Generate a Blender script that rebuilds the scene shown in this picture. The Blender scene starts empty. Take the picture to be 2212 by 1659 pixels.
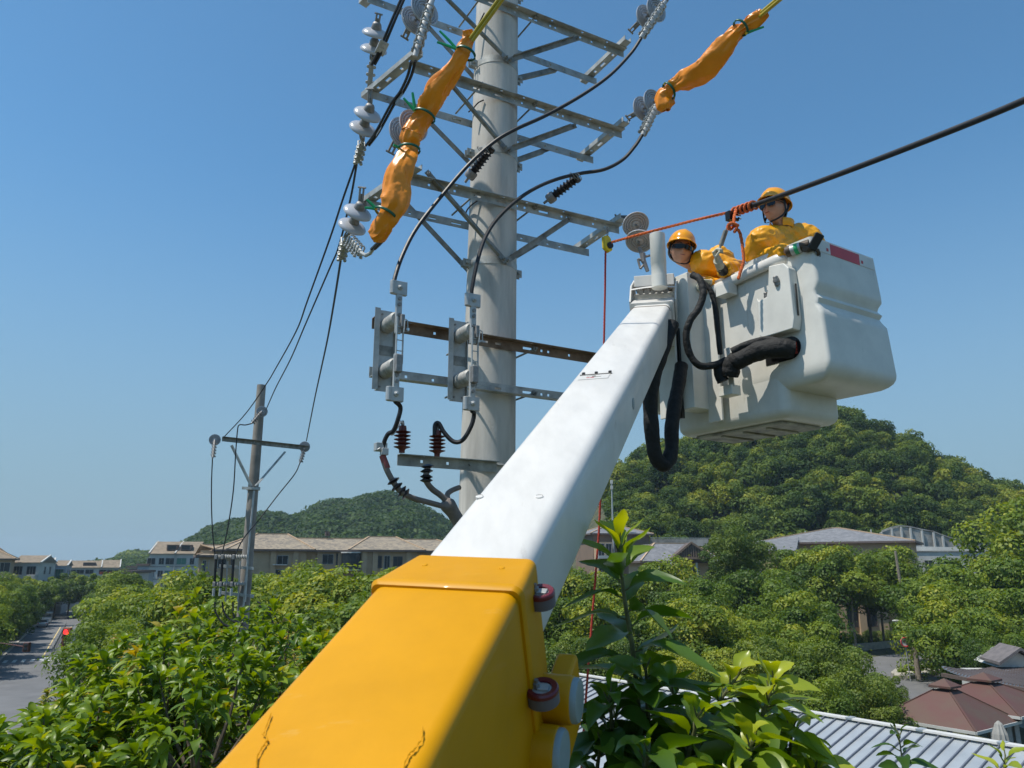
import bpy, bmesh, math, random
import numpy as np
from mathutils import Vector, Matrix, Euler, noise
rad=math.radians
sc=bpy.context.scene
C=sc.collection
# ---------------- camera, world, sun, exposure ----------------
CZ=12.0; PIT=rad(13.5); FV=1640.0
cam=bpy.data.cameras.new('camera'); co=bpy.data.objects.new('camera',cam); C.objects.link(co)
co.location=(0,0,CZ); co.rotation_euler=(rad(90)+PIT,0,0)
cam.sensor_width=36; cam.lens=36*FV/2212; cam.clip_end=6000; cam.clip_start=.05
cam.dof.use_dof=True; cam.dof.focus_distance=6.6; cam.dof.aperture_fstop=8.0
sc.camera=co
SUN_EL=64; SUN_AZ=-112   # azimuth from +Y, negative to the left
w=bpy.data.worlds.new("World"); sc.world=w; w.use_nodes=True
nt=w.node_tree; bg=nt.nodes['Background']
sky=nt.nodes.new('ShaderNodeTexSky'); sky.sky_type='NISHITA'; sky.sun_disc=False
sky.sun_elevation=rad(SUN_EL); sky.sun_rotation=rad(SUN_AZ)
sky.air_density=1.0; sky.dust_density=0.35; sky.ozone_density=3.0; sky.altitude=0
# low sky: blend the horizon toward the hazy blue the place has
gm=nt.nodes.new('ShaderNodeNewGeometry'); sx=nt.nodes.new('ShaderNodeSeparateXYZ'); nt.links.new(gm.outputs['Incoming'],sx.inputs[0])
mr=nt.nodes.new('ShaderNodeMapRange'); mr.inputs[1].default_value=0.0; mr.inputs[2].default_value=-.50; mr.inputs[3].default_value=.92; mr.inputs[4].default_value=0; mr.interpolation_type='SMOOTHSTEP'
nt.links.new(sx.outputs[2],mr.inputs[0])
tm=nt.nodes.new('ShaderNodeMix'); tm.data_type='RGBA'; tm.blend_type='MULTIPLY'; tm.inputs[0].default_value=1; tm.inputs[7].default_value=(.64,.99,1.05,1)
nt.links.new(sky.outputs[0],tm.inputs[6])
mx=nt.nodes.new('ShaderNodeMix'); mx.data_type='RGBA'; mx.inputs[7].default_value=(1.80,2.60,3.22,1)
nt.links.new(mr.outputs[0],mx.inputs[0]); nt.links.new(tm.outputs[2],mx.inputs[6])
nt.links.new(mx.outputs[2],bg.inputs[0]); bg.inputs[1].default_value=0.15
sl=bpy.data.lights.new('sun','SUN'); sl.energy=4.9; sl.angle=rad(.5); sl.color=(1,.945,.85)
so=bpy.data.objects.new('sun',sl); C.objects.link(so)
sd=Vector((math.sin(rad(SUN_AZ))*math.cos(rad(SUN_EL)),math.cos(rad(SUN_AZ))*math.cos(rad(SUN_EL)),math.sin(rad(SUN_EL))))
so.rotation_euler=sd.to_track_quat('Z','Y').to_euler()
so.location=(0,0,60)
sc.view_settings.view_transform='Standard'; sc.view_settings.look='None'; sc.view_settings.gamma=1
sc.view_settings.exposure=0.0
sc.render.engine='CYCLES'
# ---------------- helpers ----------------
cT,sT=math.cos(PIT),math.sin(PIT)
def ray(px,py):
    a=(px-1106)/FV; b=(829.5-py)/FV
    return Vector((a,cT-b*sT,sT+b*cT))
def P(px,py,Y):
    r=ray(px,py); t=Y/r.y
    return Vector((r.x*t,Y,r.z*t+CZ))
def G(px,py,z=0.0):
    r=ray(px,py); t=(z-CZ)/r.z
    return Vector((r.x*t,r.y*t,z))
def nrm(v): return Vector(v).normalized()
def thing(name,label,cat,loc=(0,0,0),group=None):
    o=bpy.data.objects.new(name,None); C.objects.link(o); o.location=loc; o.empty_display_size=.2
    return tag(o,label,cat,group)
def tag(o,label=None,cat=None,group=None,kind=None):
    if label: o['label']=label
    if cat: o['category']=cat
    if group: o['group']=group
    if kind: o['kind']=kind
    return o
def wloc(o):
    v=Vector((0,0,0))
    while o: v+=o.location; o=o.parent
    return v
def copy_tree(o,parent=None,keep=True):
    c=o.copy(); C.objects.link(c)
    if parent: c.parent=parent
    for ch in list(o.children): copy_tree(ch,c)
    return c
class MB:
    def __init__(s): s.v=[]; s.f=[]; s.m=[]; s.mi=0
    def add(s,vs,fs):
        n=len(s.v); s.v+=[Vector(v) for v in vs]; s.f+=[tuple(i+n for i in f) for f in fs]; s.m+=[s.mi]*len(fs); return s
    def mat(s,i): s.mi=i; return s
    def obox(s,c,X,Y,Z):
        c=Vector(c);X=Vector(X)/2;Y=Vector(Y)/2;Z=Vector(Z)/2
        vs=[c+X*a+Y*b+Z*d for a in(-1,1) for b in(-1,1) for d in(-1,1)]
        if X.cross(Y).dot(Z)<0: fl=1
        else: fl=0
        fs=[(0,1,3,2),(4,6,7,5),(0,4,5,1),(2,3,7,6),(0,2,6,4),(1,5,7,3)]
        if fl: fs=[f[::-1] for f in fs]
        return s.add(vs,fs)
    def box(s,c,size,rz=0):
        r=Matrix.Rotation(rz,3,'Z'); return s.obox(c,r@Vector((size[0],0,0)),r@Vector((0,size[1],0)),Vector((0,0,size[2])))
    def beam(s,p0,p1,w,h,up=(0,0,1)):
        p0=Vector(p0);p1=Vector(p1);d=p1-p0;u=Vector(up);sd_=d.cross(u)
        if sd_.length<1e-6: sd_=d.cross(Vector((1,0,0)))
        sd_.normalize(); n=sd_.cross(d).normalized()
        return s.obox((p0+p1)/2,d,sd_*w,n*h)
    def tube(s,pts,r,n=8,cap=True,flat=None,up=None):
        pts=[Vector(p) for p in pts]; k=len(pts)
        rs=r if isinstance(r,(list,tuple)) else [r]*k
        ref=None; vs=[]
        for i,p in enumerate(pts):
            t=(pts[min(i+1,k-1)]-pts[max(i-1,0)]).normalized()
            if ref is None:
                ref=Vector(up) if up else (Vector((0,0,1)) if abs(t.z)<.9 else Vector((1,0,0)))
            ref=(ref-t*ref.dot(t)).normalized(); b=t.cross(ref)
            rr=rs[i]; ra,rb=(rr if isinstance(rr,(tuple,list)) else (rr,rr))
            for j in range(n):
                a=2*math.pi*j/n; vs.append(p+ref*math.cos(a)*ra+b*math.sin(a)*rb)
        fs=[]
        for i in range(k-1):
            for j in range(n):
                a=i*n+j;b_=i*n+(j+1)%n; fs.append((a,b_,b_+n,a+n))
        if cap: fs+=[tuple(range(n))[::-1],tuple(range((k-1)*n,k*n))]
        return s.add(vs,fs)
    def cyl(s,p0,p1,r,n=12,r1=None): return s.tube([p0,p1],[r,r if r1 is None else r1],n)
    def lathe(s,prof,org,ax,n=24,cap=True):
        org=Vector(org);ax=nrm(ax);ref=Vector((0,0,1)) if abs(ax.z)<.9 else Vector((1,0,0))
        x=(ref-ax*ref.dot(ax)).normalized();y=ax.cross(x);vs=[]
        for (r,h) in prof:
            for j in range(n):
                a=2*math.pi*j/n; vs.append(org+ax*h+(x*math.cos(a)+y*math.sin(a))*max(r,1e-4))
        fs=[];k=len(prof)
        for i in range(k-1):
            for j in range(n):
                a=i*n+j;b=i*n+(j+1)%n; fs.append((a,b,b+n,a+n))
        if cap: fs+=[tuple(range(n))[::-1],tuple(range((k-1)*n,k*n))]
        return s.add(vs,fs)
    def sph(s,c,r,n=12,m=8):
        c=Vector(c); r=r if isinstance(r,(tuple,list)) else (r,r,r)
        return s.add(*_sph(c,r,n,m))
    def prism(s,poly,vec):
        poly=[Vector(p) for p in poly];k=len(poly);vec=Vector(vec)
        vs=poly+[p+vec for p in poly]
        fs=[tuple(range(k))[::-1],tuple(range(k,2*k))]+[(i,(i+1)%k,(i+1)%k+k,i+k) for i in range(k)]
        return s.add(vs,fs)
    def build(s,name,mats,parent=None,smooth=False,bevel=0,loc=None,fix=True):
        if parent is not None: base=wloc(parent)
        elif loc is not None: base=Vector(loc)
        else:
            xs=[v.x for v in s.v];ys=[v.y for v in s.v];zs=[v.z for v in s.v]
            base=Vector(((min(xs)+max(xs))/2,(min(ys)+max(ys))/2,min(zs)))
        me=bpy.data.meshes.new(name); me.from_pydata([v-base for v in s.v],[],s.f)
        mats=mats if isinstance(mats,(list,tuple)) else [mats]
        for m in mats: me.materials.append(m)
        me.polygons.foreach_set('material_index',[min(i,len(mats)-1) for i in s.m])
        if fix:
            b=bmesh.new(); b.from_mesh(me); bmesh.ops.recalc_face_normals(b,faces=b.faces); b.to_mesh(me); b.free()
        if smooth:
            me.polygons.foreach_set('use_smooth',[True]*len(me.polygons))
            try: me.set_sharp_from_angle(angle=rad(smooth if smooth is not True else 40))
            except Exception: pass
        me.update()
        o=bpy.data.objects.new(name,me); C.objects.link(o)
        if parent is not None: o.parent=parent
        else: o.location=base
        if bevel:
            bv=o.modifiers.new('bevel','BEVEL'); bv.width=bevel; bv.segments=2; bv.limit_method='ANGLE'; bv.angle_limit=rad(35)
            me.polygons.foreach_set('use_smooth',[True]*len(me.polygons))
            bv.harden_normals=True
        return o
def _sph(c,r,n,m):
    vs=[c+Vector((0,0,r[2]))];fs=[]
    for i in range(1,m):
        t=math.pi*i/m
        for j in range(n):
            a=2*math.pi*j/n; vs.append(c+Vector((r[0]*math.sin(t)*math.cos(a),r[1]*math.sin(t)*math.sin(a),r[2]*math.cos(t))))
    vs.append(c-Vector((0,0,r[2])))
    for j in range(n): fs.append((0,1+j,1+(j+1)%n))
    for i in range(m-2):
        for j in range(n):
            a=1+i*n+j;b=1+i*n+(j+1)%n; fs.append((a,a+n,b+n,b))
    k=1+(m-2)*n
    for j in range(n): fs.append((k+j,len(vs)-1,k+(j+1)%n))
    return vs,fs
def spline(pts,sub=6):
    pts=[Vector(p) for p in pts]; q=[pts[0]*2-pts[1]]+pts+[pts[-1]*2-pts[-2]]; out=[]
    for i in range(1,len(q)-2):
        a,b,c,d=q[i-1:i+3]
        for k in range(sub):
            t=k/sub; out.append(.5*((2*b)+(c-a)*t+(2*a-5*b+4*c-d)*t*t+(3*b-a-3*c+d)*t**3))
    out.append(pts[-1]); return out
# ---------------- materials ----------------
def newmat(name):
    m=bpy.data.materials.new(name); m.use_nodes=True
    return m,m.node_tree,m.node_tree.nodes['Principled BSDF']
def mat(name,col,rough=.6,metal=0,var=.12,scale=6,bump=0,bscale=40,spec=.5,col2=None,coat=0,coords='Object',stretch=None,scuff=None):
    m,nt,b=newmat(name)
    b.inputs['Roughness'].default_value=rough; b.inputs['Metallic'].default_value=metal
    b.inputs['Specular IOR Level'].default_value=spec; b.inputs['Coat Weight'].default_value=coat
    tc=nt.nodes.new('ShaderNodeTexCoord'); n1=nt.nodes.new('ShaderNodeTexNoise'); n1.inputs['Scale'].default_value=scale; n1.inputs['Detail'].default_value=6
    n1.inputs['Roughness'].default_value=.62
    if stretch:
        mp=nt.nodes.new('ShaderNodeMapping'); mp.inputs['Scale'].default_value=stretch; nt.links.new(tc.outputs[coords],mp.inputs[0]); nt.links.new(mp.outputs[0],n1.inputs['Vector'])
    else: nt.links.new(tc.outputs[coords],n1.inputs['Vector'])
    mx=nt.nodes.new('ShaderNodeMix'); mx.data_type='RGBA'
    c2=col2 if col2 else tuple(c*(1-var*2) for c in col); c1=tuple(min(1,c*(1+var*.6)) for c in col)
    mx.inputs[6].default_value=(*c2,1); mx.inputs[7].default_value=(*c1,1)
    mr=nt.nodes.new('ShaderNodeMapRange'); mr.inputs[1].default_value=.32; mr.inputs[2].default_value=.62
    nt.links.new(n1.outputs[0],mr.inputs[0]); nt.links.new(mr.outputs[0],mx.inputs[0]); nt.links.new(mx.outputs[2],b.inputs['Base Color'])
    if scuff:
        mp2=nt.nodes.new('ShaderNodeMapping'); mp2.inputs['Scale'].default_value=scuff[1]; mp2.inputs['Rotation'].default_value=(.3,.5,.6); nt.links.new(tc.outputs[coords],mp2.inputs[0])
        n3=nt.nodes.new('ShaderNodeTexNoise'); n3.inputs['Scale'].default_value=scuff[2]; n3.inputs['Detail'].default_value=8; n3.inputs['Roughness'].default_value=.7; nt.links.new(mp2.outputs[0],n3.inputs['Vector'])
        m3=nt.nodes.new('ShaderNodeMapRange'); m3.inputs[1].default_value=.62; m3.inputs[2].default_value=.74; m3.inputs[4].default_value=scuff[3]; nt.links.new(n3.outputs[0],m3.inputs[0])
        x3=nt.nodes.new('ShaderNodeMix'); x3.data_type='RGBA'; x3.inputs[7].default_value=(*scuff[0],1); nt.links.new(m3.outputs[0],x3.inputs[0]); nt.links.new(mx.outputs[2],x3.inputs[6]); nt.links.new(x3.outputs[2],b.inputs['Base Color'])
    rr=nt.nodes.new('ShaderNodeMapRange'); rr.inputs[3].default_value=max(0,rough-.08); rr.inputs[4].default_value=min(1,rough+.1)
    nt.links.new(n1.outputs[0],rr.inputs[0]); nt.links.new(rr.outputs[0],b.inputs['Roughness'])
    if bump:
        n2=nt.nodes.new('ShaderNodeTexNoise'); n2.inputs['Scale'].default_value=bscale; n2.inputs['Detail'].default_value=5
        nt.links.new(tc.outputs[coords],n2.inputs['Vector'])
        bp=nt.nodes.new('ShaderNodeBump'); bp.inputs['Strength'].default_value=bump; bp.inputs['Distance'].default_value=.02
        nt.links.new(n2.outputs[0],bp.inputs['Height']); nt.links.new(bp.outputs[0],b.inputs['Normal'])
    return m
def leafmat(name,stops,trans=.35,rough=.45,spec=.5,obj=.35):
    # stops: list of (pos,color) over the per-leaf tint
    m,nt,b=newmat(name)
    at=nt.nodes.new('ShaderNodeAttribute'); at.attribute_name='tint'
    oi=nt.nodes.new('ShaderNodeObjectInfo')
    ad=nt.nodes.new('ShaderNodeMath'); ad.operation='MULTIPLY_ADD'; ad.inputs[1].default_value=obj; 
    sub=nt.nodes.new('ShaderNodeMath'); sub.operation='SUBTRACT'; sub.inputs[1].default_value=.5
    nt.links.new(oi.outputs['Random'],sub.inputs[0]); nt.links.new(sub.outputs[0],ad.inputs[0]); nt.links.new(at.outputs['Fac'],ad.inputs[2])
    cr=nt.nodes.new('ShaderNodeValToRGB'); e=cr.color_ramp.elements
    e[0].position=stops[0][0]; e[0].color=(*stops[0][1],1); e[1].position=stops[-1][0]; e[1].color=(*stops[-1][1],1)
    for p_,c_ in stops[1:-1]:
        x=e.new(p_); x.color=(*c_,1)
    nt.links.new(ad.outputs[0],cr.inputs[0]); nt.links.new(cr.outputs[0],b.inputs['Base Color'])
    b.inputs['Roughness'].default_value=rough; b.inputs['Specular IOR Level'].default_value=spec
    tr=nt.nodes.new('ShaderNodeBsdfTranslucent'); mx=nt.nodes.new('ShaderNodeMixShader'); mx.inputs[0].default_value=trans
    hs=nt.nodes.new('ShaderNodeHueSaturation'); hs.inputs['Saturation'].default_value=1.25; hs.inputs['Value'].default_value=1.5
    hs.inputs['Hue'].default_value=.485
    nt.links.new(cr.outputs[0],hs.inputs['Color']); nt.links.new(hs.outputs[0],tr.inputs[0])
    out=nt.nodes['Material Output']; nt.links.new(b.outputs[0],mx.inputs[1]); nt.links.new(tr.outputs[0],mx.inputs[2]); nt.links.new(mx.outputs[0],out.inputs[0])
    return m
def npmesh(name,V,F,mat_,tint=None,smooth=False):
    me=bpy.data.meshes.new(name); V=np.asarray(V,dtype=np.float32); F=np.asarray(F,dtype=np.int32); k=F.shape[1]
    me.vertices.add(len(V)); me.vertices.foreach_set('co',V.ravel())
    me.loops.add(F.size); me.loops.foreach_set('vertex_index',F.ravel())
    me.polygons.add(len(F)); me.polygons.foreach_set('loop_start',np.arange(0,F.size,k,dtype=np.int32)); me.polygons.foreach_set('loop_total',np.full(len(F),k,dtype=np.int32))
    if smooth: me.polygons.foreach_set('use_smooth',np.ones(len(F),dtype=bool))
    if tint is not None:
        a=me.attributes.new('tint','FLOAT','FACE'); a.data.foreach_set('value',np.asarray(tint,dtype=np.float32))
    me.materials.append(mat_); me.update(calc_edges=True); me.validate()
    return me
def addobj(name,me,parent=None,loc=(0,0,0),rz=0,scale=1):
    o=bpy.data.objects.new(name,me); C.objects.link(o); o.location=loc; o.rotation_euler=(0,0,rz)
    o.scale=scale if isinstance(scale,(tuple,list)) else (scale,)*3
    if parent: o.parent=parent
    return o
M={}
M['concrete']=mat('pole_concrete',(.53,.505,.46),.85,var=.15,scale=4,bump=.08,bscale=60,stretch=(1.6,1.6,.22))
M['galv']=mat('galvanised_steel',(.42,.43,.41),.55,.35,var=.2,scale=9,bump=.05)
M['galvdark']=mat('weathered_steel',(.28,.28,.26),.6,.3,var=.25,scale=10)
M['rust']=mat('rusty_steel',(.24,.17,.12),.75,.1,var=.2,scale=7,col2=(.13,.075,.045))
M['alu']=mat('aluminium',(.46,.47,.46),.5,.45,var=.1,scale=14)
M['porc']=mat('grey_porcelain',(.46,.47,.50),.18,0,var=.05,scale=5,spec=.6,coat=.3)
M['capmetal']=mat('cap_metal',(.28,.27,.26),.55,.4,var=.15,scale=30)
M['cable']=mat('black_cable',(.012,.012,.015),.5,0,var=.2,scale=30)
M['rubber']=mat('black_rubber',(.012,.011,.014),.28,0,var=.2,scale=20)
M['canvas']=mat('black_canvas',(.010,.010,.010),.75,0,var=.4,scale=12,bump=.8,bscale=22)
M['white']=mat('white_paint',(.66,.64,.60),.42,0,var=.05,scale=5,coat=.08,scuff=((.36,.31,.25),(4,.6,1),7,.55),stretch=(2,.5,.8))
M['yellow']=mat('yellow_paint',(.60,.275,.0),.46,0,spec=.2,var=.06,scale=2.5,coat=.03,scuff=((.62,.40,.12),(1,3.5,1),4,.55),bump=.10,bscale=7)
M['frp']=mat('fibreglass_white',(.68,.665,.61),.45,0,var=.06,scale=3.5,scuff=((.30,.28,.23),(1,1,.5),6,.45),bump=.03,bscale=8)
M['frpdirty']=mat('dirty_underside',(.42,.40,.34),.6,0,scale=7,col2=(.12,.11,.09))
M['orange']=mat('insulating_fabric',(.84,.27,.004),.36,0,var=.06,scale=4,bump=.35,bscale=14)
M['jacket']=mat('yellow_jacket',(.80,.36,.005),.42,0,var=.06,scale=6,bump=.5,bscale=16)
M['green']=mat('green_plastic',(.005,.33,.10),.3,0,var=.1,scale=20)
M['greend']=mat('dark_green_plastic',(.004,.10,.045),.35,0,var=.1,scale=20)
M['skin']=mat('skin',(.50,.27,.18),.5,0,var=.06,scale=20,spec=.35)
M['hair']=mat('black_hair',(.008,.007,.007),.5,0)
M['lens']=mat('dark_lens',(.004,.004,.005),.12,0,var=.02,spec=.35)
M['helmet']=mat('helmet_plastic',(.84,.35,.004),.16,0,var=.03,scale=4,coat=.5)
M['strap']=mat('strap_black',(.01,.01,.01),.6)
M['glove']=mat('work_glove',(.52,.50,.40),.8,0,var=.12,scale=30,bump=.3)
M['ropeo']=mat('orange_rope',(.72,.15,.03),.75,0,var=.2,scale=60,bump=.6,bscale=150)
M['roper']=mat('red_rope',(.42,.045,.025),.8,0,var=.2,scale=60)
M['red']=mat('red_reflector',(.60,.03,.035),.3,0,var=.08)
M['arrester']=mat('red_brown_silicone',(.13,.028,.02),.45,0,var=.15,scale=20)
M['sleevecov']=mat('yellow_hose_cover',(.47,.37,.035),.32,0,var=.08,scale=9)
M['conduit']=mat('grey_brown_cable',(.19,.16,.14),.6,0,var=.15,scale=20)
M['redtape']=mat('red_tape',(.28,.06,.05),.5)
M['yplastic']=mat('yellow_plastic',(.68,.52,.02),.4)
M['redrub']=mat('red_roller',(.12,.006,.014),.35,0,var=.1,coat=.3)
M['greyrub']=mat('grey_roller',(.12,.11,.125),.5,0,var=.1)
M['blackpl']=mat('black_plastic',(.01,.01,.011),.35)
M['glass']=mat('window_glass',(.02,.028,.032),.3,0,var=.3,scale=.7,spec=.35)
M['asphalt']=mat('asphalt',(.15,.15,.152),.9,0,var=.1,scale=.35,bump=.2,bscale=5)
M['paint']=mat('road_paint',(.55,.55,.52),.8,0,var=.12,scale=3)
M['paint_y']=mat('road_paint_yellow',(.62,.48,.22),.8,0,var=.12,scale=3)
M['kerb']=mat('kerb_stone',(.42,.39,.33),.85,0,var=.15,scale=2)
M['soil']=mat('soil_and_litter',(.07,.07,.035),.95,0,var=.3,scale=.3,col2=(.03,.04,.015))
M['bark']=mat('bark',(.12,.095,.07),.9,0,var=.25,scale=5,bump=.5,bscale=14)
M['barkl']=mat('pale_bark',(.25,.21,.16),.9,0,var=.25,scale=5,bump=.5,bscale=14)
# ================= MAIN POLE =================
U=Vector((math.sin(rad(60)),math.cos(rad(60)),0)); W=Vector((-U.y,U.x,0)); UP=Vector((0,0,1))
def axis(z): 
    Z=z-CZ; return Vector((-.199+(Z-1.25)*.013,6.4,z))
def prad(z): return (.462-.0125*(z-13.2))/2
def A(s,off,z): return axis(z)+U*s+W*off
pole=thing('concrete_pole','tall thick concrete power pole carrying the steel crossarms in front of the boom','utility pole',axis(0))
m=MB(); pts=[];vv=[];n=48
zs=[0,4,8,10,11,12,13,14,15,16,17,18,18.6]
m.tube([axis(z) for z in zs],[prad(z) for z in zs],n)
m.build('pole_shaft',M['concrete'],pole,smooth=True)
def lrail(p0,p1,back,web=.075,fl=.06,th=.006,holes=(),flup=True,side=1):
    """angle rail: vertical web in plane through p0-p1, flange at top (or bottom) toward -W*side. holes: (s_centre, half_length, half_height)"""
    m=MB(); p0=Vector(p0);p1=Vector(p1);d=(p1-p0);L=d.length;d.normalize(); nW=(-W*side)
    cuts=sorted(holes); s=0
    def seg(a,b,z0,z1):
        if b-a<1e-4: return
        m.obox(p0+d*((a+b)/2)+UP*((z0+z1)/2),d*(b-a),nW*th,UP*(z1-z0))
    h=web/2
    for (c,hl,hh) in cuts:
        seg(s,c-hl,-h,h); seg(c-hl,c+hl,hh,h); seg(c-hl,c+hl,-h,-hh); s=c+hl
    seg(s,L,-h,h)
    zf=h-th/2 if flup else -h+th/2
    s=0
    def fseg(a,b,y0,y1):
        if b-a<1e-4: return
        m.obox(p0+d*((a+b)/2)+nW*((y0+y1)/2)+UP*zf,d*(b-a),nW*(y1-y0),UP*th)
    y0=th/2;y1=th/2+fl; fc=[(c,min(hl,.012)) for c,hl,hh in cuts[::2]]
    for (c,hl) in fc:
        fseg(s,c-hl,y0,y1); fseg(c-hl,c+hl,y0,y0+fl*.42); fseg(c-hl,c+hl,y0+fl*.42+.018,y1); s=c+hl
    fseg(s,L,y0,y1)
    return m
def bolt(p,d,r=.013,l=.03):
    m=MB(); d=nrm(d); m.lathe([(r,0),(r,.014),(r*.5,.0145),(r*.5,l)],p,d,6); m.lathe([(r*1.6,-.004),(r*1.6,.002)],p,d,12); return m
def mixin(m,o): 
    m.add(o.v,o.f); return m
RZ=[(17.20,-1.02,1.39),(16.24,-.937,1.335),(15.18,-.90,1.27)]
hol=[(.16,.011,.011),(.34,.011,.011),(.40,.011,.011),(.62,.035,.010),(.86,.05,.010),(1.02,.011,.011),(1.10,.011,.011),(1.30,.05,.010),(1.50,.011,.011),(1.56,.011,.011),(1.86,.011,.011),(2.0,.011,.011),(2.17,.011,.011)]
for i,(z,s0,s1) in enumerate(RZ):
    of=prad(z)+.012
    lrail(A(s0,-of,z-.06),A(s1,-of,z),0,holes=[h for h in hol if h[0]<s1-s0-.03]).build('crossarm_rail',M['galv'],pole)
    hb=[h for h in hol if h[0]<s1-s0-.03]
    lrail(A(s0-.22,of,z-.12),A(s1-.03,of,z-.07),0,holes=hb,side=-1).build('crossarm_rail',M['galv'],pole)
    # end channels across the two rails
    for sgn,s in ((-1,s0),(1,s1-.05)):
        zc=z+.051-(.06 if sgn<0 else 0); m=MB()
        a=A(s,-of-.14,zc); b=A(s-(.22 if sgn<0 else .06),of+.14,zc-.08)
        d=(b-a);L=d.length;dn=d.normalized();sdv=dn.cross(UP).normalized()
        for (c0,c1) in ((0,.10),(.13,.22),(.25,L*.5),(L*.5+.07,L-.22),(L-.19,L-.1),(L-.07,L)):
            m.obox(a+dn*(c0+c1)/2,dn*(c1-c0),sdv*.075,UP*.008)
        for (c0,c1) in ((.10,.13),(.22,.25),(L*.5,L*.5+.07),(L-.22,L-.19),(L-.1,L-.07)):
            for q in (-1,1): m.obox(a+dn*(c0+c1)/2+sdv*.026*q,dn*(c1-c0),sdv*.023,UP*.008)
        for q in (-1,1): m.obox(a+dn*L/2+sdv*.040*q+UP*.022,dn*L,sdv*.005,UP*.05)
        m.build('end_channel',M['galv'],pole)
    # through bolts
    for s in (-.28,.30):
        m=MB(); m.lathe([(.009,-2*of-.06),(.009,-.004),(.028,-.004),(.028,.001),(.02,.002),(.02,.02),(.009,.021),(.009,.045)],A(s,-of-.007,z),-W,10)
        m.build('through_bolt',M['galvdark'],pole,smooth=True)
def band(z,h=.07,lug=True,ang=0):
    m=MB(); r=prad(z)+.004; k=40
    m.tube([axis(z-h/2),axis(z+h/2)],[r,r-.0003],k)
    if lug:
        for sg in (-1,1):
            c=axis(z)+U*sg*(r+.035)
            for q in (-1,1):
                m.obox(c+W*q*.022,U*.075,W*.007,UP*h)
            m.cyl(c-W*.05,c+W*.05,.010,8); m.lathe([(.018,0),(.018,.014)],c-W*.04,-W,6)
    return m
for z in (16.62,15.68,14.60):
    band(z).build('pole_band',M['galv'],pole,smooth=30)
band(17.55).build('pole_band',M['galv'],pole,smooth=30)
# braces (angle iron)
def brace(a,b,name='brace',w=.05,side=1):
    a=Vector(a);b=Vector(b);m=MB();d=(b-a).normalized();nW=-W*side
    q=nW.cross(d).normalized(); mid=(a+b)/2; L=(b-a).length
    m.obox(mid,d*L,q*w,nW*.006)
    m.obox(mid+q*(w/2-.003)+nW*.02,d*(L-.16),q*.006,nW*.034)
    for p in (a+d*.03,b-d*.03):
        m.lathe([(.017,0),(.017,.014),(.008,.015),(.008,.03)],p+nW*.004,nW,6)
    return m.build(name,M['galvdark'],pole)
def fr(px,py,i,side=-1,extra=0.012):
    # point on the rail's plane (offset along W) under a pixel
    z=RZ[i][0]-(.07 if side>0 else 0); of=(prad(z)+.012+extra)*side
    O=Vector((0,0,CZ)); r=ray(px,py); A0=axis(z)+W*of
    t=(A0-O).dot(W)/r.dot(W); return O+r*t
bo=-(.225+.03)
for i,bz,lf,rt in ((0,16.60,(970,4),(1250,82)),(1,15.66,(977,187),(1244,271)),(2,14.58,(936,389),(1234,470))):
    foot=A(-.0,-(prad(bz)+.02),bz)
    brace(foot-W*.0,fr(*rt,i)); q_=fr(*lf,i); brace(foot-W*.010,foot+(q_-foot)*1.10-W*.008)
bb=[(0,16.60,(938,70),(1196,150)),(1,15.66,(928,262),(1171,326)),(2,14.58,(895,457),(1165,523))]
for i,bz,lf,rt in bb:
    foot=A(-.02,(prad(bz)+.02),bz)
    brace(foot,foot+(fr(*rt,i,1)-foot)*1.12,side=-1); brace(foot+W*.01,foot+(fr(*lf,i,1)-foot)*1.2+W*.008,side=-1)
# ---- lower bracket arms carrying the disconnect switches
for z,flup,matn in ((13.83,True,'rust'),(13.44,False,'galv')):
    of=prad(z)+.012
    hs=[(.30,.011,.011),(.53,.011,.011),(.95,.07,.010),(1.12,.03,.010),(1.42,.06,.011),(1.55,.011,.011),(1.62,.011,.011),(1.84,.011,.011)]
    lrail(A(-1.17,-of,z),A(1.25,-of,z),0,web=.085,fl=.07,flup=flup,holes=hs).build('bracket_rail',M[matn],pole)
    for s in (-.28,.30):
        m=MB(); m.lathe([(.009,-2*of-.06),(.009,-.004),(.028,-.004),(.028,.001),(.02,.002),(.02,.02),(.009,.021),(.009,.05)],A(s,-of-.007,z),-W,10)
        m.build('through_bolt',M['galvdark'],pole,smooth=True)
# ---- arrester bracket
z=P(1000,995,6.1).z; zb=12.72
of=prad(zb)+.012
pl=P(855,986,5.55); 
zb=pl.z
m=lrail(A(-.91,-of,zb),A(-.05,-of,zb),0,web=.085,fl=.05,holes=[(.2,.011,.011),(.42,.011,.011)])
m.build('arrester_bracket',M['galv'],pole)
m=MB(); r=prad(zb)+.012; pp=[axis(zb+.02)+U*math.cos(a)*r+W*math.sin(a)*r for a in [math.pi*(1.02+k*.0495) for k in range(0,21)]]
m.tube(pp,.009,8); m.tube([A(-.30,-of-.03,zb),pp[0]-W*.0,pp[1]],.009,8)
m.build('u_bolt',M['galv'],pole,smooth=True)
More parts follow.
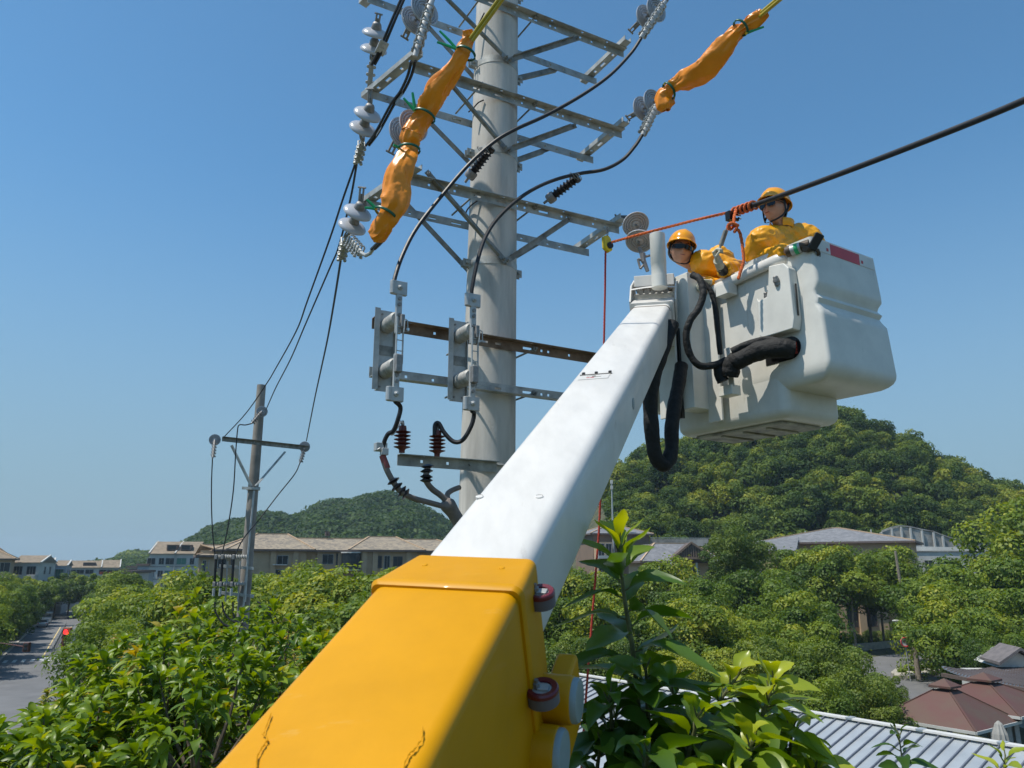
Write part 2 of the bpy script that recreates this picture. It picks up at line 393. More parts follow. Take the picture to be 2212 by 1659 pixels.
# climbing number plate + small step clamps
# ================= INSULATORS =================
def disc_prof():
    top=[(.0,0),(.03,0),(.036,.008),(.046,.02),(.05,.055),(.056,.062)]
    return top
def disc(p,d,parent,R=.1275):
    """suspension disc, cap side at p, pin toward d"""
    m=MB(); 
    m.lathe([(.012,-.012),(.03,-.006),(.040,.006),(.046,.03),(.050,.055),(.044,.062)],p,d,20)
    # porcelain shed
    k=R/.1275
    pr=[(.045,.052),(.062*k,.056),(.095*k,.066),(.118*k,.080),(.1275*k,.094),(.1265*k,.102),(.120*k,.103),(.114*k,.094),(.108*k,.092),(.104*k,.104),(.099*k,.105),(.095*k,.090),(.088*k,.088),(.084*k,.104),(.078*k,.105),(.074*k,.088),(.067*k,.086),(.062*k,.104),(.056*k,.104),(.052*k,.088),(.040*k,.086),(.034,.10),(.024,.105),(.014,.104)]
    m2=MB(); m2.lathe(pr,p,d,36)
    o=m2.build('disc',M['porc'],parent,smooth=60)
    m.lathe([(.011,.10),(.011,.146),(.016,.150)],p,d,10)
    m.build('cap',M['capmetal'],o,smooth=40)
    return o
def ushackle(m,a,b,r=.009,w=.017):
    a=Vector(a);b=Vector(b);d=(b-a).normalized();q=d.cross(Vector((.3,.5,.8))).normalized()
    m.tube([a+q*w,(a+q*w)*.3+(b+q*w)*.7,b+q*w*.6+d*.01,b+d*.02,b-q*w*.6+d*.01,(a-q*w)*.3+(b-q*w)*.7,a-q*w],r,6)
    m.cyl(a-q*(w+.02),a+q*(w+.02),.009,6)
def clamp_mb(a,b,up=Vector((0,0,1)),nb=4):
    a=Vector(a);b=Vector(b);m=MB();d=(b-a);L=d.length;dn=d.normalized();q=dn.cross(up).normalized();n=q.cross(dn)
    m.tube([a,a+dn*L*.15,a+dn*L*.5,b],[(.014,.014),(.026,.020),(.026,.020),(.02,.016)],8)
    m.obox((a+b)/2-n*.018,dn*L*.85,q*.045,n*.016)
    for i in range(nb):
        c=a+dn*L*(.2+.65*i/(nb-1))
        for sg in (-1,1):
            m.cyl(c+q*.03*sg-n*.05,c+q*.03*sg+n*.045,.0075,6)
            m.lathe([(.016,0),(.016,.016)],c+q*.03*sg-n*.045,-n,6)
        m.tube([c+q*.03+n*.035,c+q*.02+n*.052,c-q*.02+n*.052,c-q*.03+n*.035],.007,6)
        m.obox(c-n*.03,dn*.02,q*.085,n*.008)
    return m
def string(label,a,d1,d2,b=None,clamp=None,group=None,nb=4,up=UP,hard=None):
    """a: attachment; d1,d2 disc positions (3D); clamp=(p,q) strain clamp"""
    t=thing('insulator_string',label,'insulator',a,group)
    a=Vector(a); d=(Vector(d2)-Vector(d1)).normalized()
    m=MB(); ushackle(m,a,Vector(d1)-d*.03); m.tube([a+(Vector(d1)-a)*.3,Vector(d1)-d*.012],.011,8)
    m.build('shackle',M['capmetal'],t,smooth=True)
    disc(Vector(d1)-d*.05,d,t)
    disc(Vector(d1)-d*.05+d*.146,d,t)
    e=Vector(d1)-d*.05+d*.30
    if clamp:
        m=MB(); m.tube([e,clamp[0]],.012,8); ushackle(m,e-d*.02,clamp[0],.008,.02); m.build('link',M['capmetal'],t,smooth=True)
        clamp_mb(clamp[0],clamp[1],up,nb).build('strain_clamp',M['alu'],t,smooth=40)
    return t
gi='two-disc strain insulator strings on the concrete pole'
string('grey two-disc insulator string hanging highest at the far left end of the pole arms',P(818,30,6.0),P(813,62,6.08),P(808,100,6.20),clamp=(P(803,128,6.3),P(797,205,6.5)),group=gi)
string('grey two-disc insulator string below the highest one, far left end of middle crossarm',P(800,192,6.0),P(797,238,6.08),P(786,272,6.20),clamp=(P(783,303,6.35),P(771,352,6.6)),group=gi)
string('grey two-disc insulator string at the far left of the lowest crossarm, beside the sleeve tip',P(782,405,6.0),P(776,450,6.08),P(762,486,6.20),clamp=(P(747,512,6.3),P(736,560,6.55)),group=gi)
string('large ribbed insulator pair facing the camera above the tall orange sleeve',P(874,82,5.45),P(890,52,5.36),P(916,24,5.22),clamp=(P(935,-6,5.05),P(896,122,5.05)),group=gi,nb=6,up=Vector((.3,-1,0)))
string('ribbed insulator pair half hidden behind the tall orange sleeve',P(843,330,5.4),P(864,292,5.32),P(892,272,5.18),clamp=(P(905,250,5.1),P(880,330,5.1)),group=gi,nb=3,up=Vector((.3,-1,0)))
string('ribbed insulator pair at the right end of the uppermost crossarm',P(1362,68,6.75),P(1388,42,6.6),P(1416,22,6.45),clamp=(P(1440,0,6.25),P(1384,82,6.2)),group=gi,nb=6,up=Vector((.3,-1,0)))
string('ribbed insulator pair at the lower end of the right-hand orange sleeve',P(1356,255,6.7),P(1382,240,6.55),P(1410,222,6.4),clamp=(P(1420,222,6.25),P(1388,292,6.2)),group=gi,nb=6,up=Vector((.3,-1,0)))
# released string: bent down between its discs
t=thing('insulator_string','released ribbed insulator pair sagging behind the bucket stand pipe, lifted by no wire','insulator',P(1350,466,6.75),gi)
m=MB(); a=P(1332,470,6.8); b=P(1362,470,6.66); ushackle(m,a,b); m.obox((a+b)/2,(b-a)*1.1,UP*.03,W*.03); m.build('shackle',M['capmetal'],t,smooth=True)
disc(P(1368,476,6.66),nrm(P(1384,502,6.45)-P(1366,472,6.66)),t)
disc(P(1383,508,6.52),nrm(P(1376,560,6.36)-P(1384,505,6.55)),t)
m=MB(); m.tube([P(1381,535,6.45),P(1388,556,6.45)],.018,8)
for k,(x0,y0,x1,y1,r) in enumerate([(1388,548,1390,566,.028),(1390,562,1399,586,.022),(1390,562,1378,560,.016),(1378,560,1383,580,.012),(1383,580,1392,570,.012),(1390,555,1404,552,.014)]):
    m.tube([P(x0,y0,6.42),P(x1,y1,6.42)],[r,r*.8],8)
m.build('socket_clevis',M['capmetal'],t,smooth=True)
# far-left lower clamp tail with jumper start
t=thing('strain_clamp','bolt-studded metal strain clamp at the lower tip of the tall orange sleeve','clamp',P(752,516,6.2))
clamp_mb(P(752,514,6.2),P(782,548,6.0),UP,5).build('clamp_body',M['alu'],t,smooth=40)
m=MB(); m.tube([P(780,546,6.0),P(790,552,5.95),P(800,547,5.9),P(806,538,5.85)],.016,8); m.build('lug',M['alu'],t,smooth=True)
# ---- black ribbed post insulators
def post(label,base,top,r=.036):
    base=Vector(base);top=Vector(top);d=(top-base);L=d.length;d=d.normalized()
    t=thing('post_insulator',label,'insulator',base,'black ribbed post insulators')
    m=MB(); m.lathe([(.012,-.05),(.012,0),(.045,.0),(.050,.02),(.050,.06),(.044,.07)],base,d,18); m.build('base_cap',M['capmetal'],t,smooth=40)
    pr=[(.03,.07)]; k=6; h0=.085;h1=L-.045
    for i in range(k):
        q=h0+(h1-h0)*i/k; s=(h1-h0)/k
        pr+=[(.031,q),(.046,q+s*.35),(.046,q+s*.5),(.032,q+s*.62)]
    pr+=[(.034,h1),(.043,h1+.006),(.045,h1+.03),(.040,L)]
    m=MB(); m.lathe(pr,base,d,22); m.build('insulator_body',M['rubber'],t,smooth=50)
    return t
post('black ribbed post insulator tied to the upper jumper cable in front of the pole',P(1012,384,6.02),P(1062,318,5.86))
post('black ribbed post insulator tied to the lower jumper cable right of the pole',P(1184,432,6.35),P(1250,382,6.18))
# ================= CABLES =================
def cable(name,label,cat,pts,r,matn,group=None,sub=6,n=8):
    m=MB(); m.tube(spline(pts,sub),r,n)
    return tag(m.build(name,M[matn],None,smooth=True,loc=pts[0]),label,cat,group)
def wraps(pts_,matn,name,label,cat,r=.02,rr=.004,n=5,group=None):
    pass
gc='jumper cables on the concrete pole'
cable('jumper_cable','black jumper cable looping from the upper right insulators across the pole to the left switch','cable',
 [P(1384,84,6.2),P(1362,116,6.2),P(1318,162,6.15),P(1258,205,6.1),P(1180,249,6.0),P(1110,281,5.85),P(1064,309,5.8),P(1010,358,5.75),P(950,428,5.7),P(900,493,5.6),P(870,550,5.5),P(853,600,5.42),P(851,622,5.4)],.0165,'cable',gc)
cable('jumper_cable','black jumper cable looping from the right orange sleeve down to the middle switch','cable',
 [P(1387,292,6.2),P(1372,315,6.2),P(1345,345,6.2),P(1305,366,6.15),P(1252,375,6.15),P(1200,388,6.05),P(1150,410,5.95),P(1105,442,5.85),P(1068,480,5.8),P(1045,520,5.75),P(1030,570,5.7),P(1020,620,5.68),P(1018,640,5.68)],.0165,'cable',gc)
# tie wires on the post insulators
for (x,y,Y,l) in ((1040,322,5.8,'upper'),(1240,378,6.12,'lower')):
    m=MB(); c=P(x,y,Y)
    for k in range(3):
        q=c+Vector((.03*k-.02,0,-.004*k)); ax=nrm(P(x+20,y-14,Y)-P(x,y,Y))
        e=ax.cross(UP).normalized(); f_=e.cross(ax)
        m.tube([q+e*math.cos(a)*.026+f_*math.sin(a)*.036-f_*.01 for a in [k2*.7 for k2 in range(10)]],.0035,5)
    tag(m.build('tie_wire',M['capmetal'],None,smooth=True),'thin wire tie binding the %s jumper cable to its post insulator'%l,'wire','tie wires on the jumper cables')
# left jumper pairs (two parallel black leads with clamps)
def pairs(label,pts,r=.012,off=.02,group=gc,clampat=()):
    t=thing('jumper_cable',label,'cable',pts[0],group); s=spline(pts)
    for sg in (-1,1):
        m=MB(); m.tube([p+U*off*sg*.6+W*off*sg*-.5 for p in s],r,8); m.build('cable_strand',M['cable'],t,smooth=True)
    for k in clampat:
        i=int(k*(len(s)-2)); d=(s[i+1]-s[i]).normalized(); c=s[i]; q=d.cross(W).normalized()
        m=MB(); m.obox(c,d*.10,q*.085,W*.05); m.obox(c-W*.032,d*.03,q*.03,W*.02); m.obox(c+d*.03-W*.03,d*.016,q*.05,W*.012); m.obox(c-d*.03-W*.03,d*.016,q*.05,W*.012)
        m.build('parallel_clamp',M['alu'],t,bevel=.006)
    return t
pairs('pair of black leads running down the far left beside the hanging insulators',[P(874,-12,5.75),P(853,36,5.8),P(838,72,5.85),P(822,110,5.95),P(806,140,6.05)],clampat=(.75,))
pairs('pair of black leads from the big ribbed insulators down to the middle left clamp',[P(893,132,5.1),P(884,165,5.25),P(868,198,5.45),P(850,222,5.6),P(828,262,5.85),P(812,290,6.05),P(794,314,6.3)],clampat=(.42,.78))
pairs('pair of black leads leaving the lower end of the tall orange sleeve',[P(806,538,5.85),P(820,524,5.6),P(832,508,5.4)])
# small earth leads near bands
for pts,l in (([(1046,28),(1030,60),(1018,80)],'upper'),([(1045,216),(1033,222),(1022,234),(1012,242)],'middle'),([(1040,428),(1022,440),(1010,452),(1004,466)],'lower')):
    cable('lead_wire','thin black lead wire beside the %s pole clamp'%l,'wire',[P(x,y,6.2) for x,y in pts],.007,'cable','thin lead wires on the pole',4,6)
# ---- conductors to the second pole
go='overhead lines running to the small far pole'
cable('overhead_line','black overhead line from the middle left clamp to the left insulator of the far pole','cable',[P(768,352,6.6),P(740,432,7.3),P(713,514,8.1),P(664,650,9.8),P(640,715,11),P(596,795,13),P(575,830,14),P(531,893,15.6),P(480,948,17.0)],.011,'cable',go)
cable('overhead_line','black overhead line from the middle left clamp to the top insulator of the far pole','cable',[P(771,352,6.6),P(757,430,7.2),P(732,532,8.2),P(712,580,8.9),P(660,700,10.8),P(628,775,12.6),P(596,837,14.6),P(576,882,16.8)],.011,'cable',go)
cable('overhead_line','black overhead line from the lowest left clamp to the right insulator of the far pole','cable',[P(737,556,6.55),P(722,650,7.7),P(708,730,9.2),P(693,800,11),P(679,865,13.4),P(662,952,16.9)],.011,'cable',go)
# ================= DISCONNECT SWITCHES =================
def switch(label,c,dx=0):
    """c: function mapping V pixel -> point for this switch; returns thing"""
    t=thing('disconnect_switch',label,'switch',c(835,760),'disconnect switches on the bracket arms')
    zt=c(0,672).z; zb=c(0,846).z
    x0=c(832,760); base=Vector((x0.x,x0.y,0))
    # base channel: web faces -W, flanges
    m=MB(); h=zt-zb; zc=(zt+zb)/2
    ctr=base+UP*zc
    segs=[(-.5,-.46),(-.42,-.30),(-.27,.28),(.31,.43),(.46,.5)]
    m.obox(ctr,U*.13,W*.006,UP*h)
    m.obox(ctr-U*.068-W*.022,U*.006,W*.05,UP*h); m.obox(ctr+U*.068-W*.012,U*.006,W*.03,UP*h)
    m.obox(ctr-U*.088-W*.045,U*.04,W*.005,UP*h)
    m.build('base_channel',M['alu'],t)
    m=MB(); m.obox(ctr-W*.006,U*.115,W*.004,UP*.075); m.build('name_plate',M['galvdark'],t)
    for q in (-.40,.40):
        for s in (-.035,.035):
            m=MB(); m.lathe([(.008,0),(.008,.006)],ctr+U*s+UP*h*q*1.12-W*.004,-W,8); m.build('fixing_bolt',M['capmetal'],t)
    tops=[]
    for q in (.30,-.26):
        p=ctr+UP*h*q-W*.005
        pr=[(.055,0)]; k=5;L=.20
        for i in range(k):
            a=.01+L*i/k; pr+=[(.050,a),(.058,a+L/k*.3),(.058,a+L/k*.7),(.051,a+L/k*.97)]
        pr+=[(.052,L+.01),(.045,L+.02)]
        m=MB(); m.lathe(pr,p,-W,24); m.build('insulator',M['porcw'],t,smooth=50)
        tops.append(p-W*(L+.02))
    a,b=tops
    m=MB()
    zt2=zt+.02
    # live parts in front
    m.obox(a-W*.02+UP*.03,U*.045,W*.03,UP*.30); m.build('terminal_strip',M['alu'],t,bevel=.004)
    m=MB(); m.obox(b-W*.02-UP*.05,U*.045,W*.03,UP*.26); m.build('terminal_strip',M['alu'],t,bevel=.004)
    m=MB()
    for s in (-.02,.03): m.obox((a+b)/2-W*.05+U*s,U*.006,W*.022,UP*((a-b).length-.0))
    for q in (.1,-.08,0): m.obox((a+b)/2-W*.05+U*.005+UP*q,U*.045,W*.008,UP*.006)
    m.build('blade',M['alu'],t)
    m=MB(); m.obox(b-W*.055,U*.05,W*.05,UP*.13); m.build('contact_jaw',M['capmetal'],t,bevel=.006)
    m=MB(); m.obox(a-W*.05+U*.02-UP*.03,U*.03,W*.04,UP*.10); m.build('contact_jaw',M['capmetal'],t,bevel=.006)
    m=MB(); rr=a-W*.08+U*.03-UP*.06; m.tube([rr+UP*.04,rr+U*.02+UP*.03,rr+U*.025-UP*.05,rr-U*.005-UP*.06,rr+UP*.03],.005,6); m.build('pull_ring',M['alu'],t,smooth=True)
    for p,sg in ((a+UP*.23,1),(b-UP*.22,-1)):
        m=MB(); m.obox(p-W*.02,U*.115,W*.035,UP*.105); m.tube([p-U*.052-W*.022-UP*.05,p-U*.052-W*.022+UP*.05],.022,10); m.lathe([(.02,0),(.02,.012),(.011,.013),(.011,.03)],p-W*.037,-W,10)
        m.build('terminal_clamp',M['alu'],t,bevel=.006)
    for p in (a+UP*.10,a+UP*.145,a+UP*.02,b-UP*.08,b-UP*.125):
        m=MB(); m.lathe([(.014,0),(.014,.012)],p-W*.033,-W,8); m.build('terminal_bolt',M['capmetal'],t,smooth=30)
    return t,a+UP*.27-W*.02,b-UP*.27-W*.02
M['porcw']=mat('weathered_grey_post',(.40,.39,.36),.5,0,var=.18,scale=12)
s1,t1,b1=switch('left disconnect switch with a grey channel and open sky behind it',lambda x,y:P(x,y,5.50))
s2,t2,b2=switch('right disconnect switch standing in front of the concrete pole edge',lambda x,y:P(x+158,y+22,5.78))
gs='short leads under the switches'
cable('drop_lead','short black lead curving from the left switch down to the left cable clamp','cable',[b1,P(865,880,5.35),P(860,905,5.36),P(850,930,5.4),P(838,938,5.42),P(830,955,5.44),P(829,972,5.45)],.017,'cable',gs)
cable('drop_lead','black U-shaped lead from the right switch down to the middle arrester','cable',[b2,P(1024,895,5.62),P(1018,920,5.63),P(1000,950,5.64),P(980,954,5.65),P(960,935,5.66),P(948,915,5.66),P(940,918,5.66),P(939,940,5.66)],.017,'cable',gs)
def arrester(label,px,pt,pb,Y):
    b=P(px,pb,Y);h=P(px,pt,Y).z-b.z
    t=thing('surge_arrester',label,'arrester',b,'red-brown surge arresters')
    pr=[(.022,0),(.022,.02)]; k=5
    for i in range(k):
        q=.03+(h-.06)*i/k;s=(h-.06)/k
        pr+=[(.030,q),(.062,q+s*.42),(.063,q+s*.46),(.030,q+s*.62)]
    pr+=[(.030,h-.02),(.026,h)]
    m=MB(); m.lathe(pr,b,(0,0,1),26); m.build('arrester_body',M['arrester'],t,smooth=40)
    m=MB(); m.lathe([(.01,h-.005),(.014,h+.01),(.008,h+.04)],b,(0,0,1),10); m.build('terminal',M['capmetal'],t,smooth=True)
    return t
arrester('red-brown ribbed surge arrester at the left end of its bracket',868,920,978,5.56)
arrester('red-brown ribbed surge arrester nearest the pole',944,930,986,5.68)
cable('arrester_lead','short grey looping lead on top of the left arrester','cable',[P(840,935,5.42),P(848,937,5.42),P(856,925,5.45),P(864,912,5.5),P(869,914,5.55)],.012,'porc',None,5)
# cable termination: lug + branches meeting in a breakout boot
t=thing('cable_termination','three-legged grey cable end rising past the arrester bracket to the pole','cable',P(985,1105,5.8))
def prp(px,py,Y): return P(px,py,Y)
leg1=[P(826,985,5.45),P(838,1020,5.45),P(862,1058,5.5),P(890,1075,5.6),P(925,1085,5.68),P(958,1094,5.75)]
m=MB(); m.tube(spline(leg1),.021,10); m.build('cable_leg',M['conduit'],t,smooth=True)
m=MB(); m.tube(spline([P(924,1008,5.65),P(920,1035,5.65),P(932,1055,5.7),P(952,1070,5.75),P(968,1086,5.78)]),.023,10); m.build('cable_leg',M['conduit'],t,smooth=True)
m=MB(); m.tube(spline([P(992,1053,6.0),P(975,1060,5.9),P(966,1070,5.85),P(972,1090,5.8)]),.021,10); m.build('cable_leg',M['conduit'],t,smooth=True)
m=MB(); m.tube(spline([P(960,1082,5.76),P(974,1100,5.8),P(996,1135,5.85),P(1030,1190,5.9),P(1050,1260,6.0)]),[.03,.045,.055,.06,.06,.058,.055,.052,.05,.05,.05,.05,.05,.05,.05,.05,.05,.05,.05,.05,.05,.05,.05,.05,.05][:25],12); m.build('breakout_boot',M['conduit'],t,smooth=True)
m=MB(); m.obox(P(822,966,5.45),U*.085,W*.06,UP*.06); m.obox(P(830,976,5.44),U*.05,W*.05,UP*.05); m.tube([P(815,972,5.40),P(822,968,5.40)],.008,6); m.build('lug_clamp',M['sleevew'] if 'sleevew' in M else M['alu'],t,bevel=.012)
m=MB(); m.tube([P(826,984,5.45),P(836,1012,5.45)],[.024,.026],10); m.build('phase_tape',M['redtape'],t,smooth=True)
for (x,y,dx,dy,Y) in ((852,1043,.5,.85,5.47),(860,1055,.6,.8,5.49),(872,1064,.8,.55,5.53),(880,1070,.85,.5,5.56),(924,1012,.05,1,5.65),(922,1022,.05,1,5.65),(921,1034,-.05,1,5.65),(921,1042,0,1,5.65)):
    q=P(x,y,Y); d=nrm(P(x+dx*20,y+dy*20,Y)-q); m=MB(); m.lathe([(.022,0),(.048,.012),(.048,.016),(.024,.03)],q,-d,16); m.build('rain_shed',M['rubber'],t,smooth=30)
# ================= AERIAL LIFT (boom + bucket) =================
K=.85
BO=Vector((-.1132*K,2.4488*K,.0348*K+CZ)); BD=Vector((.27872331,.84200986,.46187954)); BR=Vector((.95451501,-.29591376,-.03655344)); BN=Vector((-.10589815,-.45105924,.88618911))
bw=.3602*K; bh=.3265*K
lift=thing('aerial_work_platform','yellow and white telescopic boom carrying a white work bucket with two men','lift',(-.6,.6,9.0))
def rrect(w,h,r,n=5):
    pts=[]
    for cx,cy,a0 in ((w/2-r,-r,0),(-w/2+r,-r,90),(-w/2+r,-h+r,180),(w/2-r,-h+r,270)):
        for k in range(n+1):
            a=rad(a0+90*k/n); pts.append((cx+r*math.cos(a),cy+r*math.sin(a)))
    return pts
def loft(secs,cap=True):
    m=MB();k=len(secs[0]);vs=[p for s in secs for p in s]; fs=[]
    for i in range(len(secs)-1):
        for j in range(k):
            a=i*k+j;b=i*k+(j+1)%k; fs.append((a,b,b+k,a+k))
    if cap: fs+=[tuple(range(k))[::-1],tuple(range((len(secs)-1)*k,len(secs)*k))]
    return m.add(vs,fs)
def sec(t,w,h,r,off=0,n=5): 
    o=BO+BD*t+BN*off
    return [o+BR*x+BN*y for x,y in rrect(w,h,r,n)]
BE=5.30*K
loft([sec(t,bw,bh,.045) for t in (-1.2,0,.6,1.2,1.8,2.4,3,3.6,4.2,BE)]).build('inner_boom',M['white'],lift,smooth=35)
yw=bw+.065; yh=bh+.20
o=loft([sec(-4.0,yw+.06,yh+.12,.045,.05),sec(-1.5,yw+.02,yh+.06,.036,.035),sec(-.215,yw,yh,.032,.028)]); outer=o.build('outer_boom',M['yellow'],lift,smooth=35)
# front collar (lip): slightly proud
o=loft([sec(-.235,yw+.012,yh+.01,.022,.034),sec(-.222,yw+.024,yh+.02,.026,.041),sec(-.205,yw+.016,yh+.015,.024,.036),sec(-.02,yw-.03,yh,.022,.004)]); o.build('boom_collar',M['yellow'],lift,smooth=45)
for x in (-.10,-.03,.03,.10):
    m=MB(); p=BO+BD*-.10+BR*x*1.05+BN*.013
    if abs(x)>.05: m.lathe([(.0,-.002),(.013,-.002),(.013,.003),(.008,.004),(.0075,.007),(.0,.008)],p,BN,12,cap=False); m.build('collar_bolt',M['yellow'],lift,smooth=40)
    else: m.lathe([(.006,-.002),(.006,.0015)],p,BN,10); m.build('grease_hole',M['rust'],lift)
# side doubler plate and weld line
m=MB(); 
q=lambda t,y,x=yw/2+.002: BO+BD*t+BR*x+BN*y
m.prism([q(-.23,-.02),q(-.23,-.40),q(-1.6,-.46),q(-1.6,-.20)],BR*.006); pass
# old weld seams with chipped paint on the top face
def seam(pts,name='weld_seam',x=0):
    m=MB(); rnd=random.Random(len(pts)); s=spline(pts,5); m.tube([p+BR*rnd.uniform(-.002,.002) for p in s],[.0012+rnd.uniform(-.0006,.0010) for _ in s],6); m.build(name,M['yellow'],lift,smooth=True)
def topat(px,py,off=.031):
    r=ray(px,py); O=Vector((0,0,CZ)); p0=BO+BN*off; t=(p0-O).dot(BN)/r.dot(BN); return O+r*t
# yellow top surface is slightly inclined; interpolate its offset
seam([topat(585,1540,.037),topat(570,1580,.037),topat(576,1600,.037),topat(560,1625,.038),topat(550,1665,.038)])
seam([topat(912,1570,.037),topat(908,1600,.037),topat(890,1622,.037),topat(878,1640,.038),topat(868,1680,.038)])
def side_pt(px,py,x):
    r=ray(px,py); O=Vector((0,0,CZ)); p0=BO+BR*x; t=(p0-O).dot(BR)/r.dot(BR); return O+r*t
# guide rollers: red-rimmed, with bolt and plate
def roller(t,y,x,side=1,r=.036,at=None):
    c=BO+BD*t+BR*x*side+BN*y
    if at: c=side_pt(*at)
    ax=(BN*.55+BD*-.35+BR*.1*side).normalized(); ax=BN
    root=MB(); root.lathe([(r*.75,-.022),(r,-.018),(r,.006),(r*.97,.010)],c,ax,24); o=root.build('guide_roller',M['greyrub'],lift,smooth=40)
    m=MB(); m.lathe([(r*.97,.0095),(r*1.02,.010),(r*1.02,.018),(r*.93,.022),(r*.62,.020),(r*.60,.014)],c,ax,24); m.build('red_rim',M['redrub'],o,smooth=40)
    m=MB(); m.lathe([(r*.6,.013),(r*.6,.016)],c,ax,20); m.obox(c+ax*.019+BR*.004,BR*.026,BD*.022,ax*.006); m.build('bracket_plate',M['alu'],o,bevel=.001)
    m=MB(); m.lathe([(.009,.018),(.009,.03),(.005,.031),(.005,.04)],c-BR*.012*side,ax,6); m.build('bolt',M['capmetal'],o)
    return o
roller(-.075,-.075,yw/2+.006)
roller(0,0,0,r=.040,at=(1172,1500,yw/2+.03))
roller(-.17,-.04,yw/2+.004,side=-1)
# pivot knuckle with blue-grey end discs
def side(px,py,x):  # point in plane BR = x
    r=ray(px,py); O=Vector((0,0,CZ)); p0=BO+BR*x; t=(p0-O).dot(BR)/r.dot(BR); return O+r*t
M['bluegrey']=mat('blue_grey_cap',(.27,.33,.34),.45,0,var=.1)
for (px,py,x,r,le) in ((1241,1513,yw/2+.075,.060,.10),(1208,1632,yw/2+.055,.068,.12)):
    c=side(px,py,x); m=MB(); m.lathe([(r,-le),(r,-.012),(r*.98,-.004),(r*.9,0)],c,BR,28); o=m.build('pivot_boss',M['yellow'],lift,smooth=40)
    m=MB(); m.lathe([(r*.93,-.004),(r*.93,.008),(r*.86,.014),(r*.5,.016)],c,BR,28); m.build('end_disc',M['bluegrey'],o,smooth=40)
c=side(1216,1500,yw/2+.02); m=MB(); m.obox(c-BN*.03-BD*.02,BD*.22,BR*.06,BN*.2); m.build('pivot_housing',M['yellow'],lift,bevel=.012)
# details on the white boom
for (px,py) in ((1036,1073),(1165,1073)):
    m=MB(); c=topat(px,py,.001); m.lathe([(.013,-.002),(.0125,.0022),(.006,.003)],c,BN,20); o=m.build('hole_plug',M['white'],lift,smooth=40)
    m=MB(); m.tube([c+BN*.0026+(BR*math.cos(a)+BD*math.sin(a))*.011 for a in [rad(20+7*k) for k in range(21)]],.0011,5); m.build('plug_rim',M['galvdark'],lift)
c0=topat(1253,811,.003);c1=topat(1322,806,.003)
m=MB(); m.beam(c0,c1,.004,.006,BN); m.build('label_rail',M['capmetal'],lift)
for f_ in (.1,.5,.93):
    m=MB(); p=c0.lerp(c1,f_)+BD*.012; m.obox(p+BN*.004,BR*.016,BD*.018,BN*.014); m.build('label_clip',M['blackpl'],lift,bevel=.003)
mid=(c0+c1)/2; lw=(c1-c0)
m=MB(); m.obox(mid-BD*.05-BN*.0015,lw*.92,BD*.085,BN*.002); m.build('label_plate',M['white'],lift)
m=MB(); p=mid-BD*.062-lw*.18; m.obox(p+BN*.0002,lw*.10,BD*.008,BN*.0016);m.build('label_print',M['red'],lift)
m=MB(); m.obox(p+lw*.13+BN*.0002,lw*.12,BD*.009,BN*.0016);m.build('label_print',M['red'],lift)
for k in range(3):
    m=MB(); m.obox(mid-BD*(.028+.012*k)+lw*(.1*k-.12),lw*(.28 if k!=1 else .12),BD*.0035,BN*.0016); m.build('label_print',M['galvdark'],lift)
m=MB(); c=side(1368,872,bw/2+.001)
m.lathe([(.03,-.004),(.03,.002),(.024,.003)],c,BR,24); m.build('inspection_cover',M['bluegrey'],lift,smooth=30)
# boom head
def S(px,py,d): # by axis depth
    a=(px-1106)/FV;b=(829.5-py)/FV
    return Vector((a*d,(cT-b*sT)*d,CZ+(sT+b*cT)*d))
m=loft([sec(BE-.20,bw+.035,bh+.09,.02,.02),sec(BE+.02,bw+.035,bh+.09,.02,.02)]); m.build('head_collar',M['white'],lift,bevel=.004)
o=BO+BD*BE
m=MB()
for s in (-1,1): m.prism([o+BR*s*(bw/2+.022)+BN*.02-BD*.1,o+BR*s*(bw/2+.022)+BN*-.36-BD*.06,o+BR*s*(bw/2+.022)+BN*-.30+BD*.28,o+BR*s*(bw/2+.022)+BN*.15+BD*.24,o+BR*s*(bw/2+.022)+BN*.13+BD*.02],BR*s*.012)
m.build('head_cheek',M['white'],lift)
m=MB(); a=[];
for k in range(7):
    x=-bw/2-.02+ (bw+.04)*k/6; a.append(o+BR*x+BD*-.02+BN*(.105+.012*math.sin(math.pi*k/6)))
m.tube(a,[(.006,.03)]*7,4,up=BN); m.build('head_lip',M['white'],lift)
m=MB(); m.obox(o+BD*.03+BN*.03,BR*(bw+.02),BD*.02,BN*.06); m.build('head_plate',M['white'],lift,bevel=.003)
for k in range(5):
    m=MB(); x=-.10+.05*k; m.lathe([(.022,-.015),(.022,.015)],o+BD*.0+BR*x+BN*.078,BD,12); m.build('hydraulic_fitting',M['capmetal'],lift,smooth=30)
m=MB(); pk=o+BD*.12+BN*.10
m.obox(o+BD*.20+BN*.06+UP*.04,BR*(bw+.02),Vector((BR.y,-BR.x,0))*-.26,UP*.10); m.build('head_cover',M['white'],lift,bevel=.006)
sp0=P(1425,622,5.72);sp1=P(1423,506,5.72)
m=MB(); m.lathe([(.062,0),(.062,.10),(.060,.101),(.060,.20),(.062,.203),(.062,(sp1-sp0).length-.004),(.056,(sp1-sp0).length)],sp0,UP,28); m.build('stand_pipe',M['frp'],lift,smooth=40)
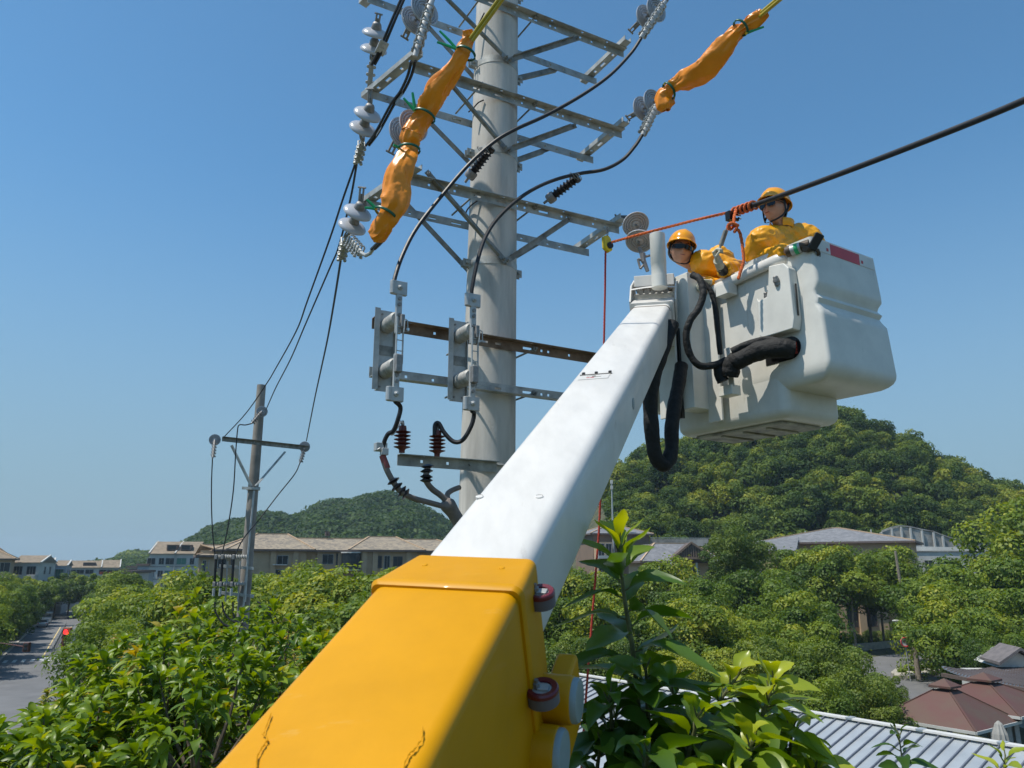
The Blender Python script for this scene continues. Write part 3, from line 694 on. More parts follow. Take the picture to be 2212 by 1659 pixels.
# ---------------- bucket ----------------
UB=Vector((.839,.545,0)); VB=Vector((-.545,.839,0)); B0=Vector((1.974,5.35,0))
def Bp(l,u,z): return B0+VB*l+UB*u+UP*z
def rprism(corners,r,z0,z1,zr=.08,tw=0,n=5,lean=0):
    """rounded-corner box loft: corners = (l0,l1,u0,u1)"""
    l0,l1,u0,u1=corners
    def ring(z,ins,g=0):
        pts=[];rr=max(r-ins*.3,.01)
        for cl,cu,a0 in ((l1,u1,0),(l0,u1,90),(l0,u0,180),(l1,u0,270)):
            sl=1 if cl==l1 else -1; su=1 if cu==u1 else -1
            cx=cl-sl*(rr+ins)+sl*g; cy=cu-su*(rr+ins)+su*g
            for k in range(n+1):
                a=rad(a0+90*k/n); 
                # map angle: 0->+l ; 90->+u ... build per-corner
                dx,dy={(1,1):(math.cos(a),math.sin(a)),(-1,1):(math.cos(a),math.sin(a)),(-1,-1):(math.cos(a),math.sin(a)),(1,-1):(math.cos(a),math.sin(a))}[(sl,su)]
                pts.append(Bp(cx+dx*rr,cy+dy*rr,z))
        return pts
    secs=[]
    for k in range(5):
        a=rad(90*k/4); secs.append(ring(z0+zr*(1-math.sin(a)) if False else z0+zr*(1-math.cos(a)),zr*(1-math.sin(a))))
    H=z1-z0
    for f_ in (.3,.5,.7,.9,1): secs.append(ring(z0+zr+(H-zr)*f_,0,tw*f_))
    return secs
zbot=1.067+CZ-.02; ztop=2.235+CZ; 
m=loft(rprism((0,1.10,0,.66),.07,zbot,ztop,.07,.0)); bucket=m.build('bucket_tub',[M['frp']],lift,smooth=50)
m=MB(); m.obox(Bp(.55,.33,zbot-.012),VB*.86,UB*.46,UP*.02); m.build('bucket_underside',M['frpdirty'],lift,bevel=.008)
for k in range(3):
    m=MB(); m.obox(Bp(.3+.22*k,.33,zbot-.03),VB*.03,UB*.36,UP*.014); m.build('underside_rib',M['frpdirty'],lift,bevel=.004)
# near module with stepped ribs on its right-hand wall
def ribprof(z):
    t=(z-1.25-CZ)/(1.0)
    g=0
    for c,wd,dp in ((.640,.035,-.035),(.555,.03,-.032)): g+=dp*math.exp(-((t-c)/wd)**2)
    return g+ .05*(1-t)
def module(l0,l1,u0,u1,z0,z1,r=.03,n=4):
    secs=[];N=34
    for i in range(N+1):
        if i<7:
            a=rad(90*i/6); z=z0+.13*(1-math.cos(a)); ins=.13*(1-math.sin(a)); 
        else: z=z0+.13+(z1-z0-.13)*(i-6)/(N-6); ins=0
        g=ribprof(z); pts=[]
        L0=l0-g+ins*1.1; L1=l1-ins*.2; U0=u0+ins*.5-.0*g; U1=u1+g-ins*1.6
        for cl,cu,a0 in ((L1-r,U1-r,0),(L0+r,U1-r,90),(L0+r,U0+r,180),(L1-r,U0+r,270)):
            for k in range(n+1):
                a=rad(a0+90*k/n); pts.append(Bp(cl+r*math.cos(a),cu+r*math.sin(a),z))
        secs.append(pts)
    return loft(secs)
module(-.337,.30,-.004,.785,1.25+CZ,2.315+CZ).build('bucket_module',M['frp'],lift,smooth=45)
# hole (hose recess) in the module's left wall
m=MB(); pts=[]
for (cx,cz,a0) in ((.06,1.69,-90),(.06,1.69,90)):
    pass
rc=[Bp(-.08+ (-.09)*math.cos(rad(a)),-.0075,1.535+CZ+.085*math.sin(rad(a))) for a in range(-90,91,15)]+[Bp(.14,-.0075,1.62+CZ),Bp(.14,-.0075,1.45+CZ)]
m.prism(rc,UB*.03); m.build('hose_recess',M['blackpl'],lift)
for k in range(4):
    m=MB(); m.tube([Bp(-.14,-.012,1.49+CZ+.022*k),Bp(-.05,-.016,1.485+CZ+.024*k),Bp(.03,-.02,1.50+CZ+.02*k)],.010,8); m.build('red_hose',M['roper'],lift,smooth=True)
# reflective strip on the right-hand wall, near the rim
zz=2.255+CZ
def RW(u,z,out=.003): return Bp(-.337-.05*(1-(z-1.25-CZ))*1-.0-out+.0,u,z)
for (u0,u1,mt) in ((.045,.20,'frp'),(.20,.56,'red'),(.56,.745,'frp')):
    m=MB(); m.obox((RW(u0,zz)+RW(u1,zz))/2,UB*(u1-u0),VB*.004,UP*.085); m.build('reflective_strip',M[mt if mt=='red' else 'white'],lift)
for u_ in (.165,.59):
    m=MB(); m.obox(RW(u_,zz-.012,.006),UB*.022,VB*.002,UP*.022); m.build('strip_mark',M['red'],lift)
# rim pad along the left wall
rim=[Bp(.62,-.02,2.175+CZ),Bp(.45,-.03,2.19+CZ),Bp(.20,-.035,2.205+CZ),Bp(.02,-.035,2.215+CZ),Bp(-.07,-.025,2.222+CZ),Bp(-.105,.02,2.225+CZ)]
m=MB(); m.tube(spline(rim,5),[(.045,.032)]*26,14,up=UP); m.build('rim_pad',M['white'],lift,smooth=50)
m=loft([[Bp(l,u,ztop) for l,u in ((-.0,-.0),(1.1,0),(1.1,.66),(0,.66))],[Bp(l,u,ztop+.03) for l,u in ((-.0,-.02),(1.12,-.02),(1.12,.68),(0,.68))]]); m.build('bucket_rim',M['white'],lift,bevel=.012)
# tool box with two connectors
m=MB()
def tb(l,u,z): return Bp(l,u,z+CZ)
prof=[(.11,1.66),(.11,1.96),(.09,1.93),(.02,1.94),(0.0,2.02),(-.02,2.17),(-.15,2.15),(-.19,2.10),(-.20,1.72),(-.18,1.64),(.09,1.64)]
m.prism([tb(l,-.095,z) for l,z in prof],UB*.09); m.build('tool_box',M['frp'],lift,bevel=.018)
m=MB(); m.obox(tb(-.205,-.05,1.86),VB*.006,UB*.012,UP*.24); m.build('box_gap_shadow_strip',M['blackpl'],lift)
for (l,z,r) in ((.045,1.955,.016),(-.085,2.03,.019)):
    p=tb(l,-.105,z) if l<0 else tb(l,-.06,z)
    m=MB(); m.lathe([(r*.7,-.04),(r,-.035),(r,-.012),(r*1.25,-.01),(r*1.25,.008),(r,.010),(r,.03),(r*.7,.036)],p,nrm(UP-UB*.25),14); m.build('connector',M['capmetal'],lift,smooth=30)
# small mounting boxes
for (px,py,Y,sx,sz) in ((1569,628,5.66,.13,.09),(1576,845,5.60,.13,.075)):
    c=P(px,py,Y); m=MB(); m.obox(c,VB*sx,UB*.10,UP*sz); m.build('mounting_block',M['frp'],lift,bevel=.004)
m=MB(); m.beam(P(1570,752,5.55),P(1581,835,5.55),.05,.012,UB); m.build('strap_bar',M['white'],lift,bevel=.003)
# mast column
col_a=P(1530,565,5.86)
m=MB(); c=Bp(.74,-.13,1.76+CZ); m.obox(c,VB*.17,UB*.22,UP*1.12); m.build('mast_column',M['frp'],lift,bevel=.006)
m=MB(); m.obox(Bp(.60,-.065,1.62+CZ),VB*.14,UB*.02,UP*1.05); m.build('mast_flange',M['frp'],lift,bevel=.004)
m=MB(); m.obox(Bp(.84,-.255,1.545+CZ),VB*.02,UB*.06,UP*.80); m.obox(Bp(.86,-.30,1.545+CZ),VB*.20,UB*.02,UP*.80); m.build('mast_channel',M['frp'],lift,bevel=.003)
m=MB(); m.obox(Bp(.79,-.25,1.50+CZ),VB*.05,UB*.03,UP*.74); m.build('mast_slot',M['blackpl'],lift)
m=MB(); m.obox(Bp(1.06,-.20,1.62+CZ),VB*.10,UB*.24,UP*.80); m.build('rear_column',M['frp'],lift,bevel=.008)
m=MB(); m.obox(o+BD*.30-BN*.10,BR*(bw*.8),BD*.30,BN*.30); m.build('head_block',M['frp'],lift,bevel=.01)
# hoses
def hose(pts,r,name='hose_cover',mt='canvas',n=12,wr=.10):
    s=spline(pts,8); rnd=random.Random(int(r*1e4)); rs=[]
    for i in range(len(s)): rs.append(r*(1+rnd.uniform(-wr,wr)))
    rs=[(rs[max(i-1,0)]+rs[i]+rs[min(i+1,len(rs)-1)])/3 for i in range(len(rs))]
    m=MB(); m.tube(s,rs,n); return m.build(name,M[mt],lift,smooth=True)
hose([P(1496,594,5.50),P(1512,604,5.45),P(1519,635,5.42),P(1508,668,5.42),P(1492,690,5.42),P(1482,725,5.44),P(1490,765,5.46),P(1512,790,5.46),P(1545,788,5.48),P(1568,778,5.5)],.027)
hose([P(1516,608,5.52),P(1535,628,5.50),P(1545,665,5.50),P(1550,710,5.50),P(1556,765,5.50)],.021)
hose([P(1553,790,5.52),P(1557,812,5.52),P(1562,824,5.52)],.045)
hose([P(1576,812,5.50),P(1582,785,5.46),P(1600,776,5.42),P(1640,758,5.34),P(1680,752,5.26),P(1715,754,5.24)],.070,wr=.12)
hose([P(1580,760,5.42),P(1610,746,5.38),P(1650,735,5.32),P(1680,737,5.26),P(1716,748,5.24)],.028)
hose([P(1452,700,5.5),P(1430,760,5.4),P(1414,810,5.36),P(1405,860,5.35),P(1408,930,5.35),P(1416,985,5.38),P(1436,1004,5.42),P(1450,975,5.46),P(1451,925,5.5),P(1458,870,5.56),P(1466,830,5.66),P(1472,790,5.75)],.052,n=14)
# strap/clip on boom end: brown cord around
m=MB(); m.tube([BO+BD*(BE-.30)+BR*x+BN*y for x,y in [(a*1.012,b*1.0+.002) for a,b in rrect(bw,bh,.045,4)][0:15]],.0025,5); m.build('cord',M['rust'],lift)
# ================= ROPES, PULLEY, BIG CONDUCTOR =================
def rope(label,pts,r,mt='ropeo',group=None,name='rope'):
    s=spline(pts,10); out=MB()
    # twisted two-strand rope as one mesh
    L=0; ang=0
    for ph in (0,math.pi):
        q=[];a=ph
        for i,p in enumerate(s):
            t=(s[min(i+1,len(s)-1)]-s[max(i-1,0)]).normalized(); e=t.cross(Vector((.31,.22,.9))).normalized(); f_=e.cross(t)
            if i: a+=(s[i]-s[i-1]).length/(r*2.4)
            q.append(p+(e*math.cos(a)+f_*math.sin(a))*r*.5)
        out.tube(q,r*.66,6)
    return tag(out.build(name,M[mt],None,smooth=True,loc=pts[0]),label,'rope',group)
def dense(pts,step=.012):
    s=spline(pts,12); L=[0]
    for i in range(1,len(s)): L.append(L[-1]+(s[i]-s[i-1]).length)
    n=max(4,int(L[-1]/step)); out=[];j=0
    for k in range(n+1):
        d=L[-1]*k/n
        while j<len(L)-2 and L[j+1]<d: j+=1
        f_=(d-L[j])/max(L[j+1]-L[j],1e-9); out.append(s[j].lerp(s[j+1],min(max(f_,0),1)))
    return out
def rope2(label,pts,r,mt='ropeo',group=None):
    s=dense(pts,r*.9); out=MB()
    for ph in (0,math.pi*2/3,math.pi*4/3):
        q=[];a=ph
        for i,p in enumerate(s):
            t=(s[min(i+1,len(s)-1)]-s[max(i-1,0)]).normalized(); e=t.cross(Vector((.31,.22,.9))).normalized(); f_=e.cross(t)
            a+=.62 if i else 0
            q.append(p+(e*math.cos(a)+f_*math.sin(a))*r*.48)
        out.tube(q,r*.58,5)
    return tag(out.build('rope',M[mt],None,smooth=True,loc=pts[0]),label,'rope',group)
pul=P(1313,526,6.25)
rope2('orange rope stretched from the yellow pulley to the black conductor end',[P(1322,523,6.22),P(1380,507,6.0),P(1480,481,5.75),P(1560,462,5.5),P(1590,455,5.42)],.012)
# knot wrapping on conductor end
ce=P(1612,449,5.32); cd=nrm(P(1700,418,4.95)-ce); e1=cd.cross(UP).normalized(); e2=e1.cross(cd)
m=MB(); q=[]
for k in range(72):
    a=k*.42; q.append(ce-cd*.13+cd*(.0032*k)+(e1*math.cos(a)+e2*math.sin(a))*.031)
m.tube(q,.0105,6); tag(m.build('rope_wrap',M['ropeo'],None,smooth=True),'orange rope coil lashed round the tip of the black conductor','rope')
q=spline([P(1590,452,5.38),P(1586,468,5.34),P(1584,488,5.32),P(1576,496,5.32),P(1572,488,5.34),P(1584,482,5.30),P(1592,490,5.30),P(1586,502,5.30),P(1590,496,5.28),P(1597,500,5.29),P(1602,520,5.3),P(1605,545,5.3),P(1606,565,5.3),P(1600,585,5.3),P(1595,603,5.3)],1)
rope2('orange rope knotted below the conductor tip with a loose end over the bucket rim',q,.0125)
for k,(x,y) in enumerate(((1584,487),)):
    m=MB(); c=P(x,y,5.30); m.tube([c+Vector((math.cos(a)*.034,math.sin(a)*.03,math.sin(a*2)*.008)) for a in [i*.45 for i in range(15)]],.012,7); tag(m.build('rope_knot',M['ropeo'],None,smooth=True),'fat orange knot just under the lashed conductor tip','knot')
rope2('red rope dropping from the yellow pulley behind the white boom to the trees',[P(1308,543,6.25),P(1307,620,6.25),P(1305,720,6.25),P(1300,900,6.3),P(1296,1100,6.3),P(1286,1250,6.3),P(1274,1400,6.3),P(1262,1560,6.3),P(1248,1800,6.3)],.0095,'roper')
t=thing('pulley','yellow pulley block hanging under the right end of the lowest crossarm','pulley',pul)
m=MB(); m.prism([pul+a for a in (U*-.035+UP*.07,U*.01+UP*.085,U*.04+UP*.06,U*.055-UP*.05,U*.02-UP*.075,U*-.03-UP*.04)],W*.05); m.build('pulley_housing',M['yplastic'],t,bevel=.01)
m=MB(); m.lathe([(.03,-.008),(.024,0),(.03,.008)],pul-W*.008+U*.02-UP*.015,-W,18); m.build('sheave',M['blackpl'],t)
m=MB(); h=pul+UP*.085
for k in range(3):
    c=h+UP*(.022*k+.01); a=U if k%2 else W; m.tube([c+a*math.cos(x)*.010+UP*math.sin(x)*.017 for x in [i*math.pi/5 for i in range(11)]],.004,5)
m.build('hanging_chain',M['capmetal'],t,smooth=True)
m=MB(); m.tube(spline([ce-cd*.12,ce,P(1700,418,4.95),P(1850,362,4.4),P(2030,292,3.85),P(2212,217,3.4),P(2420,120,2.9),P(2800,-80,2.3)],8),.0185,14)
tag(m.build('power_conductor',M['cable'],None,smooth=True,loc=ce),'thick black conductor rising from the orange knot to the upper right edge','cable')
# grounding clamp stick
t=thing('clamp_stick','black wire clamp on a grey stick held up by the gloved hand','tool',P(1572,500,5.4))
m=MB(); m.obox(P(1578,468,5.40),U*.07,W*.045,UP*.075); m.obox(P(1590,474,5.38),U*.05,W*.02,UP*.02); m.tube([P(1592,463,5.38),P(1600,466,5.36)],.006,6); m.tube([P(1594,470,5.38),P(1601,473,5.36)],.006,6); m.build('wire_grip',M['blackpl'],t,bevel=.008)
m=MB(); m.tube([P(1574,482,5.42),P(1568,500,5.44)],.010,10); m.tube([P(1568,498,5.44),P(1557,530,5.48)],.019,12); m.build('stick_sleeve',M['galvdark'],t,smooth=40)
m=MB(); m.tube([P(1557,530,5.48),P(1551,546,5.5),P(1546,562,5.52)],.010,10); m.build('stick_rod',M['alu'],t,smooth=40)
# ================= SLEEVES =================
def sleeve(label,rows,Yf,seed=1,group='orange insulating sleeves over the conductors',name='insulating_sleeve',cr=.010):
    """rows: (px,py,width px, Y)"""
    pts=[P(x,y,Y) for x,y,w_,Y in rows]; ws=[w_*((Y*cT+(P(x,y,Y).z-CZ)*sT)/FV) for x,y,w_,Y in rows]
    SB=16; s=spline(pts,SB); N=len(s)-1; n=40; out=[]
    rw=[]
    for i in range(len(s)):
        f_=i/SB; a=int(min(f_,len(ws)-1)); b=min(a+1,len(ws)-1); u=f_-a; u=u*u*(3-2*u); rw.append(ws[a]*(1-u)+ws[b]*u)
    ref=Vector((0,-1,0)); m=MB(); vs=[]
    for i,p in enumerate(s):
        t=(s[min(i+1,N)]-s[max(i-1,0)]).normalized(); ref=(ref-t*ref.dot(t)).normalized(); b=t.cross(ref)
        for j in range(n):
            a=2*math.pi*j/n; d=ref*math.cos(a)*.55+b*math.sin(a)
            q=p+d*rw[i]/2
            ll=i/SB; nz=noise.noise(Vector((math.cos(a)*.8+seed*7,math.sin(a)*.8,ll*.5)))*.7+(1-3*abs(noise.noise(Vector((math.cos(a)*1.4+ll*.35,math.sin(a)*1.4+seed,ll*.32)))))*.50+(1-3*abs(noise.noise(Vector((math.cos(a)*2.6-ll*.6,math.sin(a)*2.6+seed*3,ll*.9)))))*.20-.3
            fold=math.sin(a*3+i*.09+seed)*.012
            vs.append(q+d*(nz*cr*2.3+fold*.6))
    fs=[]
    for i in range(N):
        for j in range(n): fs.append((i*n+j,i*n+(j+1)%n,(i+1)*n+(j+1)%n,(i+1)*n+j))
    m.add(vs,fs); o=m.build(name,M['orange'],None,smooth=True,loc=pts[0])
    sm=o.modifiers.new('thick','SOLIDIFY'); sm.thickness=.004; sm.offset=0
    return tag(o,label,'sleeve',group)
sleeve('tall orange insulating sleeve, its upper half crossing in front of the pole',[(1011,64,15,4.75),(1014,82,26,4.78),(1004,104,32,4.8),(992,130,32,4.82),(974,158,38,4.85),(946,190,46,4.9),(932,222,46,4.95),(918,246,42,5.0),(900,268,44,5.02),(888,290,46,5.0)],5,1)
sleeve('tall orange insulating sleeve, baggy lower half ending in an open tip',[(893,284,40,4.98),(888,300,44,5.0),(887,320,34,5.02),(876,342,46,5.0),(862,372,58,4.98),(858,405,64,5.0),(855,435,64,5.0),(842,462,52,5.02),(829,482,46,5.05),(818,502,40,5.08),(803,512,26,5.1)],5,2)
sleeve('orange insulating sleeve on the upper right between two blue-sky gaps',[(1650,24,20,5.0),(1644,34,28,5.02),(1622,48,32,5.05),(1604,61,24,5.08),(1586,76,34,5.12),(1562,106,46,5.2),(1536,134,50,5.28),(1512,156,52,5.35),(1484,172,42,5.45),(1462,184,26,5.5),(1448,194,24,5.55),(1434,208,38,5.6),(1436,226,40,5.6),(1440,238,20,5.6)],5,3)
def cover(label,pa,pb,r):
    t=thing('conductor_cover',label,'cover',pa,'dull yellow conductor covers')
    d=(pb-pa); q=d.cross(Vector((0,1,0))).normalized()
    for s in (-1,1):
        m=MB(); m.tube([pa+q*r*.95*s,pb+q*r*.95*s],r,12); m.build('cover_tube',M['sleevecov'],t,smooth=True)
cover('dull yellow double tube running up from the tall orange sleeve to the top edge',P(1018,86,4.76),P(1150,-95,4.35),.0135)
cover('dull yellow double tube running up from the right-hand orange sleeve',P(1640,34,5.02),P(1740,-50,4.6),.0145)
# green clamps
def gclamp(label,px,py,Y,w_,ax,h1,h2):
    c=P(px,py,Y); dep=(Y*cT+(c.z-CZ)*sT)/FV; R=w_*dep/2
    a1=nrm(P(px+ax[0]*30,py+ax[1]*30,Y)-c); n_=nrm(Vector((0,-1,-.25))); e=a1.cross(n_).normalized(); n2=e.cross(a1)
    t=thing('spring_clamp',label,'clamp',c,'green spring clamps on the orange sleeves')
    for k,(a0,a1_) in enumerate(((0.15,3.0),(3.3,6.1))):
        m=MB(); m.tube([c+e*math.cos(x)*R*1.1+n2*math.sin(x)*R*.85+a1*.01*math.sin(x) for x in [a0+(a1_-a0)*i/14 for i in range(15)]],[(.011,.007)]*15,8,up=a1); m.build('clamp_jaw',M['greend'],t,smooth=40)
    p0=c-e*R*1.0 if (P(px+h1[0],py+h1[1],Y)-c).dot(e)<0 else c+e*R*1.0
    for h in (h1,h2):
        if not h: continue
        tip=P(px+h[0],py+h[1],Y-.03); m=MB(); m.tube([p0,p0.lerp(tip,.45)+UP*.004,tip],[(.011,.008),(.012,.007),(.009,.006)],8); m.build('clamp_handle',M['green'],t,smooth=40)
    m=MB(); m.lathe([(.009,-.012),(.009,.012)],p0-n_*-.012,n_,10); m.build('pivot_pin',M['yplastic'],t)
gclamp('green clamp with splayed handles, topmost on the tall orange sleeve',1006,115,4.8,40,(.5,-1),(-56,-48),(-62,-24))
gclamp('green clamp with splayed handles at the middle of the tall orange sleeve',917,250,4.98,44,(.5,-1),(-26,-50),(-45,-38))
gclamp('green strap-like clamp lying flat across the narrow waist of the tall sleeve',884,323,5.0,42,(.1,-1),(-34,-10),None)
gclamp('green clamp with splayed handles, lowest on the tall orange sleeve',834,463,5.02,48,(.6,-1),(-42,-32),(-46,-14))
gclamp('green clamp near the upper mouth of the right-hand orange sleeve',1600,60,5.07,34,(.7,-.6),(50,-2),None)
gclamp('green clamp near the lower mouth of the right-hand orange sleeve',1445,196,5.55,34,(.8,-.5),(-8,-16),None)
# ================= PEOPLE =================
dg=bpy.context.evaluated_depsgraph_get
def remesh(mb,name,mt,parent,vox,disp=0,dsc=10,seed=0,dec=None):
    tmp=mb.build('tmp_'+name,mt,None,loc=(0,0,0))
    r=tmp.modifiers.new('r','REMESH'); r.mode='VOXEL'; r.voxel_size=vox
    s=tmp.modifiers.new('s','SMOOTH'); s.factor=.6; s.iterations=4
    bpy.context.view_layer.update()
    me=bpy.data.meshes.new_from_object(tmp.evaluated_get(dg())); me.name=name
    bpy.data.objects.remove(tmp)
    base=wloc(parent)
    if disp:
        nv=[v.normal.copy() for v in me.vertices]
        for v,n_ in zip(me.vertices,nv):
            q=v.co*dsc; a=1-abs(noise.noise(Vector((q.x+seed,q.y*1.0,q.z*1.7))))*2.4; b=noise.noise(q*.5)
            c=1-abs(noise.noise(Vector((q.x*2.1,q.y*2.1+seed,q.z*2.1))))*2.4
            v.co=v.co+n_*disp*(a*.8+b*.8+c*.35)
    for v in me.vertices: v.co-=base
    me.polygons.foreach_set('use_smooth',[True]*len(me.polygons))
    if not me.materials: me.materials.append(mt)
    o=bpy.data.objects.new(name,me); C.objects.link(o); o.parent=parent
    return o
def headmesh(c,R):
    R=R*1.1
    """R: 3x3 matrix, columns right, forward, up. head ~ .155 wide .19 deep .225 high"""
    m=MB(); vs,fs=_sph(Vector((0,0,0)),(1,1,1),40,30); out=[]
    for v in vs:
        x,y,z=v
        px=x*.076; py=y*.094; pz=z*.115
        if z<0:
            k=-z; px*=1-.30*k**1.5; py*=(1-.18*k) ; 
            if y>0: py+=.014*k*k
            else: py*=1-.25*k
        if y>0:
            fx=abs(x)
            py-=.010*math.exp(-((z-.05)/.13)**2)*math.exp(-((fx-.42)/.22)**2)   # eye sockets
            py+=.006*math.exp(-((z-.22)/.10)**2)*(1-fx)
            py+=.022*math.exp(-((z+.20)/.13)**2)*math.exp(-(fx/.13)**2)+.010*math.exp(-((z+.02)/.2)**2)*math.exp(-(fx/.10)**2)  # nose
            py+=.008*math.exp(-((z+.50)/.07)**2)*math.exp(-(fx/.30)**2)  # lips
            py-=.005*math.exp(-((z+.62)/.06)**2)*math.exp(-(fx/.4)**2)
            py+=.007*math.exp(-((z+.80)/.12)**2)*math.exp(-(fx/.3)**2)
            px+=math.copysign(.004,x)*math.exp(-((z+.15)/.18)**2)*math.exp(-((fx-.75)/.2)**2) if fx>.01 else 0
        out.append(c+R@Vector((px,py,pz)))
    m.add(out,fs)
    for s in (-1,1):
        e=[(s*.077,-.006,.012),(s*.086,-.016,.016),(s*.084,-.014,-.018),(s*.077,-.004,-.03)]
        m.sph(c+R@Vector((s*.079,-.010,-.006)),.0,6,4) if False else None
        vs2,fs2=_sph(Vector((0,0,0)),(.010,.018,.032),10,8)
        m.add([c+R@(Vector((s*.080,-.010,-.004))+v) for v in vs2],fs2)
    return m
def RM(yaw,pitch,roll):
    # yaw: facing azimuth degrees from +Y clockwise
    return (Matrix.Rotation(-rad(yaw),3,'Z')@Matrix.Rotation(rad(pitch),3,'X')@Matrix.Rotation(rad(roll),3,'Y'))
def person(label,hc,R0,neck,sh,chest,armL,armR,pelvis,hands,loose=1.0,seed=0,shades='square',legs=True):
    R=R0*1.1
    t=thing('person',label,'person',(pelvis[0],pelvis[1],CZ+1.12))
    m=headmesh(hc,R0)
    m.tube([hc+R@Vector((0,-.015,-.06)),neck,chest+UP*.10],[.052,.056,.075],16)
    ch=Vector(chest);pv=Vector(pelvis); sl,sr=Vector(sh[0]),Vector(sh[1])
    dirs=(sr-sl).normalized()
    m.tube([ch+UP*.12,ch,(ch+pv)/2,pv,pv-UP*.08],[(.06,.14),(.10,.18),(.09,.15),(.10,.16),(.07,.12)],18,up=dirs.cross(UP))
    for s0,arm in ((sl,armL),(sr,armR)):
        m.tube([ch+UP*.10+(s0-ch)*.4,s0]+[Vector(a) for a in arm],[.06,.056,.040,.026][:2+len(arm)] if len(arm)==2 else [.06,.056,.026],12)
    ft=pv.z
    for s_ in (-1,1):
        h=pv+dirs*.085*s_; m.tube([h,h-UP*.42+Vector((0,0,0)),h-UP*.80,h-UP*.80+dirs.cross(UP)*-.0],[.085,.055,.040,.04],12)
        m.obox(Vector((h.x,h.y,CZ+1.15)),dirs*.09,dirs.cross(UP)*.24,UP*.08)
    body=remesh(m,'body',M['skin'],t,.009)
    # lips
    m=MB(); vs,fs=_sph(Vector((0,0,0)),(.022,.004,.0045),12,6); m.add([hc+R@(Vector((0,.1015,-.0605))+v) for v in vs],fs); m.build('mouth',M['lip'],t,smooth=True)
    m=MB(); vs,fs=_sph(Vector((0,0,0)),(.020,.003,.0012),12,6); m.add([hc+R@(Vector((0,.1055,-.0600))+v) for v in vs],fs); m.build('mouth_line',M['strap'],t,smooth=True)
    for s in (-1,1):
        m=MB(); vs,fs=_sph(Vector((0,0,0)),(.0125,.012,.011),12,8); m.add([hc+R@(Vector((s*.032,.074,.006))+v) for v in vs],fs); m.build('eye',M['eyew'],t,smooth=True)
        m=MB(); m.tube([hc+R@Vector((s*x,y_,z_)) for x,y_,z_ in ((.014,.093,.030),(.034,.090,.036),(.054,.076,.030))],[.003,.0045,.002],6); m.build('eyebrow',M['hair'],t,smooth=True)
    # hair: cap shell slightly larger than the skull, cut at the hairline
    m=MB(); vs,fs=_sph(Vector((0,0,0)),(.082,.101,.119),32,22); keep=[]
    for f_ in fs:
        c_=sum((vs[i] for i in f_),Vector())/len(f_)
        if c_.z>-.02-.06*(c_.y<-.03)+ (.085 if c_.y>.05 else .0)+ (.05 if (c_.y>.0 and c_.y<=.05) else 0): keep.append(f_)
    m.add([hc+R@(v+Vector((0,-.003,.002))) for v in vs],keep); h=m.build('hair',M['hair'],t,smooth=True)
    b=bmesh.new(); b.from_mesh(h.data); bmesh.ops.delete(b,geom=[v for v in b.verts if not v.link_faces],context='VERTS'); b.to_mesh(h.data); b.free()
    # sunglasses
    g=MB()
    if shades=='square':
        for s in (-1,1):
            pts=[(s*.006,.106,.020),(s*.020,.107,.026),(s*.056,.096,.028),(s*.064,.088,.020),(s*.062,.090,-.012),(s*.050,.099,-.022),(s*.020,.106,-.021),(s*.008,.108,-.008)]
            P0=[hc+R@Vector(p) for p in pts]; gl=MB(); gl.prism(P0,R@Vector((0,.004,0))); gl.build('sunglass_lens',M['lens'],t,bevel=.002)
            g.tube([hc+R@Vector(p) for p in ((s*.062,.088,.018),(s*.080,.05,.014),(s*.083,.0,.012),(s*.080,-.02,.006))],[.004,.004,.003,.003],8)
        g.tube([hc+R@Vector((x,.109,.014)) for x in (-.010,0,.010)],.003,8)
    else:
        vs=[];n=13
        for k in range(n):
            a=rad(-68+136*k/(n-1)); x=.084*math.sin(a); y=.012+.096*math.cos(a)
            up_=.022-.004*abs(math.sin(a)); lo=-.022+.012*math.exp(-(x/.016)**2)+.014*abs(math.sin(a))**3
            for z_ in (up_,lo):
                vs.append(hc+R@Vector((x,y,z_))); vs.append(hc+R@Vector((x*1.03,y+.004,z_)))
        fs=[]
        for k in range(n-1):
            a=4*k;b=a+4; fs+=[(a+1,b+1,b+3,a+3),(a,a+2,b+2,b),(a,b,b+1,a+1),(a+2,a+3,b+3,b+2)]
        fs+=[(0,1,3,2),(4*n-4,4*n-2,4*n-1,4*n-3)]
        gl=MB(); gl.add(vs,fs); gl.build('sunglass_lens',M['lens'],t,smooth=True)
        for s in (-1,1): g.tube([hc+R@Vector(p) for p in ((s*.078,.045,.008),(s*.083,.0,.010),(s*.080,-.02,.006))],.003,8)
    g.build('sunglass_frame',M['blackpl'],t,smooth=True)
    # helmet
    m=MB(); prof=[];n=40;rings=14; vs=[]
    HR=R0@Matrix.Rotation(rad(7),3,'X')*1.03; hcc=hc+R@Vector((0,-.008,.050))
    for i in range(rings+1):
        th=rad(90)*i/rings
        for j in range(n):
            a=2*math.pi*j/n; cx,cy=math.cos(a),math.sin(a)
            rr=math.sin(th)**.92
            x=.112*rr*cx; y=.134*rr*cy; z=.122*math.cos(th)
            ridge=.005*math.exp(-(x/.014)**2)*(1-(math.cos(th)<.15))
            z+=ridge
            vs.append(Vector((x,y,z)))
    for (k_,dz,fr_) in ((1.03,-.006,.0),(1.09,-.012,.030),(1.085,-.018,.030)):
        for j in range(n):
            a=2*math.pi*j/n; cx,cy=math.cos(a),math.sin(a); f2=max(0,cy)**2
            vs.append(Vector((.112*k_*cx,.134*k_*cy+fr_*f2,dz-.014*f2*(fr_>0))))
    fs=[];tot=rings+3
    for i in range(1,tot):
        for j in range(n): fs.append((i*n+j,(i+1)*n+j,(i+1)*n+(j+1)%n,i*n+(j+1)%n))
    for j in range(n): fs.append((0,n+j,n+(j+1)%n))
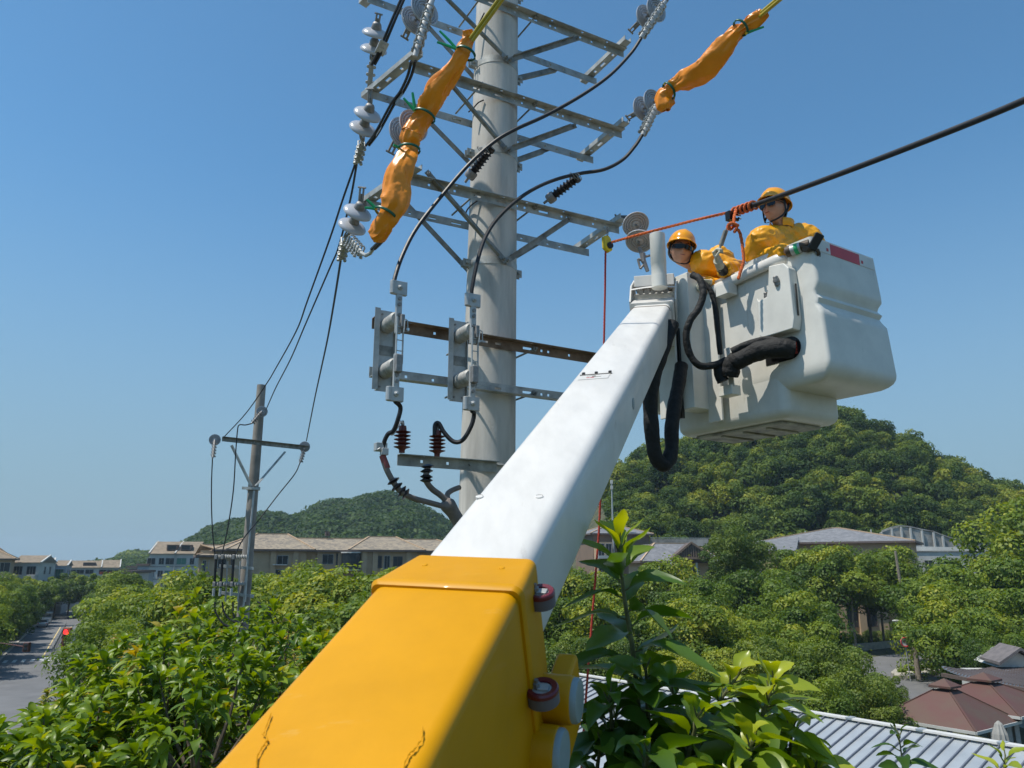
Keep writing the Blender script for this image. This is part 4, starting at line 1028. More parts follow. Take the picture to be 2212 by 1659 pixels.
    m.add([hcc+HR@v for v in vs],fs); hm=m.build('helmet',M['helmet'],t,smooth=50)
    sd_=hm.modifiers.new('t','SOLIDIFY'); sd_.thickness=.004
    for s in (-1,1):
        for k,pp in enumerate((((s*.088,.018,.045),(s*.090,.008,-.03),(s*.078,.018,-.075),(s*.045,.055,-.112),(0,.066,-.122)),((s*.086,-.045,.03),(s*.089,-.02,-.03),(s*.080,.012,-.070)))):
            m=MB(); m.tube(spline([hc+R@Vector(p) for p in pp],5),[(.0075,.0018)]*(len(pp)*5-4),6); m.build('chin_strap',M['strap'],t,smooth=True)
    # jacket
    m=MB(); 
    L=loose
    m.tube([neck+UP*.005,ch+UP*.15,ch+UP*.02,(ch+pv)/2,pv,pv-UP*.14],[(.075,.085),(.10,.165),(.145,.225),(.15,.22),(.155,.22),(.14,.20)],20,up=dirs.cross(UP))
    for s0,arm in ((sl,armL),(sr,armR)):
        e=Vector(arm[-1]); prev=Vector(arm[-2]) if len(arm)>1 else s0
        end=prev.lerp(e,.90)
        pts=[ch+UP*.10+(s0-ch)*.35,s0]+[Vector(a) for a in arm[:-1]]+[end]
        rs=[.10,.105*L,.088*L,.062][:len(pts)] if len(pts)==4 else [.10,.10*L,.062]
        m.tube(spline(pts,4),[rs[min(int(i/4),len(rs)-1)]*(1-(i%4)/4)+rs[min(int(i/4)+1,len(rs)-1)]*((i%4)/4) for i in range(len(pts)*4-3)],16)
    remesh(m,'jacket',M['jacket'],t,.011,.011,11,seed)
    # collar
    m=MB(); ax=(hc-neck).normalized()
    k=14; col=[neck+R@Vector((.078*math.sin(a),.078*math.cos(a)-.01,0))+ax*.02 for a in [rad(35+290*i/k) for i in range(k+1)]]
    m.tube(col,[(.032,.006)]*(k+1),8,up=ax); m.build('collar',M['jacket'],t,smooth=True)
    for spec in hands: spec(t)
    return t
M['lip']=mat('lips',(.36,.13,.11),.45); M['eyew']=mat('eye_white',(.55,.52,.5),.25)
def hand(c,palm_dir,finger_dir,side,mt,parent,curl=1.0,name='glove',k=1.0):
    """palm centred at c; five separate curled fingers"""
    pd=nrm(palm_dir); fd=nrm(finger_dir); fd=(fd-pd*fd.dot(pd)).normalized(); sdv=fd.cross(pd)*side
    m=MB()
    m.tube([c-fd*.065*k,c-fd*.04*k,c,c+fd*.045*k],[(.024*k,.030*k),(.02*k,.036*k),(.018*k,.043*k),(.015*k,.040*k)],14,up=pd)
    for i,(off,L_) in enumerate(((-.030,.070),(-.010,.078),(.010,.074),(.030,.058))):
        b=c+fd*.040*k+sdv*off*k; pts=[b-fd*.01*k]; d=fd; ang=0
        for j,fr_ in enumerate((.42,.33,.25)):
            ang+=rad((48,52,38)[j])*curl*(1+.06*i); d=fd*math.cos(ang)+pd*math.sin(ang); pts.append(pts[-1]+d*L_*fr_*1.15*k)
        m.tube(pts,[.0115*k,.0105*k,.0098*k,.0082*k],10); m.sph(pts[-1],.0082*k,8,6)
    b=c-sdv*.034*k-fd*.02*k; p1=b-sdv*.02*k+fd*.022*k+pd*.015*k; p2=p1+fd*.018*k+pd*.028*k+sdv*.010*k
    m.tube([b,p1,p2],[.014*k,.012*k,.0095*k],10); m.sph(p2,.0095*k,8,6)
    return remesh(m,name,M[mt],parent,.0045)
# --- near worker, looking left
h2=P(1674,452,5.62); R2=RM(-128,2,0)
neck=P(1690,492,5.66); ch2=P(1688,528,5.68)-UP*.10; pel2=Vector((ch2.x+.02,ch2.y+.02,ch2.z-.42))
shl=P(1640,520,5.52); shr=P(1745,512,5.72)
def cuffs(t):
    c=P(1708,538,5.18)
    a=P(1699,545,5.20);b=P(1736,532,5.12)
    for (f0,f1,r,mt) in ((0,.28,.040,'dkglove'),(.28,.5,.041,'alu'),(.5,.72,.0415,'green2'),(.72,.85,.041,'alu'),(.85,1.35,.038,'dkglove')):
        m=MB(); m.tube([a.lerp(b,f0),a.lerp(b,f1)],[r,r*.98],16); m.build('glove_cuff',M[mt],t,smooth=40)
    hand(P(1752,540,5.10),Vector((0,.2,-1)),U,1,'dkglove',t,1.0)
def hidden_hand2(t):
    hand(P(1776,540,5.32),Vector((0,.2,-1)),Vector((.3,-.8,0)),1,'dkglove',t,1.0)
M['dkglove']=mat('dark_glove',(.07,.045,.025),.6,0,var=.25,scale=20); M['green2']=mat('green_patch',(.02,.40,.16),.5)
person('worker in black sunglasses and helmet looking left from the near end of the bucket',h2,R2,neck,(shl,shr),ch2,[P(1636,562,5.66),P(1706,541,5.20)],[P(1768,560,5.62),P(1772,545,5.40)],pel2,[cuffs,hidden_hand2],.92,3,'square')
t=thing('handheld_controller','black handheld controller tilted above the corner of the bucket','controller',P(1765,520,5.02))
m=MB(); a=P(1752,540,5.06); b=P(1772,505,5.02); d=(b-a).normalized(); q=d.cross(Vector((0,1,0))).normalized(); m.obox((a+b)/2,d*(b-a).length,q*.066,d.cross(q)*.022); m.build('controller_body',M['blackpl'],t,bevel=.008)
m=MB(); m.lathe([(.010,0),(.010,.004)],a.lerp(b,.70)+d.cross(q)*-.011*1,-d.cross(q)*(-1 if d.cross(q).y>0 else 1)*-1,12); m.build('button',M['lens'],t)
# --- far worker, leaning out over the left rim, looking at the camera side
h1=P(1471,541,6.02); R1=RM(180,-8,-10)
nk1=P(1497,572,6.12); ch1=P(1530,596,6.18)-UP*.06; pel1=Vector((ch1.x+.18,ch1.y+.02,ch1.z-.40))
sL=P(1520,566,6.0); sR=P(1560,556,6.28)
def gl1(t):
    hand(P(1548,553,5.50),nrm(Vector((.35,-.3,.1))),nrm(Vector((-.35,-.3,.75))),1,'glove',t,1.25,k=1.05)
    a=P(1556,575,5.60);b=P(1563,586,5.68); m=MB(); m.tube([a,b],[.036,.042],14); m.build('glove_cuff',M['strap'],t,smooth=40)
    m=MB(); m.tube([P(1549,563,5.52),P(1557,578,5.62)],[.030,.036],14); m.build('glove_wrist',M['glove'],t,smooth=40)
def gl1b(t):
    hand(P(1520,610,5.80),Vector((0,-.2,-1)),Vector((-1,0,0)),1,'glove',t,1.0)
person('worker in yellow jacket and helmet crouching behind the mast column with a raised pale glove',h1,R1,nk1,(sL,sR),ch1,[P(1592,584,5.98),P(1560,582,5.64)],[P(1560,620,6.1),P(1522,612,5.83)],pel1,[gl1,gl1b],.95,9,'wrap')
# ================= GROUND, ROADS, HILLS =================
rng=np.random.default_rng(7)
RD=Vector((-math.sin(rad(28)),math.cos(rad(28)),0)); RP=Vector((RD.y,-RD.x,0)); R0=Vector((-62.5,108.6,0))
def RDp(s,o,z=0): return R0+RD*s+RP*o+UP*z     # s along the road (0 at the crossing), o to the right
def hill_right(x,y):
    x=x/max(y,60)*285 if y<285 else x
    xs=[22,35,51,68,88,110,126,135,148,157,171,180,191,214,247,300]; hs=[24,36,46,51,55,57.5,59,57.5,51,44.5,37,33,30,27,22,0]
    R=float(np.interp(x,xs,hs)) if x>22 else max(0,24+(x-22)*.5)
    R=max(R,0)
    y0=172; t=(y-y0)/110; t=min(max(t,0),1.0); s=math.sin(t*math.pi/2)**.9
    if y>285: s=max(0,1-((y-285)/150)**2)
    return R*s+ (6 if False else 0)
def terr(x,y):
    h=hill_right(x,y)
    return h
# ground sheet
n=150; xs=np.concatenate([np.linspace(-3000,-420,10),np.linspace(-400,420,110),np.linspace(440,3000,10)]); ys=np.concatenate([np.linspace(-300,-10,8),np.linspace(0,460,110),np.linspace(480,3500,14)])
V=[];F=[]
for j,y in enumerate(ys):
    for i,x in enumerate(xs): V.append((x,y,terr(x,y)))
nx=len(xs)
for j in range(len(ys)-1):
    for i in range(nx-1): a=j*nx+i; F.append((a,a+1,a+1+nx,a+nx))
me=npmesh('ground',V,F,M['soil'],smooth=True); g=addobj('ground',me); tag(g,kind='structure')
def sheet(name,pts,z,mt,label=None):
    m=MB(); m.add([Vector((p[0],p[1],z)) for p in pts],[tuple(range(len(pts)))]); o=m.build(name,M[mt],None,loc=(0,0,0)); 
    return tag(o,kind='structure')
M['paving']=mat('grey_paving',(.16,.155,.145),.9,0,var=.12,scale=.8)
# left avenue
sheet('road',[RDp(-100,-5.6),RDp(-100,5.6),RDp(170,5.6),RDp(170,-5.6)],.02,'asphalt')
sheet('side_road',[RDp(-40,-60),RDp(-40,-5.6),RDp(-6,-5.6),RDp(-10,-60)],.02,'asphalt')
sheet('side_road',[RDp(-34,5.6),RDp(-34,30),RDp(-14,30),RDp(-14,5.6)],.02,'asphalt')
for sg in (-1,1):
    m=MB(); 
    for a,b in ((-100,-42),(-4.5,170)): m.prism([RDp(a,sg*5.6,0),RDp(b,sg*5.6,0),RDp(b,sg*5.6,.15),RDp(a,sg*5.6,.15)],RP*sg*.3)
    tag(m.build('kerb',M['kerb'],None,loc=(0,0,0)),kind='structure')
    m=MB()
    for a,b in ((-100,-42),(-4.5,170)): m.prism([RDp(a,sg*5.9,0),RDp(b,sg*5.9,0),RDp(b,sg*5.9,.14),RDp(a,sg*5.9,.14)],RP*sg*2.0)
    tag(m.build('pavement',M['paving'],None,loc=(0,0,0)),kind='structure')
def quad(m,s0,s1,o0,o1,z): m.add([RDp(s0,o0,z),RDp(s0,o1,z),RDp(s1,o1,z),RDp(s1,o0,z)],[(0,1,2,3)])
m=MB()
for o_ in (-.95,.95): quad(m,3,60,o_-.09,o_+.09,.024)
tag(m.build('median_marking',M['paint_y'],None,loc=(0,0,0)),kind='structure')
m=MB()
for k in range(11): o_=-4.9+k*1.0; quad(m,-4.5,-1.2,o_-.22,o_+.22,.024)
quad(m,.2,.55,1.2,5.2,.024); 
for o_ in (3.3,):
    quad(m,2,40,o_-.07,o_+.07,.024)
m.add([RDp(4,2.0,.024),RDp(4,2.2,.024),RDp(7,2.2,.024),RDp(7,2.0,.024)],[(0,1,2,3)]); m.add([RDp(7,1.7,.024),RDp(7,2.5,.024),RDp(8.4,2.1,.024)],[(0,1,2)])
tag(m.build('crosswalk',M['paint'],None,loc=(0,0,0)),kind='structure')
t=thing('median_fence','low dark railing fence along the middle of the left road','fence',RDp(3,0))
m=MB(); m.beam(RDp(3,0,1.0),RDp(58,0,1.0),.05,.06); m.build('top_rail',M['alu'],t)
m=MB(); m.beam(RDp(3,0,.3),RDp(58,0,.3),.05,.06); m.build('bottom_rail',M['alu'],t)
m=MB()
for k in range(230): p=RDp(3+k*.24,0,.65); m.beam(p-UP*.33,p+UP*.33,.03,.03,RD)
tag(m.build('rail_bars',M['galvdark'],t),kind='stuff')
for k in range(19): 
    m=MB(); p=RDp(3+k*3.04,0,0); m.beam(p,p+UP*1.15,.07,.07,RD); m.build('post',M['alu'],t)
# right side street with kerbed island
rc=G(1990,1470)
def g2(px,py,z=0): return G(px,py,z)
sheet('side_street',[g2(1800,1470),g2(1990,1530),g2(2120,1505),g2(2300,1440),g2(2240,1395),g2(1960,1408),g2(1820,1430)],.02,'asphalt')
m=MB(); m.add([g2(2040,1484,.026),g2(2012,1488,.026),g2(2018,1491,.026),g2(2044,1486,.026)],[(0,1,2,3)]); m.add([g2(1968,1427,.026),g2(1996,1420,.026),g2(2000,1422,.026),g2(1972,1430,.026)],[(0,1,2,3)]); tag(m.build('road_marking',M['paint'],None,loc=(0,0,0)),kind='structure')
isl=[(1925,1460),(1935,1452),(1975,1446),(2020,1436),(2044,1432),(2050,1452),(2010,1462),(1965,1468),(1935,1467)]
m=MB(); m.prism([g2(x,y) for x,y in isl][::-1],UP*.42); o=m.build('traffic_island',M['kerb'],None,bevel=.05); tag(o,'kerbed planted island with pale stone edge in the right side street','traffic island')
# pavement strip and low wall behind the street
m=MB(); m.beam(g2(1840,1400,.5),g2(2040,1380,.5),.25,1.0); tag(m.build('boundary_wall',M['kerb'],None),'low grey wall along the shaded far side of the side street','wall')
# ================= FOLIAGE =================
G1=[(0,(.030,.055,.010)),(.45,(.075,.115,.018)),(.8,(.15,.19,.025)),(1,(.24,.25,.035))]
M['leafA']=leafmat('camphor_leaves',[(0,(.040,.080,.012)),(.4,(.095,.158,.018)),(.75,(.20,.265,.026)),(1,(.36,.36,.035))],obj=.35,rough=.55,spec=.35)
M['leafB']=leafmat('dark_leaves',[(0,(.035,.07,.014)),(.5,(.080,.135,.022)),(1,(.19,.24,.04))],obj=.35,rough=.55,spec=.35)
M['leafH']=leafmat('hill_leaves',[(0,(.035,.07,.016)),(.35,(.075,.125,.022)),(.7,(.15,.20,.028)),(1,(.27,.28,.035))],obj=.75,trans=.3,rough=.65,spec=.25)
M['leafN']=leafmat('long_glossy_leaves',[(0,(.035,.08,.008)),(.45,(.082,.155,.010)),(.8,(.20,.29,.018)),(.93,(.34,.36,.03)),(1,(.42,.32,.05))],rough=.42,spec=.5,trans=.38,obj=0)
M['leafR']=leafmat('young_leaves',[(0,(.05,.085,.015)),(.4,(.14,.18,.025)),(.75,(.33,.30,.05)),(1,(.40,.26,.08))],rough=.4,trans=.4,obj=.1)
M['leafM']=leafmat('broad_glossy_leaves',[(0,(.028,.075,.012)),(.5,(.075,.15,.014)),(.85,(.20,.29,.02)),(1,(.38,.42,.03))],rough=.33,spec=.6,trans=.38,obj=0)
def unit(v): return v/np.linalg.norm(v,axis=1,keepdims=True)
def leafquads(P_,N_,size,rng,aspect=.55,up=0.0):
    """rhombic folded leaves at P_ with normal ~N_"""
    n=len(P_); a=unit(rng.normal(size=(n,3))); T=unit(np.cross(N_,a)); B=np.cross(N_,T); s=size*(.6+.8*rng.random((n,1)))
    v=np.stack([P_-T*s,P_+B*s*aspect+N_*s*.12,P_+T*s-N_*s*.10,P_-B*s*aspect+N_*s*.12],1)
    return v.reshape(-1,3),np.arange(4*n).reshape(n,4)
def crown(name,mt,R,H,nb,nl,leaf,seed,blob=(.14,.31),tintbase=.35,low=-.35,top=1.0,jit=.65,fill=.35):
    rng=np.random.default_rng(seed); c=[]
    while len(c)<nb:
        d=rng.normal(size=3); d/=np.linalg.norm(d)
        if d[2]<low: continue
        r=.62+.33*rng.random() if rng.random()>fill else .25+.4*rng.random()
        lump=1+.18*math.sin(3*math.atan2(d[1],d[0])+seed)+.10*math.sin(5*math.atan2(d[1],d[0])+seed*2.3)
        c.append([d[0]*r*lump,d[1]*r*lump,d[2]*r])
    c=np.array(c); rb=blob[0]+(blob[1]-blob[0])*rng.random(nb)
    idx=rng.integers(0,nb,nl); d=unit(rng.normal(size=(nl,3))+np.array([0,0,.35])); 
    rr=(.78+.26*rng.random((nl,1)))*np.where(rng.random((nl,1))<.10,1.0+.45*rng.random((nl,1)),1.0)
    p=c[idx]+d*rb[idx,None]*rr*np.array([1,1,.8])
    nrm_=unit(d+rng.normal(size=(nl,3))*jit*.6+np.array([0,0,.25]))
    S=np.array([R,R,H]); p=p*S
    V_,F_=leafquads(p,nrm_,leaf,rng)
    bt=rng.random(nb)*.6
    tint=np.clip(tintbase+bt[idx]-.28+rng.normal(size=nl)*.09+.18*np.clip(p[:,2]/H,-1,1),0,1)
    return npmesh(name,V_,F_,M[mt],tint),c*S
def limbs(cs,H0,r0,seed,k=9):
    rnd=random.Random(seed); m=MB(); top=Vector((0,0,H0+ .1*H0))
    m.tube([(0,0,-.3),(0.05,0.02,H0*.5),(0,0,H0),(.1,.05,H0*1.35)],[r0,r0*.8,r0*.62,r0*.35],8)
    for i in range(k):
        c=Vector(cs[rnd.randrange(len(cs))]); b=Vector((0,0,H0*rnd.uniform(.7,1.15))); e=Vector((c.x,c.y,c.z+H0+ .0)); 
        q=b.lerp(e,.5)+Vector((0,0,-.1*(e-b).length)); m.tube([b,q,e],[r0*.42,r0*.28,r0*.10],6)
    return m
TV={}
def tree_variant(key,mt,R,H,nb,nl,leaf,seed,trunk,r0,bark='bark',name='broadleaf_tree',**kw):
    me,cs=crown(key+'_crown',mt,R,H,nb,nl,leaf,seed,**kw)
    m=limbs([(x,y,z*.8) for x,y,z in cs],trunk,r0,seed); tr=m.build('tmp',M[bark],None,smooth=True,loc=(0,0,0)); tme=tr.data; tme.name=key+'_trunk'; bpy.data.objects.remove(tr)
    TV[key]=(me,tme,trunk,H,R,name)
def tree(key,x,y,ztop,label,group,scale=1.0,rz=None,gz=None,sxy=None,name=None):
    me,tme,trunk,H,R,nm=TV[key]
    gz=terr(x,y) if gz is None else gz
    rnd=random.Random(int(x*31+y*17)); rz=rnd.uniform(0,6.28) if rz is None else rz
    hh=ztop-gz; Hc=H*.94*scale; t=thing(name or nm,label,'tree',(x,y,gz),group)
    cz=hh-Hc; 
    t.rotation_euler=(0,0,rz)
    c=bpy.data.objects.new('crown',me); C.objects.link(c); c.parent=t; c.location=(0,0,cz); s=sxy or scale; c.scale=(s,s,scale)
    k=bpy.data.objects.new('trunk',tme); C.objects.link(k); k.parent=t; zs=max(cz,.5)/trunk*.92; k.scale=(1,1,zs)
    return t
# variants
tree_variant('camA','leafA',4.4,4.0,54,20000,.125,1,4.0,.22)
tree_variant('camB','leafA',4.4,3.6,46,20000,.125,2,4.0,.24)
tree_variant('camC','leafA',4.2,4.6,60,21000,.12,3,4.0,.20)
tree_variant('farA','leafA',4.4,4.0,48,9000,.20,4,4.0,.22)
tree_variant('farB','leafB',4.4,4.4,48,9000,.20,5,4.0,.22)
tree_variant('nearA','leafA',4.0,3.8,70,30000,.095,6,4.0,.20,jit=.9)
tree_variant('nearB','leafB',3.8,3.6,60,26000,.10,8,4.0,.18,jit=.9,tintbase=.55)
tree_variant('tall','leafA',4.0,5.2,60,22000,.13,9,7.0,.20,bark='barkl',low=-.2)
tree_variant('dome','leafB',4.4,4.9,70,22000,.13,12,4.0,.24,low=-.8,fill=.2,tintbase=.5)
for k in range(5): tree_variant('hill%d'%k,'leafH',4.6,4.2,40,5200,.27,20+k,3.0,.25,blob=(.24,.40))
ORD=['nearest','second','third','fourth','fifth','sixth','seventh','eighth','ninth','tenth','eleventh','twelfth','thirteenth','farthest']
# ---- avenue trees, left
ga='street trees along the left avenue'
def near_label(i,side): return ''
k=0
lefts=[]
rnd=random.Random(5)
for i in range(13):
    s=-1+i*11+rnd.uniform(-2,2); o_=-8.6+rnd.uniform(-1,.8)
    p=RDp(s,o_); lefts.append(p)
    key=('camA','camB','camC')[i%3] if s<30 else ('farA','farB')[i%2]
    zt=9.4+rnd.uniform(-.6,.7)
    tree(key,p.x,p.y,zt,'green street tree on the left side of the avenue, %s from the crossing'%ORD[i],ga,1.15)
for i in range(9):
    s=2+i*14+rnd.uniform(-2,2); p=RDp(s,-17+rnd.uniform(-2,2))
    tree(('farA','camB','farB')[i%3],p.x,p.y,9.6+rnd.uniform(-.6,.6),'green tree in the rank behind the left avenue trees, %s from the crossing'%ORD[i],'trees behind the left avenue rank',1.15)
for i in range(14):
    s=-6+i*11.5+rnd.uniform(-2,2); p=RDp(s,8.6+rnd.uniform(-.8,.8))
    key=('camA','camC','camB')[i%3] if s<30 else ('farA','farB')[i%2]
    tree(key,p.x,p.y,10.2+rnd.uniform(-.8,.6),'green street tree on the right side of the avenue, %s from the crossing'%ORD[i],ga,1.12)
for i,(s,o_) in enumerate(((92,-3.5),(95,1.5),(90,5.5),(104,-1))):
    p=RDp(s,o_); tree('farA',p.x,p.y,9.3+.4*i,'dark green tree where the avenue bends out of sight, %s one'%ORD[i],'trees where the avenue bends',1.15)
for i,(px,pt,Y,s,key) in enumerate(((318,1335,50,.95,'camA'),(292,1425,43,.70,'nearA'),(300,1290,70,1.1,'camC'),(310,1278,60,1.15,'camB'),(365,1268,56,1.2,'camA'),(425,1262,54,1.2,'camC'),(300,1375,40,.8,'nearB'),(300,1330,44,.95,'nearA'),(600,1262,50,1.2,'camB'),(680,1258,52,1.2,'camA'),(760,1262,48,1.2,'camC'))):
    p=P(px,pt,Y); tree(key,p.x,p.y,p.z,'green tree behind the big lower-left tree, %s from the avenue in its row'%ORD[i],'row of trees between avenue and far pole',s)
for p in (RDp(150,0),RDp(154,-9),RDp(150,8),RDp(162,2)):
    tree('farB',p.x,p.y,10.2,'dark round tree closing the far end of the avenue','trees at the far end of the avenue',1.5)
for i,(s,o_,sc_,zt) in enumerate(((-19,-11.0,1.55,9.6),(-9,-10.5,1.35,9.2),(-28,-19,1.6,9.8))):
    p=RDp(s,o_); tree('camB',p.x,p.y,zt,'broad low-crowned tree at the near left corner of the crossing, %s one'%ORD[i],'broad trees at the left corner of the crossing',sc_)
for i in range(11):
    for sg in (-1,1):
        s=(-4 if sg>0 else -14)+i*9+rnd.uniform(-2,2); p=RDp(s,sg*rnd.uniform(6.9,8.2)+(1.0 if (sg>0 and s<0) else 0)); tree(('camA','camC','farA')[i%3],p.x,p.y,rnd.uniform(5.4,6.8),'small understorey tree on the %s kerb of the avenue, %s from the crossing'%('right' if sg>0 else 'left',ORD[i]),'small kerbside trees under the avenue crowns',.78)
# ---- wood between the avenue and the brown apartments
gw='trees between the avenue and the brown apartment block'
for i in range(80):
    px=rnd.uniform(190,980); Y=rnd.uniform(24,118)
    p=P(px,1300,Y); rel=Vector((p.x,p.y,0))-R0; off=rel.dot(RP)
    if off<14.5: continue
    zt=10.0+rnd.uniform(-1.0,.7)+ (0.6 if Y>70 else 0)+(.3 if px>540 and Y>60 else 0)
    key=('camA','camB','camC')[i%3] if Y<75 else ('farA','farB','farA')[i%3]
    if Y<40: key='nearA'
    tree(key,p.x,p.y,zt,'leafy green tree in the %s of the wood before the brown apartment block, %s part'%('front' if Y<50 else 'middle' if Y<85 else 'back','left' if px<460 else 'right'),gw,rnd.uniform(.95,1.25))
# ---- right side: explicit trees (px of axis, py of top, distance, scale, kind)
gr='trees around the right-hand street'
for px,pt,Y,s,key,lb in [
 (1589,1128,112,1.12,'dome','round dark green tree rising beside the slatted gable, highest of the middle trees'),
 (1700,1186,122,1.7,'camA','yellow-green tree left of the long grey roof, top catching the sun'),
 (1775,1176,118,1.8,'camA','broad yellow-green tree in front of the middle of the long grey roof'),
 (1860,1172,120,1.9,'camB','broad yellow-green tree in front of the right half of the long grey roof'),
 (1935,1200,122,1.45,'camC','yellow-green tree just left of the bare leaning pole'),
 (2050,1218,100,1.75,'camA','sprawling tree right of the bare leaning pole below the retaining wall'),
 (2150,1196,98,1.9,'camB','sprawling green tree near the right edge below the hill'),
 (2222,1112,105,2.5,'camC','tall pale green tree at the right edge overlapping the hill'),
 (2225,1270,84,1.6,'camA','leafy tree cut off by the right edge above the tiled roof'),
 (2052,1285,86,1.45,'camC','dense leafy tree leaning over the kerbed island'),
 (2120,1310,80,1.35,'camA','dense leafy tree above the grey tiled roof'),
 (2165,1352,72,.95,'nearA','brighter green leafy tree hugging the tiled gable'),
 (1262,1228,98,1.6,'camB','green tree right behind the white boom, below the tan building'),
 (1345,1238,92,1.5,'camA','green tree behind the top of the leafy shoot'),
 (1445,1226,94,1.5,'camC','green tree in front of the porch columns'),
 (1512,1250,84,1.3,'camA','leafy tree left of the round dark tree, showing dark branches'),
 (1630,1222,98,1.6,'camB','green tree below the round dark tree'),
 (1702,1270,82,1.35,'camA','fine-leaved tree in the middle of the right-hand wood'),
 (1600,1300,72,1.15,'camB','fine-leaved tree above the broad glossy leaves'),
 (1500,1316,68,1.15,'camC','darker fine-leaved tree between the shoot and the glossy leaves'),
 (1405,1306,70,1.15,'camA','fine-leaved tree just right of the leafy shoot'),
 (1300,1300,72,1.2,'camC','dark tree seen past the right edge of the boom'),
 (1228,1290,76,1.2,'camA','dark leafy tree touching the right edge of the white boom'),
 (1212,1236,96,1.4,'camC','green tree half hidden by the white boom'),
 (1330,1390,60,.95,'nearB','low dark tree behind the lower leaves of the shoot'),
 (1250,1385,62,.95,'nearB','low dark tree beside the yellow boom, above the metal roof'),
 (1430,1400,57,.95,'nearA','low dark-leaved tree left of centre above the metal roof'),
 (1545,1400,56,1.0,'nearA','low tree behind the upper glossy leaves'),
 (1650,1385,56,1.0,'nearB','low tree behind the right-hand glossy leaves'),
 (1722,1370,58,.85,'nearA','fine-leaved tree rising left of the drooping tree'),
 (1800,1392,56,.85,'nearB','drooping-leaved tree with a pointed top in front of the dim villa'),
 (1740,1450,48,.75,'nearA','bushy tree just above the metal roof, left of the drooping tree'),
 (1850,1450,50,.75,'nearB','bright green bush-like tree beside the side street'),
 (1640,1470,46,.70,'nearA','small tree peeping over the ridge behind the glossy leaves'),
 ]:
    p=P(px,pt,Y); tree(key,p.x,p.y,p.z,lb,gr,s)
tall=[(1768,1400,'left'),(1851,1412,'middle'),(1911,1398,'right')]
for px,py,w_ in tall:
    g_=G(px,py); p=P(px,1195,g_.y); tree('tall',g_.x,g_.y,p.z,'tall street tree with a bare pale trunk before the dim villa, %s one of three'%w_,'tall bare-trunked street trees',1.0)
# ---- hedges and low bushes
def bush(x,y,r,h,lb,key='nearB',gz=0,group=None):
    me,tme,_,H,R,_n=TV[key]; o=bpy.data.objects.new('bush',me); C.objects.link(o); o.location=(x,y,gz+.15*h); o.scale=(r/R,r/R,h/H); o.rotation_euler=(0,0,x*3.1+y)
    return tag(o,lb,'bush',group)
for px,py,r,h,lb in ((1925,1540,1.8,1.6,'feathery bright green bush left of the red-brown pavilions'),(1905,1545,2.0,2.6,'feathery bright green shrub at the kerb of the side street'),(1895,1522,1.5,1.5,'round green bush at the side street kerb'),(1870,1560,2.2,3.0,'thick green shrub beside the metal roof ridge'),(1815,1560,2.4,3.4,'large leafy shrub above the metal roof ridge'),(2110,1452,2.0,2.6,'leafy shrub between the island and the tiled roof'),(2060,1470,1.4,2.0,'small shrub at the tip of the tiled eave')):
    g_=G(px,py-12*h/2); bush(g_.x,g_.y,r,h,lb,'nearA' if 'bright' in lb else 'nearB',group='shrubs by the side street')
g_=G(1990,1452,.42); 
for k in range(5):
    p=G(1950+k*19,1452-k*3,.42); bush(p.x,p.y,.55,.55,'tuft of yellow-green plants on the kerbed island','nearA',.42,'planting on the kerbed island')
for k in range(10):
    p=G(1700+k*36,1392-k*1,0); bush(p.x,p.y,1.8,1.6,'dark shrub in the shade before the dim villa','nearB',0,'shrubs before the dim villa')
# ---- right hill
gh='trees covering the steep hill on the right'
rnd=random.Random(11); pts=[]
cand=0
while len(pts)<285 and cand<20000:
    cand+=1
    y=rnd.uniform(176,291); x=rnd.uniform(30,232)
    if y>285 and rnd.random()>.9: continue
    if x>y*.74+6 or x<y*.11: continue
    h=terr(x,y)
    if h<1.5 : continue
    md=6.9 if y>215 else 6.2
    if any((x-a)**2+(y-b)**2<md*md for a,b in pts): continue
    pts.append((x,y))
for i,(x,y) in enumerate(pts):
    h=terr(x,y); s=rnd.uniform(.72,1.5); key='hill%d'%(i%5)
    me,tme,trunk,H,R,nm=TV[key]
    o=bpy.data.objects.new('hill_tree',me); C.objects.link(o); o.location=(x,y,h+2.2+rnd.uniform(0,2.5)); o.scale=(s,s,s*rnd.uniform(.9,1.35)); o.rotation_euler=(0,0,rnd.uniform(0,6.28))
    px_=1106+FV*(x/(y*cT)); tag(o,'one of the green trees on the %s of the right-hand hill, %s part'%('foot' if y<205 else 'lower slope' if y<238 else 'upper slope' if y<268 else 'crest','left' if px_<1560 else 'middle' if px_<1880 else 'right'),'tree',gh)
# undergrowth on the hill so no bare soil shows between crowns
def groundcover(name,xr,yr,nq,size,seed,mt,hf,cond,label):
    rng=np.random.default_rng(seed); X=rng.uniform(*xr,nq);Y=rng.uniform(*yr,nq); Z=np.array([hf(a,b) for a,b in zip(X,Y)]); k=np.array([cond(a,b,c) for a,b,c in zip(X,Y,Z)])
    X,Y,Z=X[k],Y[k],Z[k]; n=len(X); bump=np.abs(np.sin(X*.35+np.sin(Y*.27)*2)*np.cos(Y*.31))*2.6
    Pn=np.stack([X,Y,Z+rng.random(n)*1.6+bump],1); N=unit(rng.normal(size=(n,3))*.6+np.array([-.2,-.6,1]))
    V_,F_=leafquads(Pn,N,size,rng); me=npmesh(name,V_,F_,M[mt],np.clip(.3+rng.normal(size=n)*.2,0,1)); o=addobj(name,me); return tag(o,label,'undergrowth',None,'stuff')
groundcover('undergrowth',(30,235),(173,290),42000,.6,3,'leafH',terr,lambda a,b,c:c>.8 and a<b*.8+8,'dense green undergrowth between the trees on the right-hand hill')
